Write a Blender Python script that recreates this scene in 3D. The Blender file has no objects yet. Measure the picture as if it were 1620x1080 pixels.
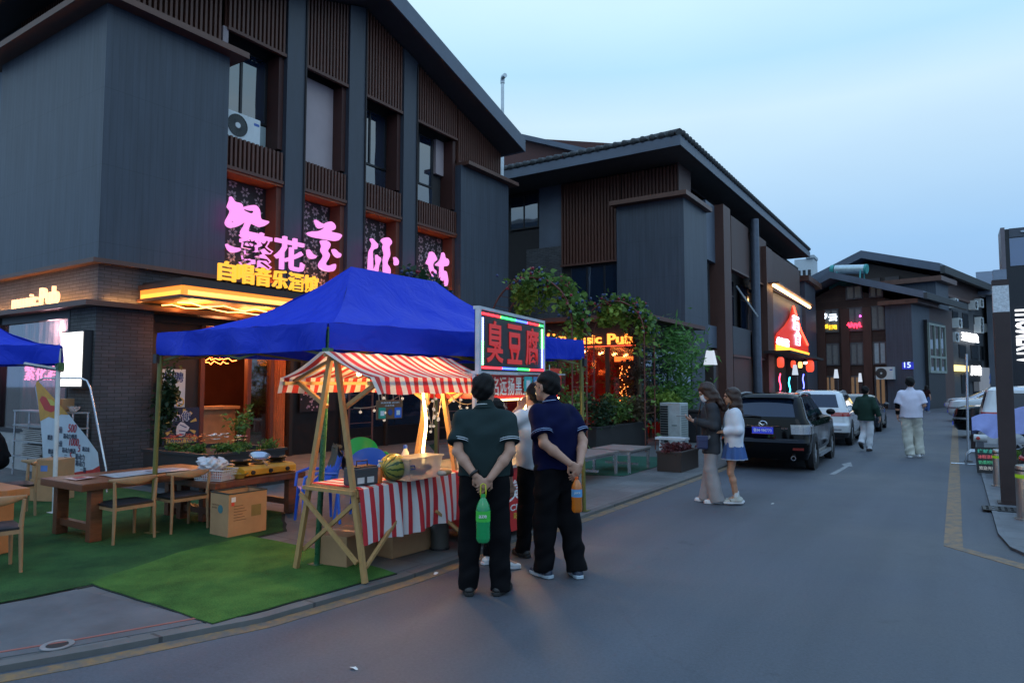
import bpy, math, random
import numpy as np
from mathutils import Vector, Matrix
S = bpy.context.scene
COL = S.collection
random.seed(7); RNG = np.random.default_rng(7)
R = math.radians

# ---------------------------------------------------------------- camera
CAM_H, FPX, CX, CY = 1.65, 1075.0, 810.0, 540.0          # eye height, focal length in photo pixels
YAW, PITCH = R(33.1), math.atan(67 / 1075)
cam = bpy.data.cameras.new('camera')
cam.sensor_fit = 'HORIZONTAL'; cam.sensor_width = 36; cam.lens = 36 * FPX / 1620
cam.clip_start = 0.05; cam.clip_end = 3000
cam_o = bpy.data.objects.new('camera', cam); COL.objects.link(cam_o)
cam_o.location = (0, 0, CAM_H); cam_o.rotation_euler = (math.pi / 2 + PITCH, 0, YAW)
S.camera = cam_o

# ---------------------------------------------------------------- dusk sky, weak soft sun
SUN_EL, SUN_AZ = R(4), R(150)
w = bpy.data.worlds.new('World'); S.world = w; w.use_nodes = True
nt = w.node_tree; N = nt.nodes; L = nt.links
bg = N['Background']
sky = N.new('ShaderNodeTexSky'); sky.sky_type = 'NISHITA'; sky.sun_disc = False
sky.sun_elevation = SUN_EL; sky.sun_rotation = SUN_AZ
sky.air_density = 1.6; sky.dust_density = 2.0; sky.ozone_density = 4.0
scl = N.new('ShaderNodeVectorMath'); scl.operation = 'SCALE'; scl.inputs['Scale'].default_value = 0.10
L.new(sky.outputs[0], scl.inputs[0])
tc = N.new('ShaderNodeTexCoord'); sx = N.new('ShaderNodeSeparateXYZ'); L.new(tc.outputs['Generated'], sx.inputs[0])
ramp = N.new('ShaderNodeValToRGB'); L.new(sx.outputs['Z'], ramp.inputs[0])
cr = ramp.color_ramp; cr.elements[0].position = 0.0; cr.elements[0].color = (0.42, 0.55, 0.80, 1)
cr.elements[1].position = 0.95; cr.elements[1].color = (0.46, 0.78, 1.4, 1)
for ps, cl_ in ((0.16, (0.51, 0.66, 0.9, 1)), (0.36, (0.61, 0.82, 0.98, 1)), (0.52, (0.65, 0.89, 1.04, 1)), (0.72, (0.50, 0.80, 1.25, 1))):
    e = cr.elements.new(ps); e.color = cl_
mp = N.new('ShaderNodeValToRGB'); L.new(sx.outputs['Z'], ramp.inputs[0])
cr = ramp.color_ramp; cr.elements[0].position = 0.0; cr.elements[0].color = (0.27, 0.45, 0.78, 1)
cr.elements[1].position = 0.75; cr.elements[1].color = (0.60, 0.92, 1.15, 1)
e = cr.elements.new(0.18); e.color = (0.33, 0.56, 0.86, 1)
e = cr.elements.new(0.42); e.color = (0.47, 0.76, 0.98, 1)
mp = N.new('ShaderNodeMapping'); mp.inputs['Scale'].default_value = (1.2, 1.2, 4.0); L.new(tc.outputs['Generated'], mp.inputs[0])
nz = N.new('ShaderNodeTexNoise'); nz.inputs['Scale'].default_value = 2.2; nz.inputs['Detail'].default_value = 5
L.new(mp.outputs[0], nz.inputs[0])
cl = N.new('ShaderNodeMapRange'); cl.inputs['From Min'].default_value = 0.3; cl.inputs['From Max'].default_value = 0.7
cl.inputs['To Min'].default_value = 0.97; cl.inputs['To Max'].default_value = 1.03; L.new(nz.outputs['Fac'], cl.inputs['Value'])
m2 = N.new('ShaderNodeVectorMath'); m2.operation = 'SCALE'; L.new(ramp.outputs[0], m2.inputs[0]); L.new(cl.outputs[0], m2.inputs['Scale'])
mx = N.new('ShaderNodeMix'); mx.data_type = 'RGBA'; mx.inputs[0].default_value = 0.88
L.new(scl.outputs[0], mx.inputs[6]); L.new(m2.outputs[0], mx.inputs[7])
L.new(mx.outputs[2], bg.inputs['Color']); bg.inputs['Strength'].default_value = 1.2
sl = bpy.data.lights.new('sun', 'SUN'); sl.energy = 0.12; sl.angle = R(25); sl.color = (0.86, 0.93, 1.0)
so = bpy.data.objects.new('sun', sl); COL.objects.link(so); so.location = (0, 0, 40)
so.rotation_euler = (R(50), 0, R(25))
S.view_settings.view_transform = 'Standard'; S.view_settings.look = 'None'
S.view_settings.exposure = 0.0; S.view_settings.gamma = 1.0; S.view_settings.use_curve_mapping = False
S.cycles.use_denoising = True; S.cycles.use_adaptive_sampling = True; S.cycles.adaptive_threshold = 0.02
S.cycles.max_bounces = 6; S.cycles.diffuse_bounces = 3; S.cycles.glossy_bounces = 3; S.cycles.transmission_bounces = 5
S.cycles.transparent_max_bounces = 6; S.cycles.caustics_reflective = False; S.cycles.caustics_refractive = False
S.cycles.sample_clamp_indirect = 4.0

# ---------------------------------------------------------------- photo pixels to points on known planes
_f0 = Vector((-math.sin(YAW), math.cos(YAW), 0)); _R = Vector((math.cos(YAW), math.sin(YAW), 0)); _Z = Vector((0, 0, 1))
_F = _f0 * math.cos(PITCH) + _Z * math.sin(PITCH); _U = -_f0 * math.sin(PITCH) + _Z * math.cos(PITCH)
EYE = Vector((0, 0, CAM_H))
def ray(x, y): return _F + _R * ((x - CX) / FPX) - _U * ((y - CY) / FPX)
def at_z(x, y, z=0.0): d = ray(x, y); return EYE + d * ((z - CAM_H) / d.z)
def at_x(x, y, X): d = ray(x, y); return EYE + d * (X / d.x)
def at_y(x, y, Y): d = ray(x, y); return EYE + d * (Y / d.y)
def at_pl(x, y, o, n): d = ray(x, y); return EYE + d * ((Vector(o) - EYE).dot(n) / d.dot(n))

# ---------------------------------------------------------------- materials
MATS = {}
def nodes_of(name):
    m = bpy.data.materials.new(name); m.use_nodes = True
    t = m.node_tree; b = t.nodes['Principled BSDF']
    return m, t, b
def nn(t, typ, **kw):
    n = t.nodes.new(typ)
    for k, v in kw.items():
        if k.startswith('i_'):
            key = k[2:]
            n.inputs[int(key) if key.isdigit() else key.replace('_', ' ')].default_value = v
        else: setattr(n, k, v)
    return n
def bump_on(t, b, h, strength=0.3, dist=0.01):
    bp = nn(t, 'ShaderNodeBump'); bp.inputs['Strength'].default_value = strength; bp.inputs['Distance'].default_value = dist
    t.links.new(h, bp.inputs['Height']); t.links.new(bp.outputs[0], b.inputs['Normal'])
def rgba(c): return (c[0], c[1], c[2], 1)
def M(name, col, rough=0.6, metal=0.0, var=0.18, vs=6.0, bump=0.15, bs=80.0, spec=0.5, emit=0.0, ecol=None, alpha=1.0, trans=0.0, coat=0.0, sub=0.0, stretch=None):
    """plain surface with two scales of procedural wear"""
    if name in MATS: return MATS[name]
    m, t, b = nodes_of(name)
    c = nn(t, 'ShaderNodeTexCoord'); src = c.outputs['Object']
    if stretch:
        mpn = nn(t, 'ShaderNodeMapping'); mpn.inputs['Scale'].default_value = stretch; t.links.new(src, mpn.inputs[0]); src = mpn.outputs[0]
    if var:
        n1 = nn(t, 'ShaderNodeTexNoise', i_Scale=vs, i_Detail=6.0, i_Roughness=0.6); t.links.new(src, n1.inputs['Vector'])
        mr = nn(t, 'ShaderNodeMapRange'); mr.inputs['From Min'].default_value = 0.25; mr.inputs['From Max'].default_value = 0.75
        mr.inputs['To Min'].default_value = 1 - var; mr.inputs['To Max'].default_value = 1 + var; t.links.new(n1.outputs['Fac'], mr.inputs['Value'])
        sc = nn(t, 'ShaderNodeVectorMath', operation='SCALE'); sc.inputs[0].default_value = col; t.links.new(mr.outputs[0], sc.inputs['Scale'])
        t.links.new(sc.outputs[0], b.inputs['Base Color'])
        rr = nn(t, 'ShaderNodeMapRange'); rr.inputs['To Min'].default_value = max(0.02, rough - 0.12 * min(1, var * 4)); rr.inputs['To Max'].default_value = min(1, rough + 0.12 * min(1, var * 4))
        t.links.new(n1.outputs['Fac'], rr.inputs['Value']); t.links.new(rr.outputs[0], b.inputs['Roughness'])
    else:
        b.inputs['Base Color'].default_value = rgba(col); b.inputs['Roughness'].default_value = rough
    b.inputs['Metallic'].default_value = metal; b.inputs['Specular IOR Level'].default_value = spec
    b.inputs['Alpha'].default_value = alpha; b.inputs['Transmission Weight'].default_value = trans; b.inputs['Coat Weight'].default_value = coat
    if sub: b.inputs['Subsurface Weight'].default_value = sub; b.inputs['Subsurface Radius'].default_value = (0.02, 0.008, 0.004)
    if emit: b.inputs['Emission Color'].default_value = rgba(ecol or col); b.inputs['Emission Strength'].default_value = emit
    if bump:
        n2 = nn(t, 'ShaderNodeTexNoise', i_Scale=bs, i_Detail=3.0); t.links.new(src, n2.inputs['Vector']); bump_on(t, b, n2.outputs['Fac'], bump, 0.004)
    MATS[name] = m
    return m
def E(name, col, strength):
    if name in MATS: return MATS[name]
    m, t, b = nodes_of(name)
    b.inputs['Base Color'].default_value = (0.02, 0.02, 0.02, 1); b.inputs['Roughness'].default_value = 0.4
    b.inputs['Emission Color'].default_value = rgba(col); b.inputs['Emission Strength'].default_value = strength
    MATS[name] = m
    return m
def axis_vec(t, a, b_, src=None):
    """(a, b) of the object coordinates as a 2D texture vector"""
    c = nn(t, 'ShaderNodeTexCoord'); s = nn(t, 'ShaderNodeSeparateXYZ'); t.links.new(src or c.outputs['Object'], s.inputs[0])
    k = nn(t, 'ShaderNodeCombineXYZ'); t.links.new(s.outputs[a], k.inputs[0]); t.links.new(s.outputs[b_], k.inputs[1])
    return k.outputs[0]
def brick_mat(name, ax, c1, c2, mortar, bw, bh, ms=0.008, rough=0.8, off=0.5, bump=0.5, var=0.25, z2='Z', rot=0.0, spec=0.5):
    m, t, b = nodes_of(name)
    v = axis_vec(t, ax, z2)
    if rot:
        mpn = nn(t, 'ShaderNodeMapping'); mpn.inputs['Rotation'].default_value = (0, 0, rot); t.links.new(v, mpn.inputs[0]); v = mpn.outputs[0]
    k = nn(t, 'ShaderNodeTexBrick', offset=off); k.inputs['Scale'].default_value = 1.0
    k.inputs['Color1'].default_value = rgba(c1); k.inputs['Color2'].default_value = rgba(c2); k.inputs['Mortar'].default_value = rgba(mortar)
    k.inputs['Brick Width'].default_value = bw; k.inputs['Row Height'].default_value = bh; k.inputs['Mortar Size'].default_value = ms; k.inputs['Mortar Smooth'].default_value = 0.2
    t.links.new(v, k.inputs['Vector'])
    n1 = nn(t, 'ShaderNodeTexNoise', i_Scale=1.3, i_Detail=8.0, i_Roughness=0.65)
    c = nn(t, 'ShaderNodeTexCoord'); t.links.new(c.outputs['Object'], n1.inputs['Vector'])
    mr = nn(t, 'ShaderNodeMapRange'); mr.inputs['From Min'].default_value = 0.3; mr.inputs['From Max'].default_value = 0.7
    mr.inputs['To Min'].default_value = 1 - var; mr.inputs['To Max'].default_value = 1 + var; t.links.new(n1.outputs['Fac'], mr.inputs['Value'])
    sc = nn(t, 'ShaderNodeVectorMath', operation='SCALE'); t.links.new(k.outputs['Color'], sc.inputs[0]); t.links.new(mr.outputs[0], sc.inputs['Scale'])
    t.links.new(sc.outputs[0], b.inputs['Base Color']); b.inputs['Roughness'].default_value = rough; b.inputs['Specular IOR Level'].default_value = spec
    inv = nn(t, 'ShaderNodeMath', operation='SUBTRACT'); inv.inputs[0].default_value = 1.0; t.links.new(k.outputs['Fac'], inv.inputs[1])
    bump_on(t, b, inv.outputs[0], bump, 0.006)
    return m
def ribbed_mat(name, ax, col, pitch=0.1, depth=0.6, rough=0.5, metal=0.0, var=0.12, spec=0.5, zpitch=0.0):
    """sheet cladding: fine vertical ribs, faint panel joints and streaks"""
    m, t, b = nodes_of(name)
    c = nn(t, 'ShaderNodeTexCoord'); s = nn(t, 'ShaderNodeSeparateXYZ'); t.links.new(c.outputs['Object'], s.inputs[0])
    ml = nn(t, 'ShaderNodeMath', operation='MULTIPLY'); ml.inputs[1].default_value = 1 / pitch; t.links.new(s.outputs[ax], ml.inputs[0])
    fr = nn(t, 'ShaderNodeMath', operation='FRACT'); t.links.new(ml.outputs[0], fr.inputs[0])
    pp = nn(t, 'ShaderNodeMath', operation='PINGPONG'); pp.inputs[1].default_value = 0.5; t.links.new(fr.outputs[0], pp.inputs[0])
    ss = nn(t, 'ShaderNodeMapRange', interpolation_type='SMOOTHSTEP'); ss.inputs['From Min'].default_value = 0.0; ss.inputs['From Max'].default_value = 0.14
    t.links.new(pp.outputs[0], ss.inputs['Value'])
    mpn = nn(t, 'ShaderNodeMapping'); mpn.inputs['Scale'].default_value = (5, 5, 0.35); t.links.new(c.outputs['Object'], mpn.inputs[0])
    n1 = nn(t, 'ShaderNodeTexNoise', i_Scale=1.6, i_Detail=7.0, i_Roughness=0.6); t.links.new(mpn.outputs[0], n1.inputs['Vector'])
    mr = nn(t, 'ShaderNodeMapRange'); mr.inputs['From Min'].default_value = 0.3; mr.inputs['From Max'].default_value = 0.7
    mr.inputs['To Min'].default_value = 1 - var; mr.inputs['To Max'].default_value = 1 + var; t.links.new(n1.outputs['Fac'], mr.inputs['Value'])
    g = nn(t, 'ShaderNodeMapRange'); g.inputs['To Min'].default_value = 0.86; g.inputs['To Max'].default_value = 1.0; t.links.new(ss.outputs[0], g.inputs['Value'])
    zj = nn(t, 'ShaderNodeMath', operation='PINGPONG'); zj.inputs[1].default_value = 0.68; t.links.new(s.outputs['Z'], zj.inputs[0])
    zr = nn(t, 'ShaderNodeMapRange'); zr.inputs['From Max'].default_value = 0.008; zr.inputs['To Min'].default_value = 0.6; t.links.new(zj.outputs[0], zr.inputs['Value'])
    mj = nn(t, 'ShaderNodeMath', operation='MULTIPLY'); t.links.new(g.outputs[0], mj.inputs[0]); t.links.new(zr.outputs[0], mj.inputs[1])
    mm = nn(t, 'ShaderNodeMath', operation='MULTIPLY'); t.links.new(mr.outputs[0], mm.inputs[0]); t.links.new(mj.outputs[0], mm.inputs[1])
    sc = nn(t, 'ShaderNodeVectorMath', operation='SCALE'); sc.inputs[0].default_value = col; t.links.new(mm.outputs[0], sc.inputs['Scale'])
    t.links.new(sc.outputs[0], b.inputs['Base Color'])
    b.inputs['Roughness'].default_value = rough; b.inputs['Metallic'].default_value = metal; b.inputs['Specular IOR Level'].default_value = spec
    bump_on(t, b, ss.outputs[0], depth, 0.004)
    return m
def stripe_mat(name, ax, c1, c2, pitch, duty=0.5, rough=0.7, emit=0.0, trans=0.0, phase=0.0):
    m, t, b = nodes_of(name)
    c = nn(t, 'ShaderNodeTexCoord'); s = nn(t, 'ShaderNodeSeparateXYZ'); t.links.new(c.outputs['Object'], s.inputs[0])
    n0 = nn(t, 'ShaderNodeTexNoise', i_Scale=3.0, i_Detail=2.0); t.links.new(c.outputs['Object'], n0.inputs['Vector'])
    ad0 = nn(t, 'ShaderNodeMath', operation='MULTIPLY_ADD'); ad0.inputs[1].default_value = pitch * 0.18; t.links.new(n0.outputs['Fac'], ad0.inputs[0]); t.links.new(s.outputs[ax], ad0.inputs[2])
    ml = nn(t, 'ShaderNodeMath', operation='MULTIPLY_ADD'); ml.inputs[1].default_value = 1 / pitch; ml.inputs[2].default_value = phase; t.links.new(ad0.outputs[0], ml.inputs[0])
    fr = nn(t, 'ShaderNodeMath', operation='FRACT'); t.links.new(ml.outputs[0], fr.inputs[0])
    gt = nn(t, 'ShaderNodeMath', operation='GREATER_THAN'); gt.inputs[1].default_value = duty; t.links.new(fr.outputs[0], gt.inputs[0])
    mxn = nn(t, 'ShaderNodeMix', data_type='RGBA'); mxn.inputs[6].default_value = rgba(c1); mxn.inputs[7].default_value = rgba(c2); t.links.new(gt.outputs[0], mxn.inputs[0])
    t.links.new(mxn.outputs[2], b.inputs['Base Color']); b.inputs['Roughness'].default_value = rough
    n2 = nn(t, 'ShaderNodeTexNoise', i_Scale=14.0, i_Detail=4.0); t.links.new(c.outputs['Object'], n2.inputs['Vector']); bump_on(t, b, n2.outputs['Fac'], 0.3, 0.01)
    if trans:
        tl = nn(t, 'ShaderNodeBsdfTranslucent'); t.links.new(mxn.outputs[2], tl.inputs['Color'])
        ms = nn(t, 'ShaderNodeMixShader'); ms.inputs[0].default_value = trans
        out = t.nodes['Material Output']; t.links.new(b.outputs[0], ms.inputs[1]); t.links.new(tl.outputs[0], ms.inputs[2]); t.links.new(ms.outputs[0], out.inputs[0])
    return m
def cloth_mat(name, col, rough=0.8, trans=0.0, var=0.15, spec=0.08):
    m = M(name, col, rough, 0, var, 4.0, 0.25, 26.0, spec)
    if trans and not m.get('tl'):
        t = m.node_tree; b = t.nodes['Principled BSDF']; out = t.nodes['Material Output']
        tl = nn(t, 'ShaderNodeBsdfTranslucent'); tl.inputs['Color'].default_value = rgba(col)
        ms = nn(t, 'ShaderNodeMixShader'); ms.inputs[0].default_value = trans
        t.links.new(b.outputs[0], ms.inputs[1]); t.links.new(tl.outputs[0], ms.inputs[2]); t.links.new(ms.outputs[0], out.inputs[0]); m['tl'] = 1
    return m
def leaf_mat(name, c1, c2, trans=0.3):
    if name in MATS: return MATS[name]
    m, t, b = nodes_of(name)
    g = nn(t, 'ShaderNodeNewGeometry')
    rp = nn(t, 'ShaderNodeValToRGB'); rp.color_ramp.elements[0].color = rgba(c1); rp.color_ramp.elements[1].color = rgba(c2)
    t.links.new(g.outputs['Random Per Island'], rp.inputs[0]); t.links.new(rp.outputs[0], b.inputs['Base Color'])
    b.inputs['Roughness'].default_value = 0.55; b.inputs['Specular IOR Level'].default_value = 0.3
    tl = nn(t, 'ShaderNodeBsdfTranslucent'); t.links.new(rp.outputs[0], tl.inputs['Color'])
    ms = nn(t, 'ShaderNodeMixShader'); ms.inputs[0].default_value = trans; out = t.nodes['Material Output']
    t.links.new(b.outputs[0], ms.inputs[1]); t.links.new(tl.outputs[0], ms.inputs[2]); t.links.new(ms.outputs[0], out.inputs[0])
    MATS[name] = m
    return m
def glass_mat(name, col=(0.008, 0.02, 0.045), rough=0.03, ior=2.5, var=0.3):
    """dark window glass: reflects the sky, faint waviness"""
    m, t, b = nodes_of(name)
    b.inputs['Base Color'].default_value = rgba(col); b.inputs['Roughness'].default_value = rough; b.inputs['IOR'].default_value = ior
    c = nn(t, 'ShaderNodeTexCoord'); n2 = nn(t, 'ShaderNodeTexNoise', i_Scale=1.5, i_Detail=1.0); t.links.new(c.outputs['Object'], n2.inputs['Vector']); bump_on(t, b, n2.outputs['Fac'], var, 0.02)
    return m

# ---------------------------------------------------------------- objects
def tag(o, label=None, cat=None, group=None, kind=None):
    if label: o['label'] = label
    if cat: o['category'] = cat
    if group: o['group'] = group
    if kind: o['kind'] = kind
    return o
def thing(name, label, cat, loc=(0, 0, 0), rz=0.0, group=None):
    o = bpy.data.objects.new(name, None); COL.objects.link(o); o.empty_display_size = 0.1
    o.location = loc; o.rotation_euler = (0, 0, rz)
    return tag(o, label, cat, group)
def root_of(o):
    while o.parent: o = o.parent
    return o
def rmat(o):
    r = root_of(o)
    return Matrix.Translation(r.location) @ Matrix.Rotation(r.rotation_euler.z, 4, 'Z')
def copy_tree(o, parent=None):
    c = o.copy(); COL.objects.link(c)
    if parent is not None: c.parent = parent
    for ch in list(o.children): copy_tree(ch, c)
    return c
def mesh_obj(name, me, parent=None, mats=(), smooth=False, bevel=0.0, world=True):
    """one mesh object; top-level ones get their origin at the base"""
    for m in mats: me.materials.append(m)
    o = bpy.data.objects.new(name, me); COL.objects.link(o)
    if parent is not None:
        if world: me.transform(rmat(parent).inverted())
        o.parent = parent
    else:
        n = len(me.vertices)
        if n:
            co = np.empty(n * 3, np.float32); me.vertices.foreach_get('co', co); co = co.reshape(-1, 3)
            c = (co.min(0) + co.max(0)) / 2; c[2] = co[:, 2].min()
            me.transform(Matrix.Translation(-Vector(c.tolist()))); o.location = c.tolist()
    if smooth:
        me.polygons.foreach_set('use_smooth', [True] * len(me.polygons))
        if smooth is not True: me.set_sharp_from_angle(angle=R(smooth))
    if bevel:
        b = o.modifiers.new('bevel', 'BEVEL'); b.width = bevel; b.segments = 2; b.limit_method = 'ANGLE'; b.angle_limit = R(40)
    return o
class MB:
    def __init__(s): s.v = []; s.f = []; s.mi = []; s.cur = 0
    def add(s, vs, fs):
        o = len(s.v); s.v += [tuple(p) for p in vs]
        for f in fs: s.f.append([i + o for i in f]); s.mi.append(s.cur)
        return s
    def bx(s, x0, x1, y0, y1, z0, z1):
        if x0 > x1: x0, x1 = x1, x0
        if y0 > y1: y0, y1 = y1, y0
        if z0 > z1: z0, z1 = z1, z0
        return s.add([(x0, y0, z0), (x1, y0, z0), (x1, y1, z0), (x0, y1, z0), (x0, y0, z1), (x1, y0, z1), (x1, y1, z1), (x0, y1, z1)],
                     [(3, 2, 1, 0), (4, 5, 6, 7), (0, 1, 5, 4), (1, 2, 6, 5), (2, 3, 7, 6), (3, 0, 4, 7)])
    def beam(s, p, q, w, h=None, up=(0, 0, 1)):
        p = Vector(p); q = Vector(q); h = h or w; d = (q - p).normalized(); u = Vector(up)
        if abs(d.dot(u)) > 0.98: u = Vector((0, 1, 0)) if abs(d.y) < 0.9 else Vector((1, 0, 0))
        a = d.cross(u).normalized(); b = a.cross(d).normalized(); a = a * w / 2; b = b * h / 2
        return s.add([p - a - b, p + a - b, p + a + b, p - a + b, q - a - b, q + a - b, q + a + b, q - a + b],
                     [(0, 1, 2, 3), (7, 6, 5, 4), (4, 5, 1, 0), (5, 6, 2, 1), (6, 7, 3, 2), (7, 4, 0, 3)])
    def tube(s, pts, r, n=8, caps=True, closed=False):
        pts = [Vector(p) for p in pts]; k = len(pts); rs = r if isinstance(r, (list, tuple)) else [r] * k
        vs = []; fs = []; prev = None
        for i, p in enumerate(pts):
            if closed: d = pts[(i + 1) % k] - pts[i - 1]
            else: d = pts[min(i + 1, k - 1)] - pts[max(i - 1, 0)]
            d = d.normalized() if d.length > 1e-9 else Vector((0, 0, 1))
            if prev is None:
                a = d.cross(Vector((0, 0, 1)));
                if a.length < 1e-3: a = Vector((1, 0, 0))
            else: a = prev - d * prev.dot(d)
            a.normalize(); prev = a; b = d.cross(a)
            for j in range(n):
                t = 2 * math.pi * j / n; vs.append(p + (a * math.cos(t) + b * math.sin(t)) * rs[i])
        for i in range(k if closed else k - 1):
            i2 = (i + 1) % k
            for j in range(n):
                j2 = (j + 1) % n; fs.append((i * n + j, i * n + j2, i2 * n + j2, i2 * n + j))
        if caps and not closed: fs.append(tuple(range(n))[::-1]); fs.append(tuple((k - 1) * n + j for j in range(n)))
        return s.add(vs, fs)
    def lathe(s, prof, c=(0, 0, 0), n=20, mat=None, caps=True):
        c = Vector(c); vs = []; fs = []
        for r, z in prof:
            for j in range(n):
                t = 2 * math.pi * j / n; v = Vector((r * math.cos(t), r * math.sin(t), z)); vs.append(c + (mat @ v if mat else v))
        for i in range(len(prof) - 1):
            for j in range(n):
                j2 = (j + 1) % n; fs.append((i * n + j, i * n + j2, (i + 1) * n + j2, (i + 1) * n + j))
        if caps: fs.append(tuple(range(n))[::-1]); fs.append(tuple((len(prof) - 1) * n + j for j in range(n)))
        return s.add(vs, fs)
    def ball(s, c, r, n=12, m=8, sc=(1, 1, 1), mat=None):
        c = Vector(c); vs = []; fs = []
        for i in range(m + 1):
            a = math.pi * i / m - math.pi / 2
            for j in range(n):
                t = 2 * math.pi * j / n; v = Vector((r * sc[0] * math.cos(a) * math.cos(t), r * sc[1] * math.cos(a) * math.sin(t), r * sc[2] * math.sin(a)))
                vs.append(c + (mat @ v if mat else v))
        for i in range(m):
            for j in range(n):
                j2 = (j + 1) % n; fs.append((i * n + j, i * n + j2, (i + 1) * n + j2, (i + 1) * n + j))
        return s.add(vs, fs)
    def poly(s, pts): return s.add(pts, [tuple(range(len(pts)))])
    def prism(s, pts, d):
        """polygon extruded along vector d"""
        n = len(pts); d = Vector(d); a = [Vector(p) for p in pts]; b = [p + d for p in a]
        return s.add(a + b, [tuple(range(n))[::-1], tuple(range(n, 2 * n))] + [(i, (i + 1) % n, n + (i + 1) % n, n + i) for i in range(n)])
    def grid(s, fn, nu, nv, flip=False):
        vs = [fn(i / nu, j / nv) for j in range(nv + 1) for i in range(nu + 1)]; W = nu + 1
        fs = [(j * W + i, j * W + i + 1, (j + 1) * W + i + 1, (j + 1) * W + i) for j in range(nv) for i in range(nu)]
        if flip: fs = [f[::-1] for f in fs]
        return s.add(vs, fs)
    def build(s, name, mats, parent=None, smooth=False, bevel=0.0, world=True):
        me = bpy.data.meshes.new(name); me.from_pydata(s.v, [], s.f); me.update()
        mats = mats if isinstance(mats, (list, tuple)) else [mats]
        o = mesh_obj(name, me, parent, mats, smooth, bevel, world)
        if len(mats) > 1: me.polygons.foreach_set('material_index', s.mi)
        return o
def box_part(name, mat, parent, *b, bevel=0.0, world=True): return MB().bx(*b).build(name, mat, parent, bevel=bevel, world=world)

# ---------------------------------------------------------------- lettering and cut-out shapes
_tc = {}
def glyphs(body, bold=0.0):
    key = (body, bold)
    if key not in _tc:
        cu = bpy.data.curves.new('lettering', 'FONT'); cu.body = body; cu.extrude = 0.5; cu.offset = bold; cu.resolution_u = 3
        o = bpy.data.objects.new('lettering', cu); COL.objects.link(o)
        me = bpy.data.meshes.new_from_object(o.evaluated_get(bpy.context.evaluated_depsgraph_get()))
        co = np.empty(len(me.vertices) * 3, np.float32); me.vertices.foreach_get('co', co); co = co.reshape(-1, 3)
        fs = [tuple(p.vertices) for p in me.polygons]
        bpy.data.objects.remove(o); bpy.data.curves.remove(cu); bpy.data.meshes.remove(me)
        _tc[key] = (co, fs)
    return _tc[key]
def text(name, body, mat, parent, o, right, up, w=None, h=None, depth=0.02, bold=0.0, shear=0.0, mb=None, world=True):
    """lettering standing on corner o, along right, fitted to width w and / or height h, rising out of its wall by depth"""
    co, fs = glyphs(body, bold); lo = co.min(0); hi = co.max(0); sz = hi - lo
    kx = w / sz[0] if w else None; ky = h / sz[1] if h else None
    kx = kx or ky; ky = ky or kx
    right = Vector(right).normalized(); up = Vector(up).normalized(); nrm = right.cross(up); o = Vector(o)
    P = (co - lo) * np.array([kx, ky, depth / max(sz[2], 1e-6)]); P[:, 0] += shear * P[:, 1]
    V = np.array(o)[None] + P[:, :1] * np.array(right)[None] + P[:, 1:2] * np.array(up)[None] + P[:, 2:] * np.array(nrm)[None]
    if mb is not None: mb.add(V.tolist(), fs); return mb
    me = bpy.data.meshes.new(name); me.from_pydata(V.tolist(), [], fs)
    return mesh_obj(name, me, parent, [mat], world=world)
def cutout(name, loops, mat, parent, frame, depth):
    """flat shape with holes (loops of 2D points), extruded; frame maps (a, b) to a world point and gives the outward normal"""
    cu = bpy.data.curves.new(name, 'CURVE'); cu.dimensions = '2D'; cu.fill_mode = 'BOTH'; cu.extrude = 0.5
    for lp in loops:
        sp = cu.splines.new('POLY'); sp.points.add(len(lp) - 1); sp.use_cyclic_u = True
        for i, p in enumerate(lp): sp.points[i].co = (p[0], p[1], 0, 1)
    o = bpy.data.objects.new(name, cu); COL.objects.link(o)
    me = bpy.data.meshes.new_from_object(o.evaluated_get(bpy.context.evaluated_depsgraph_get()))
    bpy.data.objects.remove(o); bpy.data.curves.remove(cu)
    fo, fr, fu = (Vector(x) for x in frame); fn_ = fr.cross(fu).normalized()
    for v in me.vertices: v.co = fo + fr * v.co.x + fu * v.co.y + fn_ * ((v.co.z + 0.5) * depth)
    return mesh_obj(name, me, parent, [mat])
def rounded(pts, it=2):
    """Chaikin smoothing of a closed 2D loop"""
    for _ in range(it):
        q = []
        for i in range(len(pts)):
            a, b = pts[i], pts[(i + 1) % len(pts)]
            q += [(a[0] * .75 + b[0] * .25, a[1] * .75 + b[1] * .25), (a[0] * .25 + b[0] * .75, a[1] * .25 + b[1] * .75)]
        pts = q
    return pts
def leaves(mb, pts, size, elong=2.0, droop=0.0, spread=1.0):
    """one folded leaf blade at every point"""
    for p in pts:
        p = Vector(p); s = size * random.uniform(0.6, 1.35)
        d = Vector((random.gauss(0, 1), random.gauss(0, 1), random.gauss(0, 0.7) - droop)).normalized()
        n = Vector((random.gauss(0, 1), random.gauss(0, 1), random.gauss(0.6, 1)))
        a = d.cross(n)
        if a.length < 1e-3: continue
        a = a.normalized() * s / elong / 2; u = d * s
        mb.add([p, p + u * .35 + a, p + u, p + u * .35 - a], [(0, 1, 2), (0, 2, 3)])
    return mb
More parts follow.
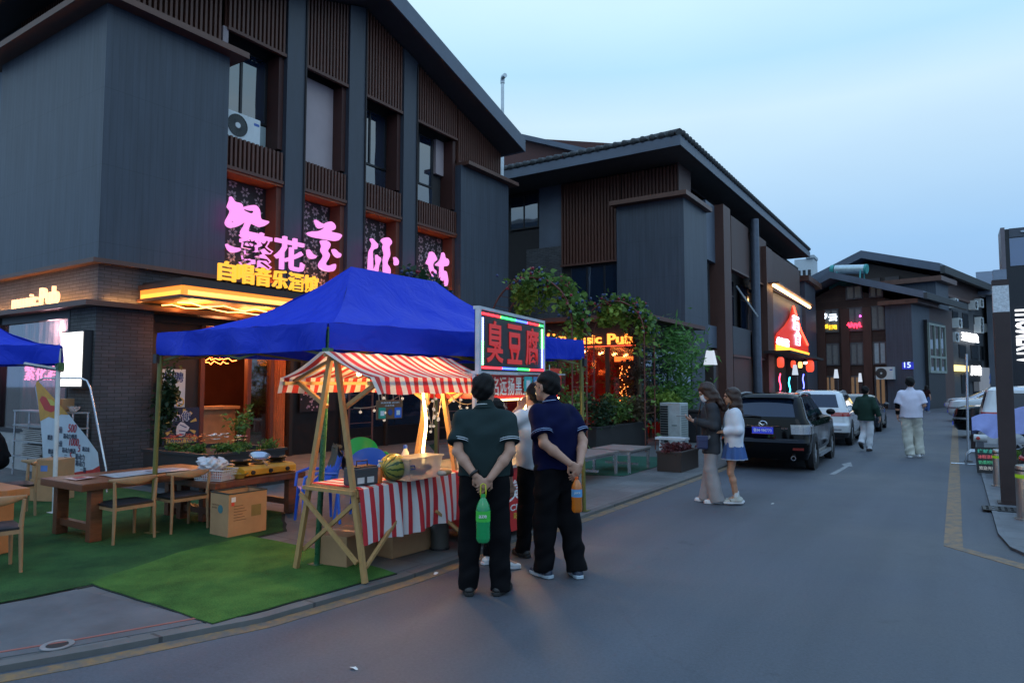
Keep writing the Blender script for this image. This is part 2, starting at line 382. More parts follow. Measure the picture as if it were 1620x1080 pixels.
# ================================================================= the ground
def asphalt_mat():
    m, t, b = nodes_of('asphalt')
    c = nn(t, 'ShaderNodeTexCoord')
    big = nn(t, 'ShaderNodeTexNoise', i_Scale=0.45, i_Detail=7.0, i_Roughness=0.62); t.links.new(c.outputs['Object'], big.inputs['Vector'])
    sp = nn(t, 'ShaderNodeTexNoise', i_Scale=45.0, i_Detail=5.0, i_Roughness=0.8); t.links.new(c.outputs['Object'], sp.inputs['Vector'])
    mpn = nn(t, 'ShaderNodeMapping'); mpn.inputs['Scale'].default_value = (2.2, 0.16, 1); t.links.new(c.outputs['Object'], mpn.inputs[0])
    st = nn(t, 'ShaderNodeTexNoise', i_Scale=1.1, i_Detail=4.0); t.links.new(mpn.outputs[0], st.inputs['Vector'])
    a1 = nn(t, 'ShaderNodeMath', operation='MULTIPLY_ADD'); a1.inputs[1].default_value = 0.9; a1.inputs[2].default_value = 0.0; t.links.new(big.outputs['Fac'], a1.inputs[0])
    a2 = nn(t, 'ShaderNodeMath', operation='MULTIPLY_ADD'); a2.inputs[1].default_value = 0.5; t.links.new(st.outputs['Fac'], a2.inputs[0]); t.links.new(a1.outputs[0], a2.inputs[2])
    a3 = nn(t, 'ShaderNodeMath', operation='MULTIPLY_ADD'); a3.inputs[1].default_value = 1.0; t.links.new(sp.outputs['Fac'], a3.inputs[0]); t.links.new(a2.outputs[0], a3.inputs[2])
    rp = nn(t, 'ShaderNodeValToRGB'); rp.color_ramp.elements[0].position = 0.6; rp.color_ramp.elements[0].color = (0.044, 0.052, 0.066, 1)
    rp.color_ramp.elements[1].position = 1.35 if False else 1.0; rp.color_ramp.elements[1].color = (0.098, 0.112, 0.138, 1)
    dv = nn(t, 'ShaderNodeMath', operation='MULTIPLY'); dv.inputs[1].default_value = 0.64; t.links.new(a3.outputs[0], dv.inputs[0]); t.links.new(dv.outputs[0], rp.inputs[0])
    vo = nn(t, 'ShaderNodeTexVoronoi', feature='DISTANCE_TO_EDGE', i_Scale=0.33)
    wn = nn(t, 'ShaderNodeTexNoise', i_Scale=2.0, i_Detail=5.0); t.links.new(c.outputs['Object'], wn.inputs['Vector'])
    wa = nn(t, 'ShaderNodeMix', data_type='VECTOR') if False else nn(t, 'ShaderNodeVectorMath', operation='MULTIPLY_ADD')
    wa.inputs[1].default_value = (0.5, 0.5, 0.0); t.links.new(wn.outputs['Color'], wa.inputs[0]); t.links.new(c.outputs['Object'], wa.inputs[2]); t.links.new(wa.outputs[0], vo.inputs['Vector'])
    ck = nn(t, 'ShaderNodeMapRange'); ck.inputs['From Max'].default_value = 0.006; ck.inputs['To Min'].default_value = 0.92; ck.inputs['To Max'].default_value = 1.0; t.links.new(vo.outputs['Distance'], ck.inputs['Value'])
    s1 = nn(t, 'ShaderNodeTexNoise', i_Scale=2.6, i_Detail=7.0, i_Roughness=0.7); t.links.new(c.outputs['Object'], s1.inputs['Vector'])
    s2 = nn(t, 'ShaderNodeMapRange'); s2.inputs['From Min'].default_value = 0.62; s2.inputs['From Max'].default_value = 0.7; s2.inputs['To Min'].default_value = 1.0; s2.inputs['To Max'].default_value = 0.72; t.links.new(s1.outputs['Fac'], s2.inputs['Value'])
    s3 = nn(t, 'ShaderNodeMath', operation='MULTIPLY'); t.links.new(ck.outputs[0], s3.inputs[0]); t.links.new(s2.outputs[0], s3.inputs[1])
    sc = nn(t, 'ShaderNodeVectorMath', operation='SCALE'); t.links.new(rp.outputs[0], sc.inputs[0]); t.links.new(s3.outputs[0], sc.inputs['Scale'])
    t.links.new(sc.outputs[0], b.inputs['Base Color'])
    rr = nn(t, 'ShaderNodeMapRange'); rr.inputs['From Min'].default_value = 0.3; rr.inputs['From Max'].default_value = 0.7; rr.inputs['To Min'].default_value = 0.5; rr.inputs['To Max'].default_value = 0.8
    t.links.new(big.outputs['Fac'], rr.inputs['Value']); t.links.new(rr.outputs[0], b.inputs['Roughness'])
    bump_on(t, b, sp.outputs['Fac'], 0.45, 0.004)
    return m
def paint_mat(name, col, base=(0.1, 0.105, 0.11), wear=0.5):
    m, t, b = nodes_of(name)
    c = nn(t, 'ShaderNodeTexCoord'); n1 = nn(t, 'ShaderNodeTexNoise', i_Scale=7.0, i_Detail=9.0, i_Roughness=0.72); t.links.new(c.outputs['Object'], n1.inputs['Vector'])
    rp = nn(t, 'ShaderNodeValToRGB'); rp.color_ramp.elements[0].position = wear - 0.08; rp.color_ramp.elements[0].color = rgba(base)
    rp.color_ramp.elements[1].position = wear + 0.08; rp.color_ramp.elements[1].color = rgba(col); t.links.new(n1.outputs['Fac'], rp.inputs[0])
    t.links.new(rp.outputs[0], b.inputs['Base Color']); b.inputs['Roughness'].default_value = 0.7
    bump_on(t, b, n1.outputs['Fac'], 0.2, 0.003)
    return m
def turf_mat(name, c1, c2):
    m, t, b = nodes_of(name)
    c = nn(t, 'ShaderNodeTexCoord')
    n1 = nn(t, 'ShaderNodeTexNoise', i_Scale=2.2, i_Detail=5.0, i_Roughness=0.6); t.links.new(c.outputs['Object'], n1.inputs['Vector'])
    n2 = nn(t, 'ShaderNodeTexNoise', i_Scale=90.0, i_Detail=4.0); t.links.new(c.outputs['Object'], n2.inputs['Vector'])
    ad = nn(t, 'ShaderNodeMath', operation='MULTIPLY_ADD'); ad.inputs[1].default_value = 0.8; t.links.new(n2.outputs['Fac'], ad.inputs[0]); t.links.new(n1.outputs['Fac'], ad.inputs[2])
    rp = nn(t, 'ShaderNodeValToRGB'); rp.color_ramp.elements[0].position = 0.6; rp.color_ramp.elements[0].color = rgba(c1)
    rp.color_ramp.elements[1].position = 1.0; rp.color_ramp.elements[1].color = rgba(c2); sb = nn(t, 'ShaderNodeMath', operation='MULTIPLY'); sb.inputs[1].default_value = 0.92
    t.links.new(ad.outputs[0], sb.inputs[0]); t.links.new(sb.outputs[0], rp.inputs[0]); t.links.new(rp.outputs[0], b.inputs['Base Color'])
    b.inputs['Roughness'].default_value = 0.9; b.inputs['Specular IOR Level'].default_value = 0.15
    bump_on(t, b, n2.outputs['Fac'], 0.9, 0.012)
    return m
asph = asphalt_mat()
g = MB().poly([(-400, -200, -0.006), (400, -200, -0.006), (400, 600, -0.006), (-400, 600, -0.006)]).build('ground', M('far_ground', (0.09, 0.095, 0.1), 0.85, vs=0.3))
tag(g, kind='structure')
o = MB().poly([(-30, -14, 0), (14, -14, 0), (14, 74, 0), (-16, 74, 0), (-30, 30, 0)]).build('road', asph); tag(o, kind='structure')
GZ = 0.03                                                            # forecourt level
edge = [(-3.98, 62), (-3.98, 20), (-4.0, 8.0), (-4.03, 4.4), (-4.18, 3.1), (-4.33, 2.75), (-4.55, 2.2), (-4.75, 1.78), (-5.2, 1.1), (-6.2, 0.2), (-8, -0.9), (-30, -8)]
slab = brick_mat('forecourt_slabs', 'X', (0.085, 0.087, 0.09), (0.115, 0.117, 0.12), (0.045, 0.045, 0.045), 0.6, 0.6, 0.006, 0.65, 0.5, 0.3, 0.35, 'Y')
o = MB().prism([(x, y, -0.1) for x, y in edge] + [(-30, 62, -0.1)], (0, 0, 0.1 + GZ)).build('left_pavement', slab); tag(o, kind='structure')
def strip(name, line, wdt, z0, z1, mat, side=1):
    mb = MB(); n = len(line); L_, R_ = [], []
    for i, p in enumerate(line):
        a = Vector(line[max(i - 1, 0)]); b = Vector(line[min(i + 1, n - 1)]); d = (b - a).normalized(); nrm = Vector((d.y, -d.x)) * side
        L_.append(Vector(p)); R_.append(Vector(p) + nrm * wdt)
    vs = [(p.x, p.y, z) for z in (z0, z1) for q in (L_, R_) for p in q]
    fs = []
    for i in range(n - 1):
        fs += [(2 * n + i, 2 * n + i + 1, 3 * n + i + 1, 3 * n + i), (n + i, n + i + 1, 3 * n + i + 1, 3 * n + i), (i, i + 1, 2 * n + i + 1, 2 * n + i)]
    o = mb.add(vs, fs).build(name, mat); tag(o, kind='structure'); return o
kerbm = brick_mat('kerb_stone', 'X', (0.09, 0.09, 0.09), (0.12, 0.12, 0.118), (0.05, 0.05, 0.05), 40.0, 1.0, 0.012, 0.75, 0.0, 0.4, 0.3, 'Y')
strip('left_kerb', edge[:-1], 0.1, -0.05, GZ + 0.006, kerbm, -1)
yel = paint_mat('worn_yellow_paint', (0.23, 0.14, 0.06), (0.11, 0.1, 0.09), 0.5)
off = [(x + 0.105, y) for x, y in edge[:5]] + [(-4.22, 2.7), (-4.43, 2.12), (-4.63, 1.68), (-5.1, 1.0), (-6.1, 0.08), (-8, -1.05)]
strip('left_yellow_line', off, 0.125, 0.0, 0.004, yel, -1)
# concrete apron in front, with the thin red line along its edge
con = M('apron_concrete', (0.1, 0.105, 0.115), 0.75, var=0.4, vs=2.0, bump=0.3, bs=60)
o = MB().prism([(-4.33, 2.86, GZ), (-4.39, 2.72, GZ), (-4.62, 2.16, GZ), (-4.83, 1.74, GZ), (-5.27, 1.1, GZ), (-6.3, 0.2, GZ), (-9, -0.6, GZ), (-9, 2.2, GZ), (-6.0, 2.7, GZ)], (0, 0, 0.004)).build('concrete_apron', con); tag(o, kind='structure')
strip('red_edge_line', [(-4.43, 2.86), (-4.72, 2.16), (-4.93, 1.74), (-5.4, 1.05)], 0.022, GZ, GZ + 0.008, M('faded_red_paint', (0.3, 0.1, 0.08), 0.7), 1)
# right-hand pavement, gutter, yellow strip that turns the corner
rp_ = [(0.33, 62), (0.33, 9.2), (0.4, 8.5), (0.62, 7.95), (2.0, 6.5), (6, 2.4), (14, 2.4), (14, 62)]
slab2 = brick_mat('right_slabs', 'X', (0.1, 0.11, 0.125), (0.125, 0.135, 0.15), (0.05, 0.05, 0.055), 0.8, 0.4, 0.006, 0.6, 0.5, 0.3, 0.3, 'Y')
o = MB().prism([(x, y, -0.1) for x, y in rp_], (0, 0, 0.125)).build('right_pavement', slab2); tag(o, kind='structure')
strip('right_kerb', rp_[:6], 0.06, -0.05, 0.031, M('pale_kerb', (0.13, 0.14, 0.155), 0.7, var=0.3, vs=4), -1)
yel2 = paint_mat('right_yellow_paint', (0.24, 0.15, 0.08), (0.1, 0.095, 0.09), 0.47)
strip('right_yellow_line', [(-0.16, 60), (-0.16, 8.32), (0.36, 7.76), (1.9, 6.15), (6, 2.1)], 0.165, 0.0, 0.004, yel2, -1)
# worn arrow in the carriageway
ar = [at_z(x, y, 0.0) for x, y in ((1312, 750), (1336, 737), (1331, 734), (1346, 731), (1349, 738), (1343, 737.5), (1321, 750.5))]
o = MB().prism([(p.x, p.y, 0) for p in ar], (0, 0, 0.004)).build('road_arrow', paint_mat('worn_white_paint', (0.3, 0.31, 0.32), (0.13, 0.135, 0.14), 0.45)); tag(o, kind='structure')
# artificial turf mats
def mat_slab(name, pts, z, th, mat, label):
    n = 10; loop = []
    for i in range(len(pts)):
        a, b = Vector(pts[i]), Vector(pts[(i + 1) % len(pts)]); k = max(2, int((b - a).length / 0.18)); d = (b - a).normalized(); nr = Vector((d.y, -d.x))
        for j in range(k):
            p = a + (b - a) * (j / k) + nr * random.uniform(-0.012, 0.012); loop.append((p.x, p.y, z))
    o = MB().prism(loop, (0, 0, th)).build(name, mat)
    c = o.location; q = [((x - c.x) * 1.012 + c.x, (y - c.y) * 1.012 + c.y, z - .002) for x, y, z in loop]; MB().prism(q, (0, 0, th - .003)).build('edge_binding', M('turf_edge', (.008, .012, .008), .9), o); return tag(o, label, 'turf mat', 'artificial turf mats')
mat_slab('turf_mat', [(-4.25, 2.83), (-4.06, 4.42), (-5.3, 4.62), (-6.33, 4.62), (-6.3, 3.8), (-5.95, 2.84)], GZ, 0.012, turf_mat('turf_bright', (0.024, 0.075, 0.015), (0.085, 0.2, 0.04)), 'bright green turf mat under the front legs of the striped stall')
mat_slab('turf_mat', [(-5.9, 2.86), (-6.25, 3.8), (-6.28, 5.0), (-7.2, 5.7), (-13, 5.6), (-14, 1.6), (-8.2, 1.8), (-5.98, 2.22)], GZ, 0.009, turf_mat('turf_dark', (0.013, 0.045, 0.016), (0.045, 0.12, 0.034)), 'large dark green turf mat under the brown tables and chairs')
mat_slab('turf_mat', [(-6.6, 10.6), (-4.95, 11.2), (-5.0, 14.6), (-6.6, 14.2)], GZ, 0.009, turf_mat('turf_teal', (0.012, 0.06, 0.045), (0.03, 0.11, 0.075)), 'teal green turf mat under the low metal benches')
# steel access cover set in the apron
t_ = thing('drain_cover', 'round steel drain cover set in the grey concrete apron', 'drain cover', (-4.72, 2.08, GZ + 0.004))
st = M('worn_steel', (0.36, 0.37, 0.38), 0.45, 0.7, var=0.3)
MB().lathe([(0.062, 0), (0.062, 0.006), (0.092, 0.006), (0.092, 0)], n=28, caps=False).build('rim', st, t_, world=False)
MB().lathe([(0.0, 0.002), (0.06, 0.002)], n=28, caps=False).build('lid', M('dark_iron', (0.03, 0.03, 0.032), 0.6, 0.4), t_, world=False)
# litter
for (x, y, s, rz, lb) in ((560, 1058, 0.03, 0.3, 'crumpled white paper scrap lying nearest on the open asphalt'), (1222, 797, 0.04, 1.0, 'small white scrap on the road near the two women'), (690, 907, 0.045, 2.0, 'pale paper scrap on the asphalt left of the man in the green polo')):
    p = at_z(x, y, 0); mb = MB(); r_ = random.Random(x)
    k = [(s * r_.uniform(.5, 1.1) * math.cos(a), s * .6 * r_.uniform(.5, 1.1) * math.sin(a)) for a in [i * 2 * math.pi / 8 for i in range(8)]]
    c, sn = math.cos(rz), math.sin(rz)
    vs = [(p.x + a * c - b * sn, p.y + a * sn + b * c, r_.uniform(0.002, 0.012)) for a, b in k]
    o = mb.add(vs + [(p.x, p.y, 0.014)], [(i, (i + 1) % 8, 8) for i in range(8)]).build('paper_scrap', M('paper', (0.7, 0.7, 0.68), 0.8)); tag(o, lb, 'litter', 'scraps of litter on the road')
# ================================================================= shared building materials
clad_x = ribbed_mat('grey_cladding_street', 'Y', (0.044, 0.056, 0.078), 0.12, 0.3, 0.5, 0.0, 0.22)
clad_y = ribbed_mat('grey_cladding_side', 'X', (0.048, 0.062, 0.087), 0.12, 0.3, 0.5, 0.0, 0.22)
plain = M('grey_column_metal', (0.044, 0.053, 0.072), 0.5, 0.0, var=0.15, vs=2.5, bump=0.08, stretch=(3, 3, 0.6))
brown = M('brown_slat_metal', (0.10, 0.037, 0.024), 0.55, 0.0, var=0.2, vs=5, bump=0.1)
brown2 = M('brown_panel_metal', (0.085, 0.036, 0.027), 0.55, var=0.2, vs=2, bump=0.1, stretch=(2, 2, 0.5))
capm = M('brown_cap_metal', (0.12, 0.058, 0.042), 0.45, 0.2, var=0.25, vs=3, bump=0.08)
maroon = M('maroon_reveal', (0.06, 0.02, 0.016), 0.6, var=0.2)
fascia = M('roof_fascia', (0.10, 0.125, 0.17), 0.5, 0.1, var=0.18, vs=1.2, bump=0.06)
soffit_m = M('dark_soffit', (0.025, 0.02, 0.02), 0.75, var=0.2)
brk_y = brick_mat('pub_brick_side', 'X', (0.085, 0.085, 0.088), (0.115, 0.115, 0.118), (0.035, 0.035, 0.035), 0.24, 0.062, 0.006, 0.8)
brk_x = brick_mat('pub_brick_street', 'Y', (0.052, 0.058, 0.068), (0.075, 0.08, 0.092), (0.03, 0.03, 0.03), 0.24, 0.062, 0.006, 0.8)  # same brick, darker and bluer: shade of the street face put into its colour
frm = M('dark_window_frame', (0.02, 0.02, 0.024), 0.4, 0.3, var=0.1)
glass = glass_mat('window_glass')
def pane_mat(name, tint=(0.75, 0.78, 0.8), refl=0.12):
    m, t, b = nodes_of(name); out = t.nodes['Material Output']
    tr = nn(t, 'ShaderNodeBsdfTransparent'); tr.inputs[0].default_value = rgba(tint); gl = nn(t, 'ShaderNodeBsdfGlossy'); gl.inputs['Roughness'].default_value = 0.04
    lw = nn(t, 'ShaderNodeLayerWeight'); lw.inputs[0].default_value = 0.35; ms = nn(t, 'ShaderNodeMixShader')
    mr = nn(t, 'ShaderNodeMapRange'); mr.inputs['To Min'].default_value = refl * .5; mr.inputs['To Max'].default_value = 0.6; t.links.new(lw.outputs['Facing'], mr.inputs['Value'])
    t.links.new(mr.outputs[0], ms.inputs[0]); t.links.new(tr.outputs[0], ms.inputs[1]); t.links.new(gl.outputs[0], ms.inputs[2]); t.links.new(ms.outputs[0], out.inputs['Surface'])
    return m
clear = pane_mat('clear_pane')
def slats_x(parent, X, y0, y1, z0, z1, ztop=None, pitch=0.1, back=brown2):
    """vertical bars on a street-facing band; ztop(y) lets the top follow a roof slope"""
    mb = MB(); n = int((y1 - y0) / pitch); p = (y1 - y0) / n
    for i in range(n):
        y = y0 + (i + .5) * p; zt = ztop(y) if ztop else z1
        mb.bx(X - 0.07, X, y - p * .24, y + p * .24, z0, zt)
    mb.bx(X - 0.06, X + 0.025, y0, y1, z0 - 0.07, z0)
    zt0, zt1 = (ztop(y0), ztop(y1)) if ztop else (z1, z1)
    mb.prism([(X - 0.1, y0, z0), (X - 0.1, y1, z0), (X - 0.1, y1, zt1), (X - 0.1, y0, zt0)], (-0.05, 0, 0))
    return mb.build('slat_panel', brown, parent)
def slats_y(parent, Y, x0, x1, z0, z1, pitch=0.1):
    mb = MB(); n = int((x1 - x0) / pitch); p = (x1 - x0) / n
    for i in range(n):
        x = x0 + (i + .5) * p; mb.bx(x - p * .24, x + p * .24, Y, Y + 0.07, z0, z1)
    mb.bx(x0, x1, Y - 0.02, Y + 0.06, z0 - 0.07, z0); mb.bx(x0, x1, Y + 0.09, Y + 0.14, z0, z1)
    return mb.build('slat_panel', brown, parent)
def window_x(parent, X, y0, y1, z0, z1, nm=2, gl=None, fr=None, rails=(), fw=0.05):
    mb = MB(); mb.bx(X, X + .06, y0, y1, z0, z0 + fw); mb.bx(X, X + .06, y0, y1, z1 - fw, z1)
    for i in range(nm + 1):
        y = y0 + (y1 - y0) * i / nm; a = y if i == 0 else (y - fw if i == nm else y - fw / 2); mb.bx(X + .002, X + .058, a, a + fw, z0 + fw, z1 - fw)
    for z in rails: mb.bx(X + .004, X + .056, y0 + fw, y1 - fw, z, z + fw)
    f = mb.build('window', fr or frm, parent)
    MB().bx(X + .02, X + .03, y0 + .01, y1 - .01, z0 + .01, z1 - .01).build('pane', gl or glass, f)
    return f
def window_y(parent, Y, x0, x1, z0, z1, nm=2, gl=None, fr=None, rails=(), fw=0.05):
    mb = MB(); mb.bx(x0, x1, Y - .06, Y, z0, z0 + fw); mb.bx(x0, x1, Y - .06, Y, z1 - fw, z1)
    for i in range(nm + 1):
        x = x0 + (x1 - x0) * i / nm; a = x if i == 0 else (x - fw if i == nm else x - fw / 2); mb.bx(a, a + fw, Y - .058, Y - .002, z0 + fw, z1 - fw)
    for z in rails: mb.bx(x0 + fw, x1 - fw, Y - .056, Y - .004, z, z + fw)
    f = mb.build('window', fr or frm, parent)
    MB().bx(x0 + .01, x1 - .01, Y - .03, Y - .02, z0 + .01, z1 - .01).build('pane', gl or glass, f)
    return f

# ================================================================= the pub on the left
pub = thing('pub_building', 'dark grey and brown gabled pub with glowing orange entrance canopy', 'building', (-15, 12, 0))
zt = lambda y: 9.72 + (18.36 - y) * 0.324 if y > 12.1 else 9.72 + 6.26 * 0.324 - (12.1 - y) * 0.324       # roof top line
zb = lambda y: zt(y) - 0.5
# main mass and gable
mb = MB(); mb.prism([(-12.9, 6.3, 3.7), (-12.9, 18.35, 3.7), (-12.9, 18.35, zb(18.35)), (-12.9, 12.1, zb(12.1)), (-12.9, 6.3, zb(6.3))], (-13, 0, 0))
mb.build('upper_wall', M('pub_wall', (0.05, 0.045, 0.045), 0.8), pub)
# corner tower of ribbed cladding, with its overhanging cap
mb = MB(); mb.bx(-16.5, -12.2, 5.77, 8.16, 3.78, 8.3); o = mb.build('corner_block', [clad_x, clad_y], pub)
for p in o.data.polygons: p.material_index = 1 if abs(p.normal.y) > .5 else 0
MB().bx(-16.9, -11.92, 5.42, 8.42, 8.3, 8.42).build('block_cap', capm, pub)
MB().bx(-17.6, -16.5, 6.1, 6.4, 3.7, 9.3).build('side_column', fascia, pub)
slats_x(pub, -12.36, 6.02, 8.08, 8.5, 0, zb)
slats_y(pub, 5.95, -16.2, -12.42, 8.5, 9.2)
MB().bx(-12.9, -12.36, 8.1, 8.22, 8.42, 9.0).build('pale_post', M('pale_post', (0.3, 0.24, 0.25), 0.6), pub)
# second block near the far end
mb = MB(); mb.bx(-12.88, -12.2, 15.92, 18.5, 3.0, 8.2); o = mb.build('end_block', [clad_x, clad_y], pub)
for p in o.data.polygons: p.material_index = 1 if abs(p.normal.y) > .5 else 0
MB().bx(-12.95, -11.95, 15.98, 18.75, 8.2, 8.31).build('block_cap', capm, pub)
slats_x(pub, -12.36, 15.98, 18.3, 8.38, 0, zb)
# columns
for y0, y1 in ((9.66, 10.2), (11.52, 12.1), (13.5, 14.07)):
    o = MB().prism([(-12.3, y0, 3.78), (-12.3, y1, 3.78), (-12.3, y1, zb(y1)), (-12.3, y0, zb(y0))], (-0.58, 0, 0)).build('column', plain, pub)
    MB().bx(-12.295, -12.27, y1 - 0.05, y1 - 0.012, 3.8, zb(y1) - .05).build('edge_strip', soffit_m, o)
# bays
bays = [(8.18, 9.66, 'ac'), (10.2, 11.52, 'panel'), (12.1, 13.5, 'win'), (14.07, 15.92, 'win2')]
petal = M('lattice_petal', (0.34, 0.29, 0.31), 0.7, var=0.2); lat_b = M('lattice_dark', (0.02, 0.017, 0.018), 0.6, var=0.2)
orange_led = E('orange_led', (1.0, 0.33, 0.05), 45.0)
for y0, y1, kind in bays:
    slats_x(pub, -12.34, y0 + .01, y1 - .01, 9.02, 0, zb)
    slats_x(pub, -12.34, y0 + .01, y1 - .01, 6.12, 6.76)
    MB().bx(-12.9, -12.36, y0 + .01, y1 - .01, 6.0, 6.046).build('bay_soffit', M('orange_lit_soffit', (0.32, 0.1, 0.04), 0.6), pub)  # orange uplight glow put into the soffit colour
    MB().bx(-12.88, -12.42, y1 - .13, y1 - .004, 6.05 + .8, 8.95).build('reveal', maroon, pub)
    MB().bx(-12.88, -12.42, y1 - .13, y1 - .004, 3.8, 5.99).build('reveal', M('orange_lit_reveal', (0.16, 0.05, 0.03), 0.6), pub)  # lower reveal: brighter copy of the maroon, orange light put into its colour
    X = -12.86
    if kind == 'panel':
        MB().bx(X, X + .14, y0 + .01, y1 - .14, 6.78, 8.94).build('blank_panel', M('pinkish_board', (0.46, 0.37, 0.38), 0.6, var=0.08, vs=1.5), pub)
    else:
        yr = y1 - .14 if kind != 'win2' else y1 - .6
        window_x(pub, X, y0 + .02, yr, 7.42, 8.94, 2)
        MB().bx(X, X + .035, y0 + .02, yr, 6.78, 7.4).build('spandrel', M('pale_spandrel', (0.42, 0.5, 0.5), 0.35, var=0.15, vs=2) if kind == 'ac' else glass, pub)
        if kind == 'win2': MB().bx(X, X + .1, y1 - .5, y1 - .14, 7.9, 8.94).build('blank_panel', MATS['pinkish_board'], pub)
    # cut-metal flower lattice: dark sheet, paler wall showing through the petals
    lt = MB().bx(-12.86, -12.78, y0 + .01, y1 - .14, 3.8, 5.98).build('lattice_panel', lat_b, pub)
    mb = MB(); yy0, yy1 = y0 + .04, y1 - .17; r_ = random.Random(int(y0 * 10)); k = 0
    cells = int((yy1 - yy0) / 0.27); cw = (yy1 - yy0) / cells
    for a in range(cells):
        for b_ in range(8):
            cy = yy0 + (a + .5) * cw + r_.uniform(-.02, .02); cz = 3.95 + b_ * .262 + (0.13 if a % 2 else 0); n = r_.choice((6, 7, 8)); ph = r_.uniform(0, 1)
            for j in range(n):
                t = ph + j * 2 * math.pi / n; L0, L1, wd = .028, r_.uniform(.10, .14), .030
                def P(l, s): return (-12.775, min(max(cy + l * math.cos(t) - s * math.sin(t), yy0), yy1), min(max(cz + l * math.sin(t) + s * math.cos(t), 3.82), 5.96))
                mb.add([P(L0, 0), P((L0 + L1) / 2, wd), P(L1, 0), P((L0 + L1) / 2, -wd)], [(0, 1, 2, 3)])
    tag(mb.build('petal_openings', petal, lt), kind='stuff')
    MB().bx(-12.6, -12.56, y0 + .1, y1 - .1, 3.79, 3.83).build('led_strip', orange_led, pub)
# roof slab, fascia, underside
mb = MB(); X0, X1 = -27, -11.62
pr = [(5.0, zt(5.0)), (12.1, zt(12.1)), (18.5, zt(18.5)), (18.5, zt(18.5) - .42), (12.1, zt(12.1) - .45), (5.0, zt(5.0) - .42)]
mb.prism([(X1, y, z) for y, z in pr], (X0 - X1, 0, 0)); mb.build('roof', M('roof_grey', (0.05, 0.055, 0.065), 0.7), pub)
mb = MB(); mb.prism([(X1 + .05, y, z) for y, z in [(4.96, zt(4.96) + .03), (12.1, zt(12.1) + .03), (18.56, zt(18.56) + .03), (18.56, zt(18.5) - .44), (12.1, zt(12.1) - .47), (4.96, zt(5) - .44)]], (-0.045, 0, 0))
mb.bx(-27, X1, 18.51, 18.56, zt(18.5) - .44, zt(18.5) + .02); mb.build('fascia_board', fascia, pub)
# ground storey: brick piers, sign band, ledges
mb = MB(); mb.bx(-13.12, -12.2, 5.77, 6.76, 0, 2.96); o = mb.build('brick_pier', [brk_x, brk_y], pub)
for p in o.data.polygons: p.material_index = 1 if abs(p.normal.y) > .5 else 0
MB().bx(-18, -13.12, 5.8, 6.1, 0, 0.78).build('window_apron', M('grey_apron_panel', (0.3, 0.31, 0.32), 0.6), pub)
mb = MB(); mb.bx(-18, -12.2, 5.78, 6.3, 3.05, 3.70); mb.bx(-12.6, -12.201, 6.3, 18.5, 3.05, 3.70); o = mb.build('sign_band', [brk_x, brk_y], pub)
for p in o.data.polygons: p.material_index = 1 if abs(p.normal.y) > .5 else 0
mb = MB(); mb.bx(-18, -12.06, 5.63, 6.3, 3.70, 3.78); mb.bx(-12.9, -12.06, 6.3, 18.6, 3.70, 3.779); mb.build('upper_ledge', capm, pub)
mb = MB(); mb.bx(-18, -11.98, 5.5, 6.3, 2.96, 3.05); mb.bx(-12.9, -12.0, 6.3, 18.6, 2.961, 3.049); mb.build('lower_ledge', capm, pub)
MB().bx(-17.5, -12.4, 5.63, 5.66, 3.05, 3.06).build('led_strip', E('warm_uplight', (1.0, 0.42, 0.12), 55.0), pub)
MB().bx(-12.14, -12.11, 5.9, 6.5, 3.05, 3.06).build('led_strip', MATS['warm_uplight'], pub)
# big side window with a pink-lit curtain
f = MB(); f.bx(-13.16, -13.1, 5.76, 5.9, 0.78, 2.96); f.bx(-16.2, -16.0, 5.76, 5.95, 0, 2.96); f.bx(-16.0, -13.16, 5.78, 5.86, 0.72, 0.8); f.bx(-16.0, -13.16, 5.78, 5.86, 2.82, 2.96)
wf = f.build('side_window', frm, pub)
MB().bx(-16.0, -13.16, 5.84, 5.848, .8, 2.82).build('pane', clear, wf)
cur = M('pale_curtain', (0.5, 0.42, 0.38), 0.85, var=0.25, vs=2.0, stretch=(6, 6, 0.4))
MB().grid(lambda u, v: (-16.1 + 3.0 * u, 6.2 + 0.03 * math.sin(u * 150) + .02 * math.sin(u * 61), 0.6 + 2.35 * v), 160, 2).build('curtain', cur, wf, smooth=True)
def lamp(name, loc, energy, col, size=0.1, typ='POINT', rot=None, sy=None):
    l = bpy.data.lights.new(name, typ); l.energy = energy; l.color = col
    if typ == 'POINT': l.shadow_soft_size = size
    elif typ == 'AREA':
        l.size = size
        if sy: l.shape = 'RECTANGLE'; l.size_y = sy
    o = bpy.data.objects.new(name, l); COL.objects.link(o); o.location = loc
    if rot: o.rotation_euler = rot
    return o
lamp('window_lamp', (-14.3, 6.02, 2.7), 40, (1.0, 0.55, 0.6)); lamp('window_lamp', (-13.3, 6.02, 2.4), 18, (1.0, 0.5, 0.7))
